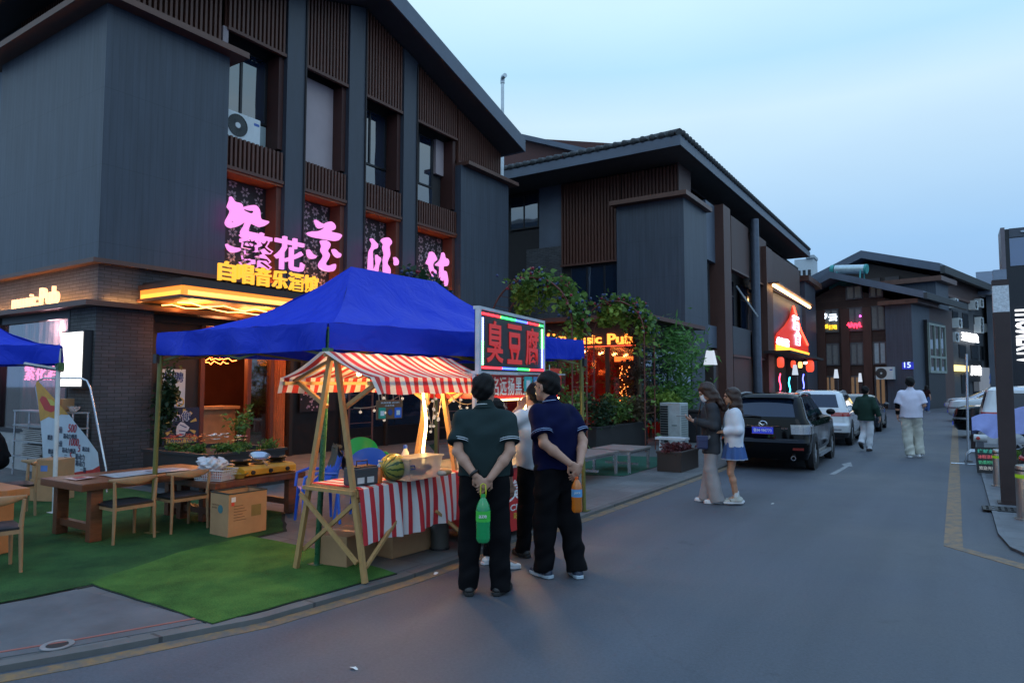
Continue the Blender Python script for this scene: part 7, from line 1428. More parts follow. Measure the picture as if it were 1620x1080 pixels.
class Car:
    def __init__(s, t, levels): s.t = t; s.L = [(z, plan(*a), hump) for z, a, hump in levels]; s.n = len(s.L[0][1])
    def pt(s, lv, k):
        i = int(lv); f = lv - i; j = min(i + 1, len(s.L) - 1); k %= s.n; k0 = int(k); kf = k - k0; k1 = (k0 + 1) % s.n
        def q(L_): a, b = L_[1][k0], L_[1][k1]; return Vector((a[0] + (b[0] - a[0]) * kf, a[1] + (b[1] - a[1]) * kf, L_[0] + L_[2] * (a[1] - s.L[0][1][0][1])))
        return q(s.L[i]).lerp(q(s.L[j]), f)
    def body(s, mat):
        mb = MB(); n = s.n; sub = 3; rows = []
        for i in range(len(s.L) - 1): rows += [i + j / sub for j in range(sub)]
        rows.append(len(s.L) - 1); vs = [s.pt(r, k) for r in rows for k in range(n)]; fs = [(i * n + k, i * n + (k + 1) % n, (i + 1) * n + (k + 1) % n, (i + 1) * n + k) for i in range(len(rows) - 1) for k in range(n)]
        top = vs[-n:]; c = sum(top, Vector()) / n; o = (len(rows) - 1) * n
        for q in (.8, .5): vs += [c + (p - c) * q + Vector((0, 0, .05 * (1 - q * q))) for p in top]
        for r in range(2): fs += [(o + r * n + k, o + r * n + (k + 1) % n, o + (r + 1) * n + (k + 1) % n, o + (r + 1) * n + k) for k in range(n)]
        fs.append(tuple(o + 2 * n + k for k in range(n))); fs.append(tuple(range(n))[::-1])
        return mb.add(vs, fs).build('body', mat, s.t, smooth=32, world=False)
    def patch(s, name, mat, lv0, lv1, k0, k1, off=.006, parent=None, nu=None, taper0=0, taper1=0, mirror=False, nv=5):
        nu = nu or max(2, int(abs(k1 - k0)) * 2); mb = MB(); c = Vector((0, (s.L[0][1][0][1] + s.L[0][1][IF + NR - 1][1]) / 2, .7))
        def f(u, v):
            ka = k0 + (k1 - k0) * u; a = taper0 * (1 - u) + taper1 * u; lv = lv0 + (lv1 - lv0) * v
            ka = k0 + (k1 - k0) * (u * (1 - 0) ) + (taper0 * v * (1 - u)) + (taper1 * v * u)
            p = s.pt(lv, ka); e_ = .02; d1 = s.pt(lv, ka + e_) - s.pt(lv, ka - e_); d2 = s.pt(min(lv + .02, len(s.L) - 1), ka) - s.pt(max(lv - .02, 0), ka); nrm = d1.cross(d2)
            if nrm.length < 1e-9: nrm = p - c
            nrm.normalize(); nrm = nrm if nrm.dot(Vector((p.x, (p.y - c.y) * .5, 0))) >= -1e-6 else -nrm
            q = p + nrm * off
            return (-q.x, q.y, q.z) if mirror else q
        return mb.grid(f, nu, nv).build(name, mat, parent or s.t, smooth=True, world=False)
def wheels(t, w, ys, r, rim_m, nspoke=5):
    for y in ys:
        for sd in (-1, 1):
            MX = Matrix.Rotation(math.pi / 2 * sd, 4, 'Y'); x = sd * (w - .09)
            MB().lathe([(r + .055, .0), (r + .055, .112), (r - .03, .112)], (sd * (w - .105), y, r), 28, MX, caps=False).build('wheel_arch', trim, t, smooth=40, world=False)
            wh = MB().lathe([(r * .62, -.1), (r * .95, -.1), (r, -.06), (r, .06), (r * .95, .1), (r * .68, .105), (r * .62, .08)], (x, y, r), 30, MX, caps=False).build('wheel', rub, t, smooth=40, world=False)
            mb = MB(); mb.lathe([(r * .67, .09), (r * .6, .07), (r * .6, .0)], (x, y, r), 30, MX, caps=False); mb.lathe([(0, .085), (r * .15, .085), (r * .17, .05)], (x, y, r), 16, MX, caps=False)
            for k in range(nspoke): a = k * 2 * math.pi / nspoke; mb.beam((x + sd * .075, y + r * .12 * math.cos(a), r + r * .12 * math.sin(a)), (x + sd * .07, y + r * .63 * math.cos(a), r + r * .63 * math.sin(a)), r * .17, .03, (sd, 0, 0))
            mb.build('rim', rim_m, wh, smooth=35, world=False); MB().lathe([(0, .02), (r * .6, .02)], (x, y, r), 24, MX, caps=False).build('brake_disc', trim, wh, world=False)
def plate(t, y, z, txt, w_=.44, tilt=0):
    p = MB().bx(-w_ / 2, w_ / 2, y - .02, y, z, z + .14).build('number_plate', chr_b, t, world=False); text('plate_text', txt, M('plate_white', (.7, .72, .75), .5), p, (-w_ / 2 + .03, y - .021, z + .03), PX_, UP, w_ - .06, .085, .003, .006, world=False)
    f = MB(); f.bx(-w_ / 2 - .008, w_ / 2 + .008, y - .018, y + .004, z - .008, z - .0005); f.bx(-w_ / 2 - .008, w_ / 2 + .008, y - .018, y + .004, z + .1405, z + .148); f.build('plate_frame', chrome, p, world=False); return p
def suv(label, loc, rz, mat, kind, group=None, name='parked_car'):
    t = thing(name, label, 'car', loc, rz, group)                       # rear bumper at y = 0, heading +y
    if kind == 'suv':
        Ln, W, r = 4.6, .93, .37; wy = (.93, 3.68)
        lv = [(.26, (W - .06, .1, Ln - .1, .2, .45), 0), (.42, (W - .01, .0, Ln, .2, .5), 0), (.62, (W, -.02, Ln, .2, .5), 0), (.70, (W, .06, Ln - .02, .22, .5), 0), (.98, (W - .01, .10, Ln - .1, .24, .55), 0), (1.07, (W - .05, .13, Ln - .35, .24, .6), 0), (1.13, (W - .09, .15, 3.35, .22, .5), 0), (1.57, (W - .23, .48, 2.35, .2, .35), 0), (1.64, (W - .33, .58, 2.15, .25, .35), 0)]
        gb, gt = 6.06, 6.94
    elif kind == 'van':
        Ln, W, r = 4.6, .88, .33; wy = (.8, 3.55)
        lv = [(.24, (W - .05, .05, Ln - .1, .15, .4), 0), (.45, (W, 0, Ln, .16, .45), 0), (.98, (W, .02, Ln - .12, .18, .5), 0), (1.08, (W - .03, .04, Ln - .4, .18, .5), 0), (1.12, (W - .06, .05, 3.9, .18, .4), 0), (1.68, (W - .15, .2, 2.95, .2, .3), 0), (1.76, (W - .25, .3, 2.7, .25, .3), 0)]
        gb, gt = 4.12, 4.9
    else:
        Ln, W, r = 4.5, .9, .32; wy = (.95, 3.6)
        lv = [(.2, (W - .05, .1, Ln - .1, .2, .5), 0), (.36, (W - .01, 0, Ln, .22, .55), 0), (.6, (W, 0, Ln, .24, .6), 0), (.84, (W - .02, .06, Ln - .15, .26, .6), 0), (.92, (W - .06, .12, Ln - .5, .26, .6), 0), (.96, (W - .1, .3, 3.2, .26, .5), 0), (1.38, (W - .25, 1.15, 2.35, .22, .35), 0), (1.43, (W - .34, 1.3, 2.15, .25, .35), 0)]
        gb, gt = 5.08, 5.92
    c = Car(t, lv); c.body(mat); n = c.n
    c.patch('rear_window', cglass, gb, gt, -IR - .5, IR + .5, .006)
    c.patch('windscreen', cglass, gb, gt, IF - .5, n - IF + .5, .006)
    for m_ in (False, True):
        s0, s1, s2, s3 = IS0 + 1.2, IS0 + NS * .30, IS0 + NS * .62, IS1 + .3
        if kind == 'sedan': s0 = IS0 + 1.0
        for a, b_ in ((s0, s1 - .18), (s1 + .18, s2 - .2), (s2 + .2, s3)): c.patch('side_window', cglass, gb + .02, gt - .04, a, b_, .006, mirror=m_)
        for k in (s1, s2): c.patch('door_gap', trim, 1.2 if kind != 'van' else .6, gb - .1, k - .03, k + .03, .003, nu=1, mirror=m_)
        for k in (s1 + .9, s2 + .9): c.patch('door_handle', mat if mat is not paint_blk else chrome, gb - 1.75, gb - 1.62, k - .5, k, .03, nu=3, mirror=m_)
        sd = -1 if m_ else 1; yx_ = lv[gb.__int__()][1][2] - .55
        o = MB().ball((sd * (W + .09), yx_, lv[int(gb)][0] + .07), .1, 12, 8, (1.05, .55, .75)).build('side_mirror', mat, t, smooth=True, world=False)
    t.scale = (.88, .88, .88)
    wheels(t, W, wy, r, alloy, 5 if mat is paint_blk else 7)
    for y0, y1 in ((wy[0] + r + .1, wy[1] - r - .1),):
        for sd in (-1, 1): MB().beam((sd * (W - .01), y0, .27), (sd * (W - .01), y1, .27), .09, .07).build('side_step', trim if mat is not paint_blk else alloy, t, world=False)
    return t, c, W, Ln
t_, c, W, Ln = suv('black parked car with a blue number plate behind the two women', (-3.13, 13.55, 0), R(1.0), paint_blk, 'suv', 'cars parked along the left kerb')
for m_ in (False, True): c.patch('tail_light', lens_c, 3.35, 4.15, IR - 1.4, IS0 + 1.4, .012, mirror=m_); c.patch('reflector', M('dull_red', (.2, .02, .015), .3), 1.25, 1.5, IR - 1.2, IR + 2, .008, mirror=m_); MB().lathe([(.045, -.1), (.05, 0), (.036, 0), (.034, -.1)], (.62 if not m_ else -.62, .03, .3), 18, Matrix.Rotation(math.pi / 2, 4, 'X'), caps=False).build('exhaust', chrome, t_, smooth=40, world=False); MB().tube([((.66 if not m_ else -.66), y, 1.6 + .07 * max(0, math.sin(math.pi * (y - .7) / 1.5)) ** .5) for y in (.7, .75, .9, 1.4, 1.9, 2.12, 2.2)], .022, 8).build('roof_rail', M('rail_grey', (.25, .27, .3), .35, .5), t_, smooth=60, world=False)
plate(t_, .055, .80, '鲁M·9M770'); em = MB(); em.lathe([(.075, 0), (.085, .008), (.095, 0)], (0, .08, 1.0), 28, Matrix.Rotation(math.pi / 2, 4, 'X') @ Matrix.Diagonal((1, .8, 1, 1)), caps=False)
em.tube([(-.075, .07, 1.03), (-.03, .07, 1.0), (0, .07, .98), (.03, .07, 1.0), (.075, .07, 1.03)], .009, 6); em.build('emblem', chrome, t_, smooth=50, world=False)
MB().bx(-.38, .38, .058, .075, .955, .972).build('chrome_strip', M('dark_chrome', (.2, .21, .23), .2, 1), t_, world=False); MB().beam((-.05, .13, 1.16), (-.55, .16, 1.2), .03, .02).build('wiper', trim, t_, world=False); c.patch('bumper_line', trim, 2.6, 2.72, -IR, IR, .004)
MB().grid(lambda u, v: ((u - .5) * 1.18, .50 - .14 * v, 1.585 - .012 * v), 10, 3).build('spoiler', paint_blk, t_, world=False); text('badge', 'CX', chrome, t_, (.38, .07, .9), PX_, UP, .14, .035, .004, .004, world=False)
t_, c, W, Ln = suv('white parked car with red tail lights beyond the black one', (-3.2, 19.8, 0), R(1.0), paint_wht, 'suv', 'cars parked along the left kerb')
for m_ in (False, True): c.patch('tail_light', lens_r, 3.7, 4.4, IR - 3, IS0 + 1.6, .012, mirror=m_); MB().tube([((.64 if not m_ else -.64), y, 1.6 + .06 * max(0, math.sin(math.pi * (y - .7) / 1.5)) ** .5) for y in (.7, .8, 1.4, 2.0, 2.2)], .02, 8).build('roof_rail', MATS['rail_grey'], t_, smooth=60, world=False)
c.patch('lower_bumper', trim, .0, 1.0, -IS0 + .5, IS0 - .5, .008); c.patch('bumper_strip', chrome, 1.35, 1.5, -IR, IR, .008); plate(t_, .05, .82, '鲁M·6K201')
t_, c, W, Ln = suv('dark car half hidden beyond the white parked car', (-3.0, 26.2, 0), R(1), M('car_dark_blue', (.012, .016, .025), .15, var=0, bump=0, coat=1), 'sedan', 'cars parked along the left kerb')
for m_ in (False, True): c.patch('tail_light', lens_r, 2.2, 3.0, IR - 2, IS0 + 1, .012, mirror=m_)
# right-hand row, noses to the road (heading -x)
def fronts(t_, c, W, Ln, gr=True):
    for m_ in (False, True): c.patch('headlight', lens_c, 2.1, 2.95, IF - 5.5, IF + 1.4, .014, mirror=m_)
    c.patch('grille', trim, .9, 2.2, IF + 3.4, c.n - IF - 3.4, .01); c.patch('lower_grille', trim, .25, .7, IF + 1, c.n - IF - 1, .01)
lb = ('black car nosing out behind the purple covered scooter', 'white car with clear headlights, second in the right-hand row', 'white car farther along the right-hand row', 'farthest pale car low on the right of the street')
for i, (y, k, m_, x) in enumerate(((25.6, 'suv', paint_blk, -.02), (31.5, 'sedan', paint_wht, -.1), (36.5, 'suv', paint_wht, -.25), (48, 'sedan', paint_sil, -.6))):
    t_, c, W, Ln = suv(lb[i], (x + 3.95, y, 0.02), R(90), m_, k, 'cars nosed in along the right side'); fronts(t_, c, W, Ln); MB().bx(-.2, .2, Ln - .01, Ln + .012, .4, .52).build('number_plate', chr_b, t_, world=False)
t_, c, W, Ln = suv('white people carrier with a large red tail light, tail to the street', (.43, 20.6, .02), R(-90), paint_wht, 'van')
for m_ in (False, True): c.patch('tail_light', lens_r, 1.55, 3.1, IR + .5, IS0 + 1.3, .014, mirror=m_); c.patch('light_bar', M('lens_white', (.7, .66, .66), .2), 2.05, 2.2, IR + 1, IS0 + 1.0, .02, mirror=m_)
# ================================================================= right pavement: bollards, lamp posts, scooter under its cover
inox = M('brushed_steel', (.42, .41, .39), .3, .85, var=.2, vs=2, stretch=(30, 30, .6)); hiviz = M('hi_vis_band', (.45, .75, .02), .4)
def bollard(label, x, y, h=.62, r=.09):
    t = thing('bollard', label, 'bollard', (x, y, .025), 0, 'steel bollards on the right pavement'); MB().lathe([(r, .0), (r, h - .03), (r * .97, h - .01), (r * .8, h), (0, h)], n=28).build('tube', inox, t, smooth=50, world=False); MB().lathe([(r + .03, 0), (r + .03, .015), (r, .02)], n=28).build('base_flange', inox, t, smooth=40, world=False)
    MB().lathe([(r + .003, h * .76), (r + .003, h * .83)], n=28, caps=False).build('reflective_band', hiviz, t, world=False); MB().lathe([(r + .002, h * .89), (r + .002, h * .92)], n=28, caps=False).build('dark_groove', trim, t, world=False); return t
bollard('steel bollard with a lime band nearest the camera on the right pavement', .68, 10.32, .65, .115); p = at_z(1574, 768, .025); bollard('steel bollard half hidden behind the brown lamp post', p.x + .06, p.y, .58, .08); bollard('steel bollard farther back among the parked scooters', 1.35, 15.5, .62, .08)
bronze = M('bronze_post', (.045, .03, .03), .45, .3, var=.15); lampw = M('lamp_perforated', (.6, .63, .66), .35, .3, var=.35, vs=40)
def lamp_post(label, x, y, z, h, glow=None, s=1.0):
    t = thing('lamp_post', label, 'lamp post', (x, y, z), 0, 'square bronze lamp posts'); a = .095 * s
    MB().bx(-a, a, -a, a, 0, h * .815).build('post', bronze, t, bevel=.008, world=False); MB().bx(-a * .97, a * .97, -a * .97, a * .97, h * .816, h * .93).build('lamp_panel', glow or lampw, t, world=False); MB().bx(-a, a, -a, a, h * .931, h * .955).build('cap', bronze, t, world=False); MB().bx(-a * .8, a * .8, -a * .8, a * .8, h * .956, h).build('top_panel', M('cap_blue_grey', (.2, .25, .33), .4), t, world=False)
    MB().bx(-a - .04, a + .04, -a - .04, a + .04, 0.001, .02).build('base_plate', bronze, t, world=False); return t
lamp_post('brown square lamp post with a perforated white head on the right pavement', .56, 11.55, .025, 3.2)
wl = E('lamp_glow', (.75, .85, 1.0), .8)
def far_lamp(label, px, pyt, pyb, depth):
    p = EYE + ray(px, pyb) * depth; q = EYE + ray(px, pyt) * depth; t = thing('lamp_post', label, 'lamp post', (p.x, p.y, GZ), 0, 'lamp posts with glowing tapered heads'); a = .13 if depth < 25 else .09
    MB().bx(p.x - a, p.x + a, p.y - a, p.y + a, GZ, p.z).build('post', bronze, t); MB().add([(p.x + sx * k, p.y + sy * k, z) for z, k in ((p.z + .003, a * 1.25), (q.z, a * .7)) for sx, sy in ((-1, -1), (1, -1), (1, 1), (-1, 1))], [(0, 1, 5, 4), (1, 2, 6, 5), (2, 3, 7, 6), (3, 0, 4, 7), (4, 5, 6, 7), (3, 2, 1, 0)]).build('lamp_head', wl, t)
far_lamp('dark lamp post with a glowing white head behind the masked woman', 1124, 554, 577, 20.5); far_lamp('lamp post with a glowing head under the red lanterns', 1258, 577, 593, 30); far_lamp('lamp post with a glowing head beside the fairy-lit shop', 1323, 584, 598, 36); far_lamp('lamp post with a glowing head left of the man in green', 1361, 590, 604, 44); far_lamp('lamp post with a glowing head right of the man in green', 1386, 594, 606, 47)
gr = thing('drain_grate', 'dark cast-iron drain grate beside the brown lamp post', 'drain grate', (.44, 10.95, .026)); f = MB(); [f.bx(-.2 + k * .066, -.165 + k * .066, -.16, .16, 0, .012) for k in range(7)]; [f.bx(-.2, .231, y, y + .02, .001, .011) for y in (-.18, .16, -.01)]; f.build('bars', M('cast_iron', (.05, .05, .052), .55, .5), gr, world=False); MB().bx(-.21, .24, -.18, .18, 0, .002).build('pit', M('pit_black', (.004, .004, .004), .9), gr, world=False)
# railing of bent tubes and thin post
p = at_z(1528, 735, .025); t_ = thing('cycle_stand', 'low hoop of bent steel tube at the pavement edge', 'cycle stand', (p.x, p.y, .025))
for k in range(2): MB().tube([(0, k * .4, 0), (.02, k * .4, .2), (.1, k * .4, .27), (.42, k * .4, .27), (.5, k * .4, .2), (.5, k * .4, 0)], .02, 8).build('hoop', tubm, t_, smooth=60, world=False)
MB().tube([(-.25, .1, .01), (.6, .1, .01)], .015, 6).build('base_rail', tubm, t_, world=False)
for i, (px, pyb, pyt) in enumerate(((1532, 730, 560), (1540, 712, 645))): p = at_z(px, pyb, .025); q = at_y(px - (3 if i == 0 else 1), pyt, p.y); t_ = thing('signpost', ['thin tall grey pole at the pavement edge', 'shorter dark pole beside the thin grey one'][i], 'pole', (p.x, p.y, .025)); MB().tube([p, q], .025 if i == 0 else .05, 10).build('pole', tubm if i == 0 else bronze, t_, smooth=60); MB().lathe([(.08, 0), (.08, .02), (.03, .03)], p, 14).build('base', bronze, t_)
p = at_z(1552, 738, .025); t_ = thing('notice_post', 'grey stub post topped with a white padded head and red mark', 'post', (p.x, p.y, .025)); MB().bx(-.06, .06, -.06, .06, 0, .5).build('stem', M('grey_stub', (.12, .13, .15), .6), t_, world=False); MB().tube([(-.1, 0, .56), (.12, 0, .55)], .075, 14).build('head', M('white_foam', (.6, .6, .58), .7), t_, smooth=50, world=False); MB().ball((-.03, -.075, .56), .035, 10, 6, (1, .3, 1)).build('red_mark', M('mark_red', (.6, .06, .04), .5), t_, smooth=True, world=False)
p = at_z(1562, 748, .025); t_ = thing('menu_board', 'small black board with teal, pink and white handwriting', 'board', (p.x, p.y, .025), R(12)); MB().add([(-.16, -.05, 0), (.16, -.05, 0), (.16, .06, .46), (-.16, .06, .46), (-.16, -.02, 0), (.16, -.02, 0), (.16, .09, .46), (-.16, .09, .46)], [(0, 1, 2, 3), (7, 6, 5, 4), (0, 4, 5, 1), (1, 5, 6, 2), (2, 6, 7, 3), (3, 7, 4, 0)]).build('panel', M('chalk_black', (.015, .015, .018), .6), t_, world=False)
for k, (s_, c_) in enumerate((('烤鱿鱼', (.05, .6, .5)), ('冰粉凉虾', (.9, .15, .2)), ('奶茶柠檬', (.08, .65, .35)), ('欢迎光临', (.7, .75, .8)))): z = .36 - k * .1; text('lettering', s_, E('chalk_%d' % k, c_, .5), t_, (-.13, -.052 + .11 * z / .46, z), PX_, Vector((0, .23, .97)), .26, .07, .003, .01, world=False)
t_ = thing('covered_scooter', 'parked scooter draped in a lavender blue rain cover', 'scooter', (1.5, 15.2, .025)); lav = cloth_mat('lavender_cover', (.24, .27, .5), .5, 0)
a = at_y(1537, 668, 15.6); b_ = at_y(1650, 640, 15.6)
def cov(u, v):
    x = a.x + (b_.x - a.x) * u; top = a.z + .1 + .26 * u + .03 * math.sin(u * 11); w_ = .12 + .18 * v; k = v
    y = 15.6 - .1 - .35 * k - .05 * math.sin(u * 23 + v * 6) * k; z = top - (top - (a.z - .13 - .1 * math.sin(u * 5) ** 2)) * k + .03 * math.sin(u * 17) * k
    return (x, y, z)
MB().grid(cov, 70, 18).build('cover', lav, t_, smooth=True); MB().grid(lambda u, v: (cov(u, 0)[0], 15.5 + .5 * v, cov(u, 0)[2] - .35 * v * v), 60, 8).build('cover_back', lav, t_, smooth=True)
for x in (1.05, 2.15): MB().lathe([(.17, -.04), (.2, -.03), (.2, .03), (.17, .04)], (x, 15.7, .225), 24, Matrix.Rotation(math.pi / 2, 4, 'X')).build('wheel', rub, t_, smooth=40)
MB().bx(1.0, 2.2, 15.6, 15.8, .25, .4).build('frame', trim, t_, bevel=.03)
planter('dark kerbside planter of tall grass in front of the covered scooter', .55, 1.5, 14.3, 14.65, .025, .34, M('planter_dark2', (.03, .03, .035), .6), .01); t_ = thing('grass_tuft', 'tuft of bright ornamental grass in the kerbside planter', 'grass', (1.0, 14.5, .34)); mb = MB(); r_ = random.Random(8)
for _ in range(900):
    x, y = r_.uniform(.6, 1.45), r_.uniform(14.36, 14.6); h_ = r_.uniform(.12, .26); dx, dy = r_.gauss(0, .06), r_.gauss(0, .05); mb.add([(x - .005, y, .3), (x + .005, y, .3), (x + dx * .4 + .003, y + dy * .4, .3 + h_ * .6), (x + dx, y + dy, .3 + h_)], [(0, 1, 2), (0, 2, 3)])
mb.build('blades', leaf_mat('grass_blade', (.06, .13, .02), (.14, .26, .05)), t_); MB().bx(.6, 1.45, 14.35, 14.6, .29, .305).build('roots', soil, t_)
t_ = thing('parked_scooter', 'black electric scooter with a red lamp, parked behind the bollards', 'scooter', (1.0, 13.2, .025)); [MB().lathe([(.15, -.04), (.19, -.03), (.19, .03), (.15, .04)], (x, 13.2, .215), 24, Matrix.Rotation(math.pi / 2, 4, 'X')).build('wheel', rub, t_, smooth=40) for x in (.75, 1.75)]
MB().tube([(.85, 13.2, .3), (1.05, 13.2, .24), (1.45, 13.2, .24), (1.7, 13.2, .42), (1.3, 13.2, .5)], .09, 10).build('body', black_p, t_, smooth=60); MB().tube([(.72, 13.2, .22), (.9, 13.2, .7), (.93, 13.2, .78)], .035, 8).build('steering_column', black_p, t_, smooth=60); MB().tube([(.95, 12.95, .8), (.93, 13.2, .77), (.95, 13.45, .8)], .015, 8).build('handlebar', chrome, t_, smooth=60); MB().tube([(1.2, 13.2, .5), (1.7, 13.2, .52)], .1, 10).build('saddle', trim, t_, smooth=60); MB().ball((.82, 13.2, .5), .05, 10, 6).build('lamp', lens_r, t_, smooth=True)
t_ = thing('steel_hoop', 'tall bent steel plate hoop behind the near bollard', 'barrier', (1.05, 11.9, .025)); MB().tube([(.88, 12, .025), (.9, 12, .85), (.94, 12, .97), (1.02, 12, 1.0), (1.1, 12, .95), (1.25, 12, .5), (1.28, 12, .025)], .055, 10).build('tube', inox, t_, smooth=60); MB().bx(.82, 1.35, 11.9, 12.1, .026, .04).build('base', inox, t_)
# ================================================================= people: smooth distance-field bodies, turned into one skin each
def field_mesh(prims, res, wr=0.0, wf=22.0, seed=0):
    P3 = []
    for p in prims:
        if p[0] == 'cap': a, b, r = np.array(p[1]), np.array(p[2]), max(p[3], p[4]); P3 += [np.minimum(a, b) - r, np.maximum(a, b) + r]
        elif p[0] == 'ell': c = np.array(p[1]); r = max(p[2]); P3 += [c - r, c + r]
    lo = np.min(P3, 0) - 3 * res; hi = np.max(P3, 0) + 3 * res; n = np.ceil((hi - lo) / res).astype(int) + 1
    F = np.full(n, 1.0, np.float32); ax = [lo[i] + res * np.arange(n[i]) for i in range(3)]
    for p in prims:
        if p[0] == 'cut':
            q, d = np.array(p[1]), np.array(p[2], float); d = d / np.linalg.norm(d)
            G = ((ax[0] - q[0]) * d[0])[:, None, None] + ((ax[1] - q[1]) * d[1])[None, :, None] + ((ax[2] - q[2]) * d[2])[None, None, :]
            if len(p) > 3:                                          # only near a point
                D = np.sqrt(((ax[0] - q[0]) ** 2)[:, None, None] + ((ax[1] - q[1]) ** 2)[None, :, None] + ((ax[2] - q[2]) ** 2)[None, None, :]); F = np.where(D < p[3], np.maximum(F, G), F)
            else: F = np.maximum(F, G)
            continue
        k = p[5] if p[0] == 'cap' else p[3]; m = k + 2 * res
        if p[0] == 'cap': a, b = np.array(p[1], float), np.array(p[2], float); r = max(p[3], p[4]); bl, bh = np.minimum(a, b) - r - m, np.maximum(a, b) + r + m
        else: c = np.array(p[1], float); r = max(p[2]); bl, bh = c - r - m, c + r + m
        i0 = np.clip(np.floor((bl - lo) / res).astype(int), 0, n); i1 = np.clip(np.ceil((bh - lo) / res).astype(int) + 1, 0, n); s = tuple(slice(i0[i], i1[i]) for i in range(3))
        X, Y, Z_ = np.meshgrid(*[ax[i][s[i]] for i in range(3)], indexing='ij')
        if p[0] == 'cap':
            sc = np.array(p[6]) if len(p) > 6 else np.ones(3); Q = [X / sc[0], Y / sc[1], Z_ / sc[2]]; a = a / sc; b = b / sc; ab = b - a; L2 = max(ab @ ab, 1e-9)
            t = np.clip(((Q[0] - a[0]) * ab[0] + (Q[1] - a[1]) * ab[1] + (Q[2] - a[2]) * ab[2]) / L2, 0, 1)
            d = (np.sqrt((Q[0] - a[0] - t * ab[0]) ** 2 + (Q[1] - a[1] - t * ab[1]) ** 2 + (Q[2] - a[2] - t * ab[2]) ** 2) - (p[3] + (p[4] - p[3]) * t)) * sc.min() ** .5
        else:
            V = [X - c[0], Y - c[1], Z_ - c[2]]
            if len(p) > 4 and p[4] is not None: Rm = np.array(p[4]); V = [V[0] * Rm[j][0] + V[1] * Rm[j][1] + V[2] * Rm[j][2] for j in range(3)]
            q0 = np.sqrt(sum((V[j] / p[2][j]) ** 2 for j in range(3))); q1 = np.sqrt(sum((V[j] / p[2][j] ** 2) ** 2 for j in range(3))); d = q0 * (q0 - 1) / np.maximum(q1, 1e-6)
        f = F[s]; h = np.maximum(k - np.abs(f - d), 0) / k if k > 0 else 0; F[s] = np.minimum(f, d) - h * h * k / 4
    if wr:
        X, Y, Z_ = np.meshgrid(*ax, indexing='ij'); o = seed * 1.7
        F += wr * (np.sin(wf * (Z_ + .35 * X) + 3 * np.sin(9 * X + o) + 2 * np.sin(11 * Y + 6 * Z_)) + .6 * np.sin(wf * 1.9 * (Z_ * .5 - X * .8) + 2.5 * np.sin(13 * Z_ + o) + 5 * Y)).astype(np.float32)
    # surface nets
    I = F < 0; c = [I[i:n[0] - 1 + i, j:n[1] - 1 + j, k:n[2] - 1 + k] for i in (0, 1) for j in (0, 1) for k in (0, 1)]; cnt = sum(x.astype(np.int8) for x in c); act = (cnt > 0) & (cnt < 8)
    idx = np.full(act.shape, -1, np.int64); ii = np.argwhere(act); idx[act] = np.arange(len(ii)); acc = np.zeros((len(ii), 3)); num = np.zeros(len(ii)); off = [(i, j, k) for i in (0, 1) for j in (0, 1) for k in (0, 1)]
    for a_ in off:
        for d in range(3):
            if a_[d]: continue
            b_ = list(a_); b_[d] = 1; fa = F[ii[:, 0] + a_[0], ii[:, 1] + a_[1], ii[:, 2] + a_[2]]; fb = F[ii[:, 0] + b_[0], ii[:, 1] + b_[1], ii[:, 2] + b_[2]]; m = (fa < 0) != (fb < 0)
            t = np.where(m, fa / np.where(fa == fb, 1, fa - fb), 0); q = np.array(a_, float)[None].repeat(len(ii), 0); q[:, d] += t; acc[m] += q[m]; num[m] += 1
    V = lo + (ii + acc / np.maximum(num, 1)[:, None]) * res; faces = []
    for d in range(3):
        e1, e2 = [x for x in range(3) if x != d]; sl = [slice(1, n[x] - 1) for x in range(3)]; sl[d] = slice(0, n[d] - 1); sh = list(sl); sh[d] = slice(1, n[d]); A = I[tuple(sl)]; B = I[tuple(sh)]; g = np.argwhere(A != B); base = g.copy(); base[:, e1] += 1; base[:, e2] += 1; ins = A[tuple(g.T)]
        def cell(o1, o2): q = base.copy(); q[:, e1] += o1; q[:, e2] += o2; return idx[q[:, 0], q[:, 1], q[:, 2]]
        Q = np.stack([cell(-1, -1), cell(0, -1), cell(0, 0), cell(-1, 0)], 1)
        if d == 1: ins = ~ins
        Q[~ins] = Q[~ins][:, ::-1]; faces.append(Q)
    return V, np.concatenate(faces)
def field_obj(name, prims, res, mat, parent, wr=0.0, wf=22.0, seed=0, it=1):
    V, Fc = field_mesh(prims, res, wr, wf, seed)
    me = bpy.data.meshes.new(name); me.vertices.add(len(V)); me.vertices.foreach_set('co', V.astype(np.float32).ravel()); me.loops.add(Fc.size); me.loops.foreach_set('vertex_index', Fc.ravel().astype(np.int32)); me.polygons.add(len(Fc)); me.polygons.foreach_set('loop_start', np.arange(0, Fc.size, 4, dtype=np.int32)); me.update(calc_edges=True)
    o = mesh_obj(name, me, parent, [mat], smooth=True, world=False)
    if it: m = o.modifiers.new('soften', 'SMOOTH'); m.factor = .5; m.iterations = it
    return o
skin = M('skin', (.44, .235, .16), .5, var=.08, vs=12, bump=.08, bs=300, sub=.06); skin_f = M('skin_fair', (.52, .31, .23), .5, var=.06, vs=12, bump=.05, bs=300, sub=.06)
hair_b = M('hair_black', (.008, .007, .007), .5, var=.3, vs=30, bump=.9, bs=160, stretch=(4, 4, .6), spec=.15); hair_br = M('hair_brown', (.035, .014, .008), .42, var=.3, vs=30, bump=.9, bs=160, stretch=(4, 4, .5))
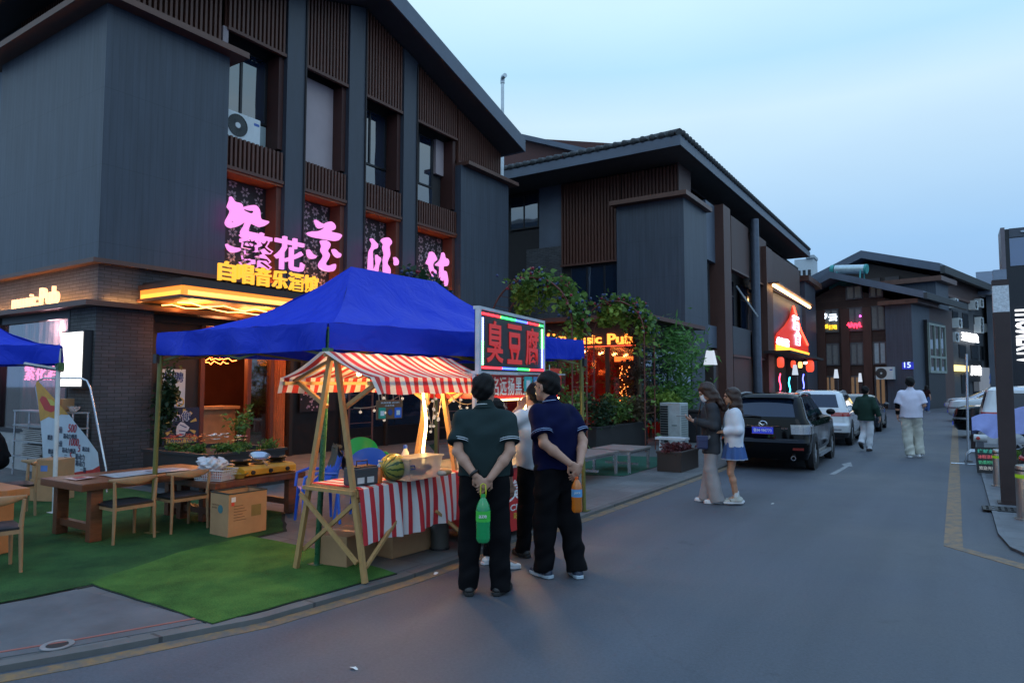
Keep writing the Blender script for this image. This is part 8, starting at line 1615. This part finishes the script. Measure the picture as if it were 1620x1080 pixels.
BASE = dict(hip=.092, hz=.90, kn=((-.095, .01, .48), (.095, .01, .48)), an=((-.10, -.01, .085), (.10, -.01, .085)), toe=((-.1, 1, 0), (.1, 1, 0)), sh=((-.175, -.01, 1.375), (.175, -.01, 1.375)), el=((-.23, -.04, 1.13), (.23, -.04, 1.13)), wr=((-.24, .03, .87), (.24, .03, .87)), hd=(((0, .1, -1), (1, 0, 0)), ((0, .1, -1), (-1, 0, 0))), nk=(0, 0, 1.47), hc=(0, .02, 1.615), yaw=0.0, nod=0.0, curl=.5, pel=(0, 0, .93), ch=(0, 0, 1.27))
def hand(w, d, nrm, side, curl, k=1.0):
    d = Vector(d).normalized(); nr = Vector(nrm); nr = (nr - d * nr.dot(d)).normalized(); a = d.cross(nr) * side; w = Vector(w); pr = []
    pr.append(('ell', tuple(w + d * .048 * k), (.041 * k, .05 * k, .017 * k), .012, [tuple(a), tuple(d), tuple(nr)]))
    for i, ln in enumerate((.07, .079, .073, .057)):
        b0 = w + d * .085 * k + a * (.029 - i * .0195) * k; ln *= k; c1 = curl * (.8 + .12 * i); d1 = (d * math.cos(c1) + nr * math.sin(c1)); d2 = (d * math.cos(c1 * 2.1) + nr * math.sin(c1 * 2.1)); m = b0 + d1 * ln * .5; e_ = m + d2 * ln * .5
        pr += [('cap', tuple(b0 - d * .02), tuple(m), .0098 * k, .0088 * k, .004), ('cap', tuple(m), tuple(e_), .0088 * k, .0072 * k, .004)]
    t0 = w + d * .022 * k + a * .03 * k; t1 = t0 + (d * .6 + a * .7 + nr * .35).normalized() * .04 * k; t2 = t1 + (d * .85 + a * .15 + nr * .5).normalized() * .032 * k
    return pr + [('cap', tuple(t0), tuple(t1), .0135 * k, .0105 * k, .01), ('cap', tuple(t1), tuple(t2), .0105 * k, .008 * k, .004)]
def person(label, loc, rz, H, pose, top, legs, shoes, hair=('short', None), res=.008, skm=None, fem=False, group=None, trims=None):
    P = dict(BASE); P.update(pose); s = H / 1.73; t = thing('person', label, 'person', loc, rz, group); skm = skm or skin
    S_ = lambda v: tuple(x * s for x in v); cap = lambda a, b, ra, rb, k=.03, sc=(1, 1, 1): ('cap', S_(a), S_(b), ra * s, rb * s, k * s, sc)
    hc = Vector(S_(P['hc'])); Rh = Matrix.Rotation(P['yaw'], 3, 'Z') @ Matrix.Rotation(-P['nod'], 3, 'X'); RT = [tuple(Rh.col[j]) for j in range(3)]
    hs = P.get('head', 1.08)
    def hp(x, y, z): return tuple(hc + Rh @ Vector((x, y, z)) * s * hs)
    he = lambda x, y, z, r, k=.02: ('ell', hp(x, y, z), tuple(q * s * hs for q in r), k * s, RT)
    pel, ch, nk = P['pel'], P['ch'], P['nk']; sw = .86 if fem else 1.0; w_ = P.get('stout', 1.0)
    b = [cap(pel, ch, .15 * sw * w_, .155 * sw * w_, .05, (1, .72, 1)), cap((P['sh'][0][0] * .7, P['sh'][0][1], P['sh'][0][2]), (P['sh'][1][0] * .7, P['sh'][1][1], P['sh'][1][2]), .062, .062, .06), cap(ch, nk, .14 * sw, .06, .05, (1, .75, 1)), cap(nk, tuple(Vector(P['hc']) - Vector((0, 0.02, .05))), .054 * (sw if fem else 1), .05 * sw, .02)]
    b += [he(0, -.01, .025, (.076, .097, .1)), he(0, .025, -.05, (.058, .07, .072)), he(0, .095, -.012, (.012, .018, .022), .012), he(0, .085, -.06, (.024, .012, .012), .01), he(0, .086, .03, (.055, .012, .01), .012), he(0, .07, -.1, (.025, .02, .018), .015), he(-.077, -.005, -.015, (.009, .018, .03), .006), he(.077, -.005, -.015, (.009, .018, .03), .006)]
    for i in (0, 1):
        sh, el, wr = P['sh'][i], P['el'][i], P['wr'][i]; b += [cap(sh, el, .05 * sw, .04 * sw, .03), cap(el, tuple(Vector(el).lerp(Vector(wr), .35)), .042 * sw, .042 * sw, .02), cap(tuple(Vector(el).lerp(Vector(wr), .35)), wr, .042 * sw, .028 * sw, .02)]
        b += hand(S_(wr), P['hd'][i][0], P['hd'][i][1], -1 if i == 0 else 1, P['curl'], s * (.9 if fem else 1.0))
        hp_ = (pel[0] + (P['hip'] if i else -P['hip']), pel[1], pel[2] - .03); kn, an = P['kn'][i], P['an'][i]; mid = tuple(Vector(kn).lerp(Vector(an), .3) + Vector((0, -.012, 0)))
        b += [cap(hp_, kn, .085 * sw * w_, .052 * sw, .04), cap(kn, mid, .05 * sw, .052 * sw, .03), cap(mid, an, .052 * sw, .034, .03), cap(an, tuple(Vector(an) + Vector(P['toe'][i]).normalized() * .12 - Vector((0, 0, .045))), .034, .025, .02)]
    field_obj('body', b, res * .75, skm, t)
    for x in (-.032, .032): MB().ball(hp(x, .076, .006), .0125 * s, 10, 7).build('eye', M('eye_dark', (.03, .02, .018), .2), t, smooth=True, world=False)
    kind, hm = hair; hm = hm or hair_b
    if kind == 'short': hr = [he(0, -.022, .035, (.085, .101, .094), .01), he(0, -.05, -.005, (.08, .07, .075), .02), ('cut', hp(0, .035, -.03), tuple(Rh @ Vector((0, .75, -.66)))), ('cut', hp(0, -.06, -.075), tuple(Rh @ Vector((0, -.25, -1))))]
    else: hr = [he(0, -.02, .035, (.094, .11, .1), .01), he(0, -.06, -.06, (.09, .07, .13), .03), he(.075, .0, -.08, (.024, .05, .13), .02), he(-.075, .0, -.08, (.024, .05, .13), .02), he(0, -.085, -.2, (.085, .045, .15), .04), he(.06, .035, -.2, (.03, .035, .13), .03), he(-.06, .035, -.2, (.03, .035, .13), .03), ('cut', hp(0, .062, .015), tuple(Rh @ Vector((0, 1, -.45))), .16 * s)]
    field_obj('hair', hr, res * .75, hm, t, .0036 * s, 66, 3)
    # top
    tm, sl, hem, th = top['mat'], top.get('sleeve', .62), top.get('hem', .92), top.get('loose', .018); q = Vector(pel); cc = Vector(ch)
    dirn = (cc - q).normalized()
    T = [cap(tuple(q + dirn * (hem - pel[2] - .05)), ch, (.155 * sw + th) * w_ * top.get('flare', 1.0), (.16 * sw + th) * w_, .05, (1, .74, 1)), cap((P['sh'][0][0] * .75, P['sh'][0][1], P['sh'][0][2] - .005), (P['sh'][1][0] * .75, P['sh'][1][1], P['sh'][1][2] - .005), .06 + min(th, .03) * .5, .06 + min(th, .03) * .5, .06), cap(ch, tuple(Vector(nk) - Vector((0, 0, .03))), .15 * sw + th, .066, .05, (1, .76, 1)), cap(tuple(Vector(nk) - Vector((0, 0, .03))), tuple(Vector(nk) + Vector((0, 0, .02))), .072 * (sw if fem else 1), .066 * (sw if fem else 1), .03)]
    mc = q.lerp(cc, .62); g = []; T.append(('ell', S_(mc), S_(((.162 * sw + th) * w_ * 1.04, (.125 * sw + th) * w_, .26)), .05 * s))
    for i in (0, 1):
        sh, el, wr = (Vector(P[x][i]) for x in ('sh', 'el', 'wr'))
        if sl <= 1: e_ = sh.lerp(el, sl); g.append(cap(tuple(sh), tuple(e_ + (el - sh).normalized() * .03), .056 * sw + th * .75, .056 * sw + th, .04))
        else: e_ = el.lerp(wr, sl - 1); g += [cap(tuple(sh), tuple(el), .056 * sw + th * .7, .05 * sw + th * .8, .04), cap(tuple(el), tuple(e_), .05 * sw + th * .9, .036 * sw + th * .8, .025)]
    for i in (0, 1):
        sh, el, wr = (Vector(P[x][i]) for x in ('sh', 'el', 'wr')); d = (el - sh) if sl <= 1 else (wr - el); e_ = sh.lerp(el, sl) if sl <= 1 else el.lerp(wr, sl - 1); g.append(('cut', S_(e_), tuple(d), .13 * s))
    g += T; hp0 = q + dirn * (hem - pel[2]); g.append(('cut', S_(hp0), tuple(-dirn)))
    tp = field_obj(top.get('name', 'shirt'), g, res, tm, t, top.get('wr', .004) * s, top.get('wf', 20), 1)
    if trims:
        for i in (0, 1):
            sh, el = Vector(P['sh'][i]), Vector(P['el'][i]); e_ = sh.lerp(el, sl - .03); d = (el - sh).normalized(); a = d.orthogonal().normalized(); b_ = d.cross(a); rr = .056 * sw + th + .001
            for k in (0, .016): MB().tube([tuple((e_ - d * k + (a * math.cos(x) + b_ * math.sin(x)) * rr) * s) for x in np.linspace(0, 2 * math.pi, 25)[:-1]], .0028, 6, closed=True).build('sleeve_trim', trims, tp, smooth=True, world=False)
        MB().tube([tuple((Vector(nk) + Vector((.071 * math.cos(x), .066 * math.sin(x), .022 - .012 * math.sin(x)))) * s) for x in np.linspace(0, 2 * math.pi, 25)[:-1]], .004, 6, closed=True).build('collar_trim', trims, tp, smooth=True, world=False)
        MB().tube([tuple((Vector(nk) + Vector((.078 * math.cos(x), .073 * math.sin(x), -.004 - .012 * math.sin(x)))) * s) for x in np.linspace(0, 2 * math.pi, 25)[:-1]], .0125, 8, closed=True).build('collar', tm, tp, smooth=True, world=False)
    # legs
    if legs['kind'] == 'trousers':
        r0, r1, r2 = legs.get('r', (.105, .082, .078)); g = [cap((pel[0] - .05, pel[1], pel[2] + .02), (pel[0] + .05, pel[1], pel[2] + .02), .125 * w_, .125 * w_, .05, (1, .85, 1)), cap(tuple(q), tuple(q + dirn * .1), .15 * sw * w_, .15 * sw * w_, .04, (1, .76, 1))]
        for i in (0, 1):
            hp_ = Vector((pel[0] + (P['hip'] if i else -P['hip']), pel[1], pel[2] - .04)); kn, an = Vector(P['kn'][i]), Vector(P['an'][i]); e_ = an - (an - kn).normalized() * -legs.get('drop', .03); g += [cap(tuple(hp_), tuple(kn), r0 * w_, r1, .03), cap(tuple(kn), tuple(e_), r1, r2, .03)]
        for i in (0, 1): kn, an = Vector(P['kn'][i]), Vector(P['an'][i]); d = (an - kn).normalized(); g.append(('cut', S_(an + d * legs.get('drop', .03)), tuple(d), .2 * s))
        g.append(('cut', S_(q + dirn * .13), tuple(dirn))); field_obj('trousers', g, res, legs['mat'], t, legs.get('wr', .004) * s, legs.get('wf', 24), 2)
    else:
        def sk(u, v): a = u * 2 * math.pi; rr = (.15 + .075 * v + .018 * v * math.sin(a * 9)); return ((pel[0] + rr * math.cos(a)) * s, (pel[1] + rr * .8 * math.sin(a)) * s, (pel[2] + .08 - .33 * v) * s)
        MB().grid(sk, 72, 12).build('skirt', legs['mat'], t, smooth=True, world=False); MB().grid(lambda u, v: sk(u, 1)[:2] + (sk(u, 1)[2] - .006 + .012 * v,), 72, 1).build('skirt_hem', M('pale_hem', (.35, .4, .5), .8), t, smooth=True, world=False)
    for i in (0, 1):
        an = Vector(P['an'][i]); d = Vector((P['toe'][i][0], P['toe'][i][1], 0)).normalized(); pz = Vector((0, 0, 1)); z0 = an.z - .075; bd = Vector((P['toe'][i][0], P['toe'][i][1], P['toe'][i][2])).normalized(); c0 = an - pz * .05; k = shoes.get('k', 1.0)
        g = [cap(tuple(c0 - bd * .045), tuple(c0 + bd * .06), .046 * k, .044 * k, .02), cap(tuple(c0 + bd * .06 - pz * .005), tuple(c0 + bd * .145 - pz * .012), .043 * k, .034 * k, .02), cap(tuple(an - pz * .03), tuple(an + pz * .005), .043 * k, .04 * k, .02)]
        nb = bd.cross(Vector((bd.y, -bd.x, 0))).normalized(); nb = nb if nb.z < 0 else -nb; g.append(('cut', S_(c0 + nb * .006), tuple(nb))); so = field_obj('shoe', g, min(res, .008), shoes['mat'], t)
        sd = Vector((-bd.y, bd.x, 0)).normalized(); out = [(-.095, -.03), (-.102, 0), (-.095, .03), (-.05, .04), (.0, .038), (.06, .045), (.12, .042), (.165, .025), (.178, 0), (.165, -.025), (.12, -.042), (.06, -.045), (0, -.038), (-.05, -.04)]
        lo_ = [(c0 + nb * (.03) + bd * x * k + sd * y * k * 1.04) * s for x, y in out]; MB().prism([tuple(p) for p in lo_], tuple(-nb * .027 * s)).build('sole', shoes['sole'], so, bevel=.004, world=False)
        if shoes.get('sock'): MB().tube([S_(an - pz * .01), S_(an + pz * .06 + (Vector(P['kn'][i]) - an).normalized() * .02)], .04 * s, 12).build('sock', shoes['sock'], so, smooth=50, world=False)
        if shoes.get('stripe'):
            for x in (-.02, .03, .08): MB().beam(tuple((c0 + bd * x + sd * .047) * s), tuple((c0 + bd * (x + .02) + pz * .035 + sd * .03) * s), .012, .008).build('side_stripe', shoes['stripe'], so, world=False); MB().beam(tuple((c0 + bd * x - sd * .047) * s), tuple((c0 + bd * (x + .02) + pz * .035 - sd * .03) * s), .012, .008).build('side_stripe', shoes['stripe'], so, world=False)
    return t, P, s
trim_w = M('trim_white', (.65, .68, .72), .7); blk_cloth = cloth_mat('black_trousers', (.006, .006, .0075), .8); blk_shoe = M('black_leather', (.012, .011, .011), .4); blk_sole = M('black_sole', (.014, .014, .014), .7); whs = M('white_sneaker', (.62, .63, .64), .5); whsole = M('white_sole', (.6, .62, .66), .6)
behind = dict(el=((-.208, -.12, 1.13), (.208, -.12, 1.13)), wr=((-.065, -.2, .955), (.05, -.205, .93)), hd=(((.75, -.1, -.62), (.2, .95, .1)), ((-.5, -.12, -.85), (-.2, .95, .1))), curl=.55)
# 1 man in the green polo
p = at_z(766, 938, 0); pose = dict(behind, yaw=R(-22), stout=1.02, kn=((-.115, .02, .47), (.115, .0, .47)), an=((-.125, 0, .085), (.13, .0, .085)), toe=((-.12, 1, 0), (.45, .9, 0)), hd=(((.6, -.1, -.75), (.2, .95, .1)), ((-.62, -.1, -.75), (-.2, .95, .1))))
man1, P1, s1 = person('man in a dark green polo and black trousers, hands clasped behind his back', (p.x, p.y, 0), R(33), 1.715, pose, dict(mat=cloth_mat('green_polo', (.02, .034, .035), .8), sleeve=.74, hem=.93, loose=.035, wr=.005, wf=17, flare=1.1), dict(kind='trousers', mat=blk_cloth, r=(.112, .09, .08), drop=.05, wr=.005), dict(mat=blk_shoe, sole=blk_sole), res=.0065, trims=trim_w)
W1 = Matrix.Translation(man1.location) @ Matrix.Rotation(man1.rotation_euler.z, 4, 'Z')
wv = Vector(P1['wr'][0]).lerp(Vector(P1['el'][0]), .04); d = (Vector(P1['wr'][0]) - Vector(P1['el'][0])).normalized(); a = d.orthogonal().normalized(); b_ = d.cross(a); MB().tube([tuple(wv + (a * math.cos(x) + b_ * math.sin(x)) * .034) for x in np.linspace(0, 6.283, 21)[:-1]], .012, 8, closed=True).build('wristband', blk_shoe, man1, smooth=True, world=False)
def soda(label, top_pt, col, h, r, cap_c, lab, words, tilt=0, loop=None):
    t = thing('soda_bottle', label, 'bottle', (top_pt.x, top_pt.y, top_pt.z - h), R(33)); m = M(label.split()[0] + '_drink', col, .12, var=.05, bump=0, trans=.35, coat=.6)
    MB().lathe([(r * .35, .0), (r * .75, .0), (r * .95, h * .05), (r, h * .1), (r * .96, h * .3), (r, h * .42), (r, h * .68), (r * .85, h * .78), (r * .5, h * .89), (r * .28, h * .93), (r * .28, h * .95)], n=26).build('body', m, t, smooth=40, world=False)
    MB().lathe([(r * .33, h * .94), (r * .33, h), (0, h)], n=18).build('cap', M(label.split()[0] + '_cap', cap_c, .4), t, smooth=40, world=False)
    lb = MB().lathe([(r * 1.012, h * .44), (r * 1.012, h * .66)], n=30, caps=False).build('label', M(label.split()[0] + '_label', lab, .35), t, smooth=True, world=False); text('label_text', words, M('label_white', (.72, .75, .72), .4), lb, (-r * .55, -r * 1.06, h * .53), PX_, UP, r * 1.1, h * .06, .004, .015, world=False)
    if loop: MB().tube([(-r * .3, 0, h * .93), (-r * .38, 0, h * 1.05), (-r * .3, 0, h * 1.2), (0, 0, h * 1.22), (r * .3, 0, h * 1.2), (r * .38, 0, h * 1.05), (r * .3, 0, h * .93)], .006, 6).build('carry_loop', M('loop_yellow', loop, .4), t, smooth=True, world=False)
    return t
hb_ = W1 @ Vector((0, -.225, .845)); soda('green soda bottle with a yellow loop hanging from the hands of the green-polo man', hb_ - Vector((0, 0, .035)), (.008, .42, .12), .36, .055, (.02, .35, .08), (.05, .5, .06), 'aze', loop=(.55, .5, .03))
# 2 man in the navy polo
p = at_z(881, 911, 0); pose = dict(behind, yaw=R(18), stout=1.0, hc=(0, .135, 1.6), nk=(0, .075, 1.45), ch=(0, .03, 1.26), sh=((-.17, .04, 1.365), (.17, .04, 1.365)), el=((-.21, -.1, 1.13), (.21, -.1, 1.13)), wr=((-.05, -.235, .97), (.06, -.235, .955)), kn=((-.1, .03, .47), (.11, -.03, .47)), an=((-.1, .05, .085), (.13, -.1, .085)), toe=((-.05, 1, 0), (.35, .9, 0)))
man2, P2, s2 = person('man in a navy polo looking left, holding an orange bottle behind his back', (p.x, p.y, 0), R(68), 1.76, pose, dict(mat=cloth_mat('navy_polo', (.004, .006, .034), .8), sleeve=.74, hem=.9, loose=.035, wr=.005, wf=17, flare=1.1), dict(kind='trousers', mat=blk_cloth, r=(.115, .095, .085), drop=.03, wr=.006), dict(mat=M('blue_black_sneaker', (.02, .03, .06), .5), sole=M('pale_blue_sole', (.4, .48, .55), .5), stripe=M('silver_stripe', (.3, .36, .4), .35)), res=.0065, trims=M('trim_pale_blue', (.3, .4, .62), .7))
W2 = Matrix.Translation(man2.location) @ Matrix.Rotation(man2.rotation_euler.z, 4, 'Z'); soda('orange juice bottle hanging from the hands of the man in the navy polo', W2 @ Vector((.0, -.27, .875)), (.75, .2, .01), .29, .045, (.7, .12, .02), (.1, .3, .55), 'JUICE')
# 3 person in the white shirt, hand at the face; 4 person almost hidden behind the green polo
p = at_z(846, 880, 0); person('person in a white shirt and black trousers with a hand raised to the face', (p.x, p.y, 0), R(62), 1.66, dict(hc=(0, .0, 1.6), el=((-.3, .06, 1.3), (.23, -.02, 1.13)), wr=((-.08, .17, 1.47), (.2, .16, 1.0)), hd=(((.6, .1, .7), (.2, -.9, .3)), ((-.2, .8, -.3), (-.9, 0, .2))), an=((-.1, .06, .085), (.1, -.06, .085)), yaw=R(10)), dict(mat=cloth_mat('white_shirt', (.6, .62, .66), .8), sleeve=.5, hem=.88, loose=.035, wr=.006), dict(kind='trousers', mat=blk_cloth, r=(.1, .08, .075)), dict(mat=blk_shoe, sole=blk_sole), res=.008)
p = at_z(784, 895, 0); person('person in black trousers and white sneakers hidden behind the green-polo man', (p.x, p.y, 0), R(-22), 1.5, dict(an=((-.12, .0, .085), (.13, .02, .085)), kn=((-.1, .01, .48), (.1, .02, .48)), toe=((-.1, 1, 0), (.6, .8, 0))), dict(mat=cloth_mat('dark_top', (.03, .015, .018), .8), sleeve=1.8, hem=.95), dict(kind='trousers', mat=blk_cloth, r=(.09, .07, .065), drop=0.0), dict(mat=whs, sole=whsole, sock=whs), res=.009)
# 5 seated person cut by the left edge
p = at_z(-2, 772, TG); person('person in black sitting hunched on a chair at the left edge', (p.x, p.y, TG - .13), R(150), 1.7, dict(pel=(0, 0, .58), ch=(0, .14, .87), nk=(0, .24, 1.03), hc=(0, .33, 1.14), nod=R(40), sh=((-.18, .2, .98), (.18, .2, .98)), el=((-.26, .22, .72), (.26, .22, .72)), wr=((-.1, .42, .78), (.1, .42, .78)), kn=((-.11, .42, .58), (.11, .42, .58)), an=((-.11, .4, .215), (.11, .4, .215))), dict(mat=cloth_mat('black_tee', (.01, .01, .012), .85), sleeve=.7, hem=.56, loose=.03), dict(kind='trousers', mat=blk_cloth), dict(mat=blk_shoe, sole=blk_sole), res=.011)
# 6 woman with the phone and mask
p = at_z(1127, 795, 0); grey_b = cloth_mat('grey_blazer', (.042, .045, .052), .8)
wA, PA, sA = person('masked woman in a charcoal blazer and grey wide trousers looking at her phone', (p.x, p.y, 0), R(112), 1.66, dict(hip=.08, nod=R(28), hc=(0, .055, 1.6), yaw=R(-4), sh=((-.15, -.01, 1.36), (.15, -.01, 1.36)), el=((-.2, -.02, 1.12), (.2, .0, 1.12)), wr=((-.12, .27, 1.19), (.22, .05, .88)), hd=(((.15, .8, .35), (.5, -.1, .8)), ((0, .2, -1), (-1, 0, 0))), kn=((-.06, .02, .48), (.06, .02, .48)), an=((-.075, -.05, .085), (.085, .07, .085))), dict(mat=grey_b, sleeve=1.9, hem=.72, loose=.03, wr=.005, wf=15, name='blazer', flare=1.12), dict(kind='trousers', mat=cloth_mat('grey_wide_trousers', (.3, .29, .3), .85), r=(.098, .088, .108), drop=.06, wr=.004, wf=8), dict(mat=whs, sole=whsole), ('long', hair_br), res=.0085, skm=skin_f, fem=True)
hcA = Vector(PA['hc']) * sA; Rn = Matrix.Rotation(PA['yaw'], 3, 'Z') @ Matrix.Rotation(-PA['nod'], 3, 'X')
MB().grid(lambda u, v: tuple(hcA + Rn @ Vector((.062 * math.sin((u - .5) * 2.9), .03 + .078 * math.cos((u - .5) * 2.5) + .012 * math.sin(math.pi * v), -.105 + .095 * v))), 16, 10).build('face_mask', M('mask_white', (.72, .74, .78), .8), wA, smooth=True, world=False)
WA = Matrix.Translation(wA.location) @ Matrix.Rotation(wA.rotation_euler.z, 4, 'Z'); q_ = WA @ Vector((-.1, .4, 1.2)); t_ = thing('phone', 'slim phone held up by the masked woman', 'phone', q_, R(112)); MB().bx(-.036, .036, -.07, .075, -.004, .004).build('case', blk_shoe, t_, bevel=.003, world=False); MB().bx(-.033, .033, -.066, .071, .0042, .0052).build('screen', E('phone_screen', (.5, .6, .8), .35), t_, world=False)
q_ = WA @ Vector((-.22, .14, .74)); t_ = thing('handbag', 'small dark blue handbag hanging at the masked woman\'s side', 'bag', q_, R(112)); MB().bx(-.035, .035, -.075, .075, .02, .2).build('body', M('bag_blue', (.02, .03, .09), .45), t_, bevel=.02, world=False); MB().tube([(0, -.08, .2), (0.02, -.07, .42), (.06, -.04, .62), (.06, .0, .66), (.02, .06, .4), (0, .08, .2)], .007, 6).build('strap', blk_shoe, t_, smooth=True, world=False); MB().bx(-.038, .038, -.077, .077, .13, .203).build('flap', M('bag_blue_flap', (.025, .035, .1), .4), t_, bevel=.01, world=False)
# 7 woman in the white jacket and denim skirt
p = at_z(1163, 797, 0); wB, PB, sB = person('woman in a white jacket and short denim skirt holding white headphones', (p.x, p.y, 0), R(116), 1.58, dict(hip=.075, nod=R(6), sh=((-.14, -.01, 1.355), (.14, -.01, 1.355)), el=((-.2, -.03, 1.12), (.2, -.03, 1.12)), wr=((-.08, .22, 1.08), (.1, .24, 1.04)), hd=(((.3, .8, -.1), (.3, 0, -1)), ((-.2, .85, -.2), (-.3, 0, -1))), kn=((-.06, .07, .47), (.06, .05, .47)), an=((-.06, .0, .1), (.07, -.04, .1))), dict(mat=cloth_mat('white_jacket', (.62, .65, .72), .75), sleeve=1.75, hem=.86, loose=.04, wr=.004, wf=15, name='jacket', flare=1.1), dict(kind='skirt', mat=cloth_mat('denim', (.06, .12, .3), .85)), dict(mat=M('beige_sneaker', (.4, .4, .36), .6), sole=whsole, k=1.12, sock=whs, stripe=blk_shoe), ('long', hair_br), res=.0085, skm=M('skin_tan', (.4, .21, .13), .5, var=.06, sub=.06), fem=True)
MB().tube([(-.05 * sB, .06, 1.52 * sB), (0, .1, 1.35 * sB), (.02, .135, 1.12 * sB)], .012, 6).build('bag_strap', blk_shoe, wB, smooth=True, world=False)
WB_ = Matrix.Translation(wB.location) @ Matrix.Rotation(wB.rotation_euler.z, 4, 'Z'); q_ = WB_ @ Vector((.03, .31, .87)); t_ = thing('headphones', 'pair of white headphones held by the woman in the denim skirt', 'headphones', q_, R(60)); pw = M('pearl_white', (.62, .58, .5), .35)
MB().tube([(-.075 * math.cos(x), 0, .02 + .1 * math.sin(x)) for x in np.linspace(0, math.pi, 15)], .012, 8).build('headband', pw, t_, smooth=True, world=False)
for x in (-.075, .075): MB().lathe([(.0, -.02), (.035, -.02), (.042, 0), (.035, .02), (0, .02)], (x, 0, 0), 18, Matrix.Rotation(math.pi / 2, 4, 'Y'), caps=False).build('ear_cup', pw, t_, smooth=50, world=False)
# 8-10 walkers
p = at_z(1444, 723, 0); w8, P8, s8 = person('young man in a white shirt and pale trousers walking away up the street', (p.x, p.y, 0), R(-2), 1.79, dict(sh=((-.18, -.01, 1.37), (.18, -.01, 1.37)), el=((-.25, -.05, 1.11), (.25, -.02, 1.13)), wr=((-.26, -.02, .9), (.2, .22, 1.1)), kn=((-.09, .02, .48), (.1, .14, .49)), an=((-.04, -.05, .085), (.12, .1, .1)), toe=((0, 1, 0), (.1, 1, .1))), dict(mat=cloth_mat('lilac_white_shirt', (.62, .62, .74), .8), sleeve=.85, hem=.86, loose=.035, wr=.003, wf=11, flare=1.2), dict(kind='trousers', mat=cloth_mat('stone_trousers', (.52, .52, .46), .85), r=(.112, .1, .095), drop=.04, wr=.006), dict(mat=whs, sole=whsole), res=.011)
e_, w_ = Vector(P8['el'][0]) * s8, Vector(P8['wr'][0]) * s8; MB().tube([tuple(e_.lerp(w_, -.3)), tuple(e_), tuple(e_.lerp(w_, .85))], [.058, .052, .04], 12).build('arm_sleeve', blk_cloth, w8, smooth=50, world=False)
p = at_z(1372, 713, 0); person('man in a loose dark green shirt and white trousers walking beside the parked cars', (p.x, p.y, 0), R(-14), 1.58, dict(el=((-.25, -.06, 1.15), (.27, -.06, 1.15)), wr=((-.22, .04, .95), (.34, .02, .9)), kn=((-.09, .1, .5), (.08, .02, .48)), an=((-.1, -.16, .22), (.05, -.02, .085)), toe=((0, .8, -.6), (.05, 1, 0))), dict(mat=cloth_mat('dark_green_shirt', (.02, .045, .035), .8), sleeve=1.8, hem=.82, loose=.04, wr=.003, wf=12, flare=1.15), dict(kind='trousers', mat=cloth_mat('white_trousers', (.6, .63, .68), .8), r=(.1, .085, .08), drop=.02, wr=.006), dict(mat=M('brown_shoe', (.05, .03, .025), .5), sole=blk_sole), res=.011)
p = at_z(1467, 651, 0); person('distant person in a dark top and blue jeans at the bend of the street', (p.x, p.y, 0), R(-30), 1.55, dict(wr=((-.1, .2, 1.2), (.24, .03, .87)), an=((-.1, .02, .085), (.1, -.05, .085))), dict(mat=cloth_mat('maroon_top', (.03, .012, .014), .8), sleeve=.9, hem=.9), dict(kind='trousers', mat=MATS['denim']), dict(mat=blk_shoe, sole=whsole), ('long', hair_b), res=.016, skm=skin_f)
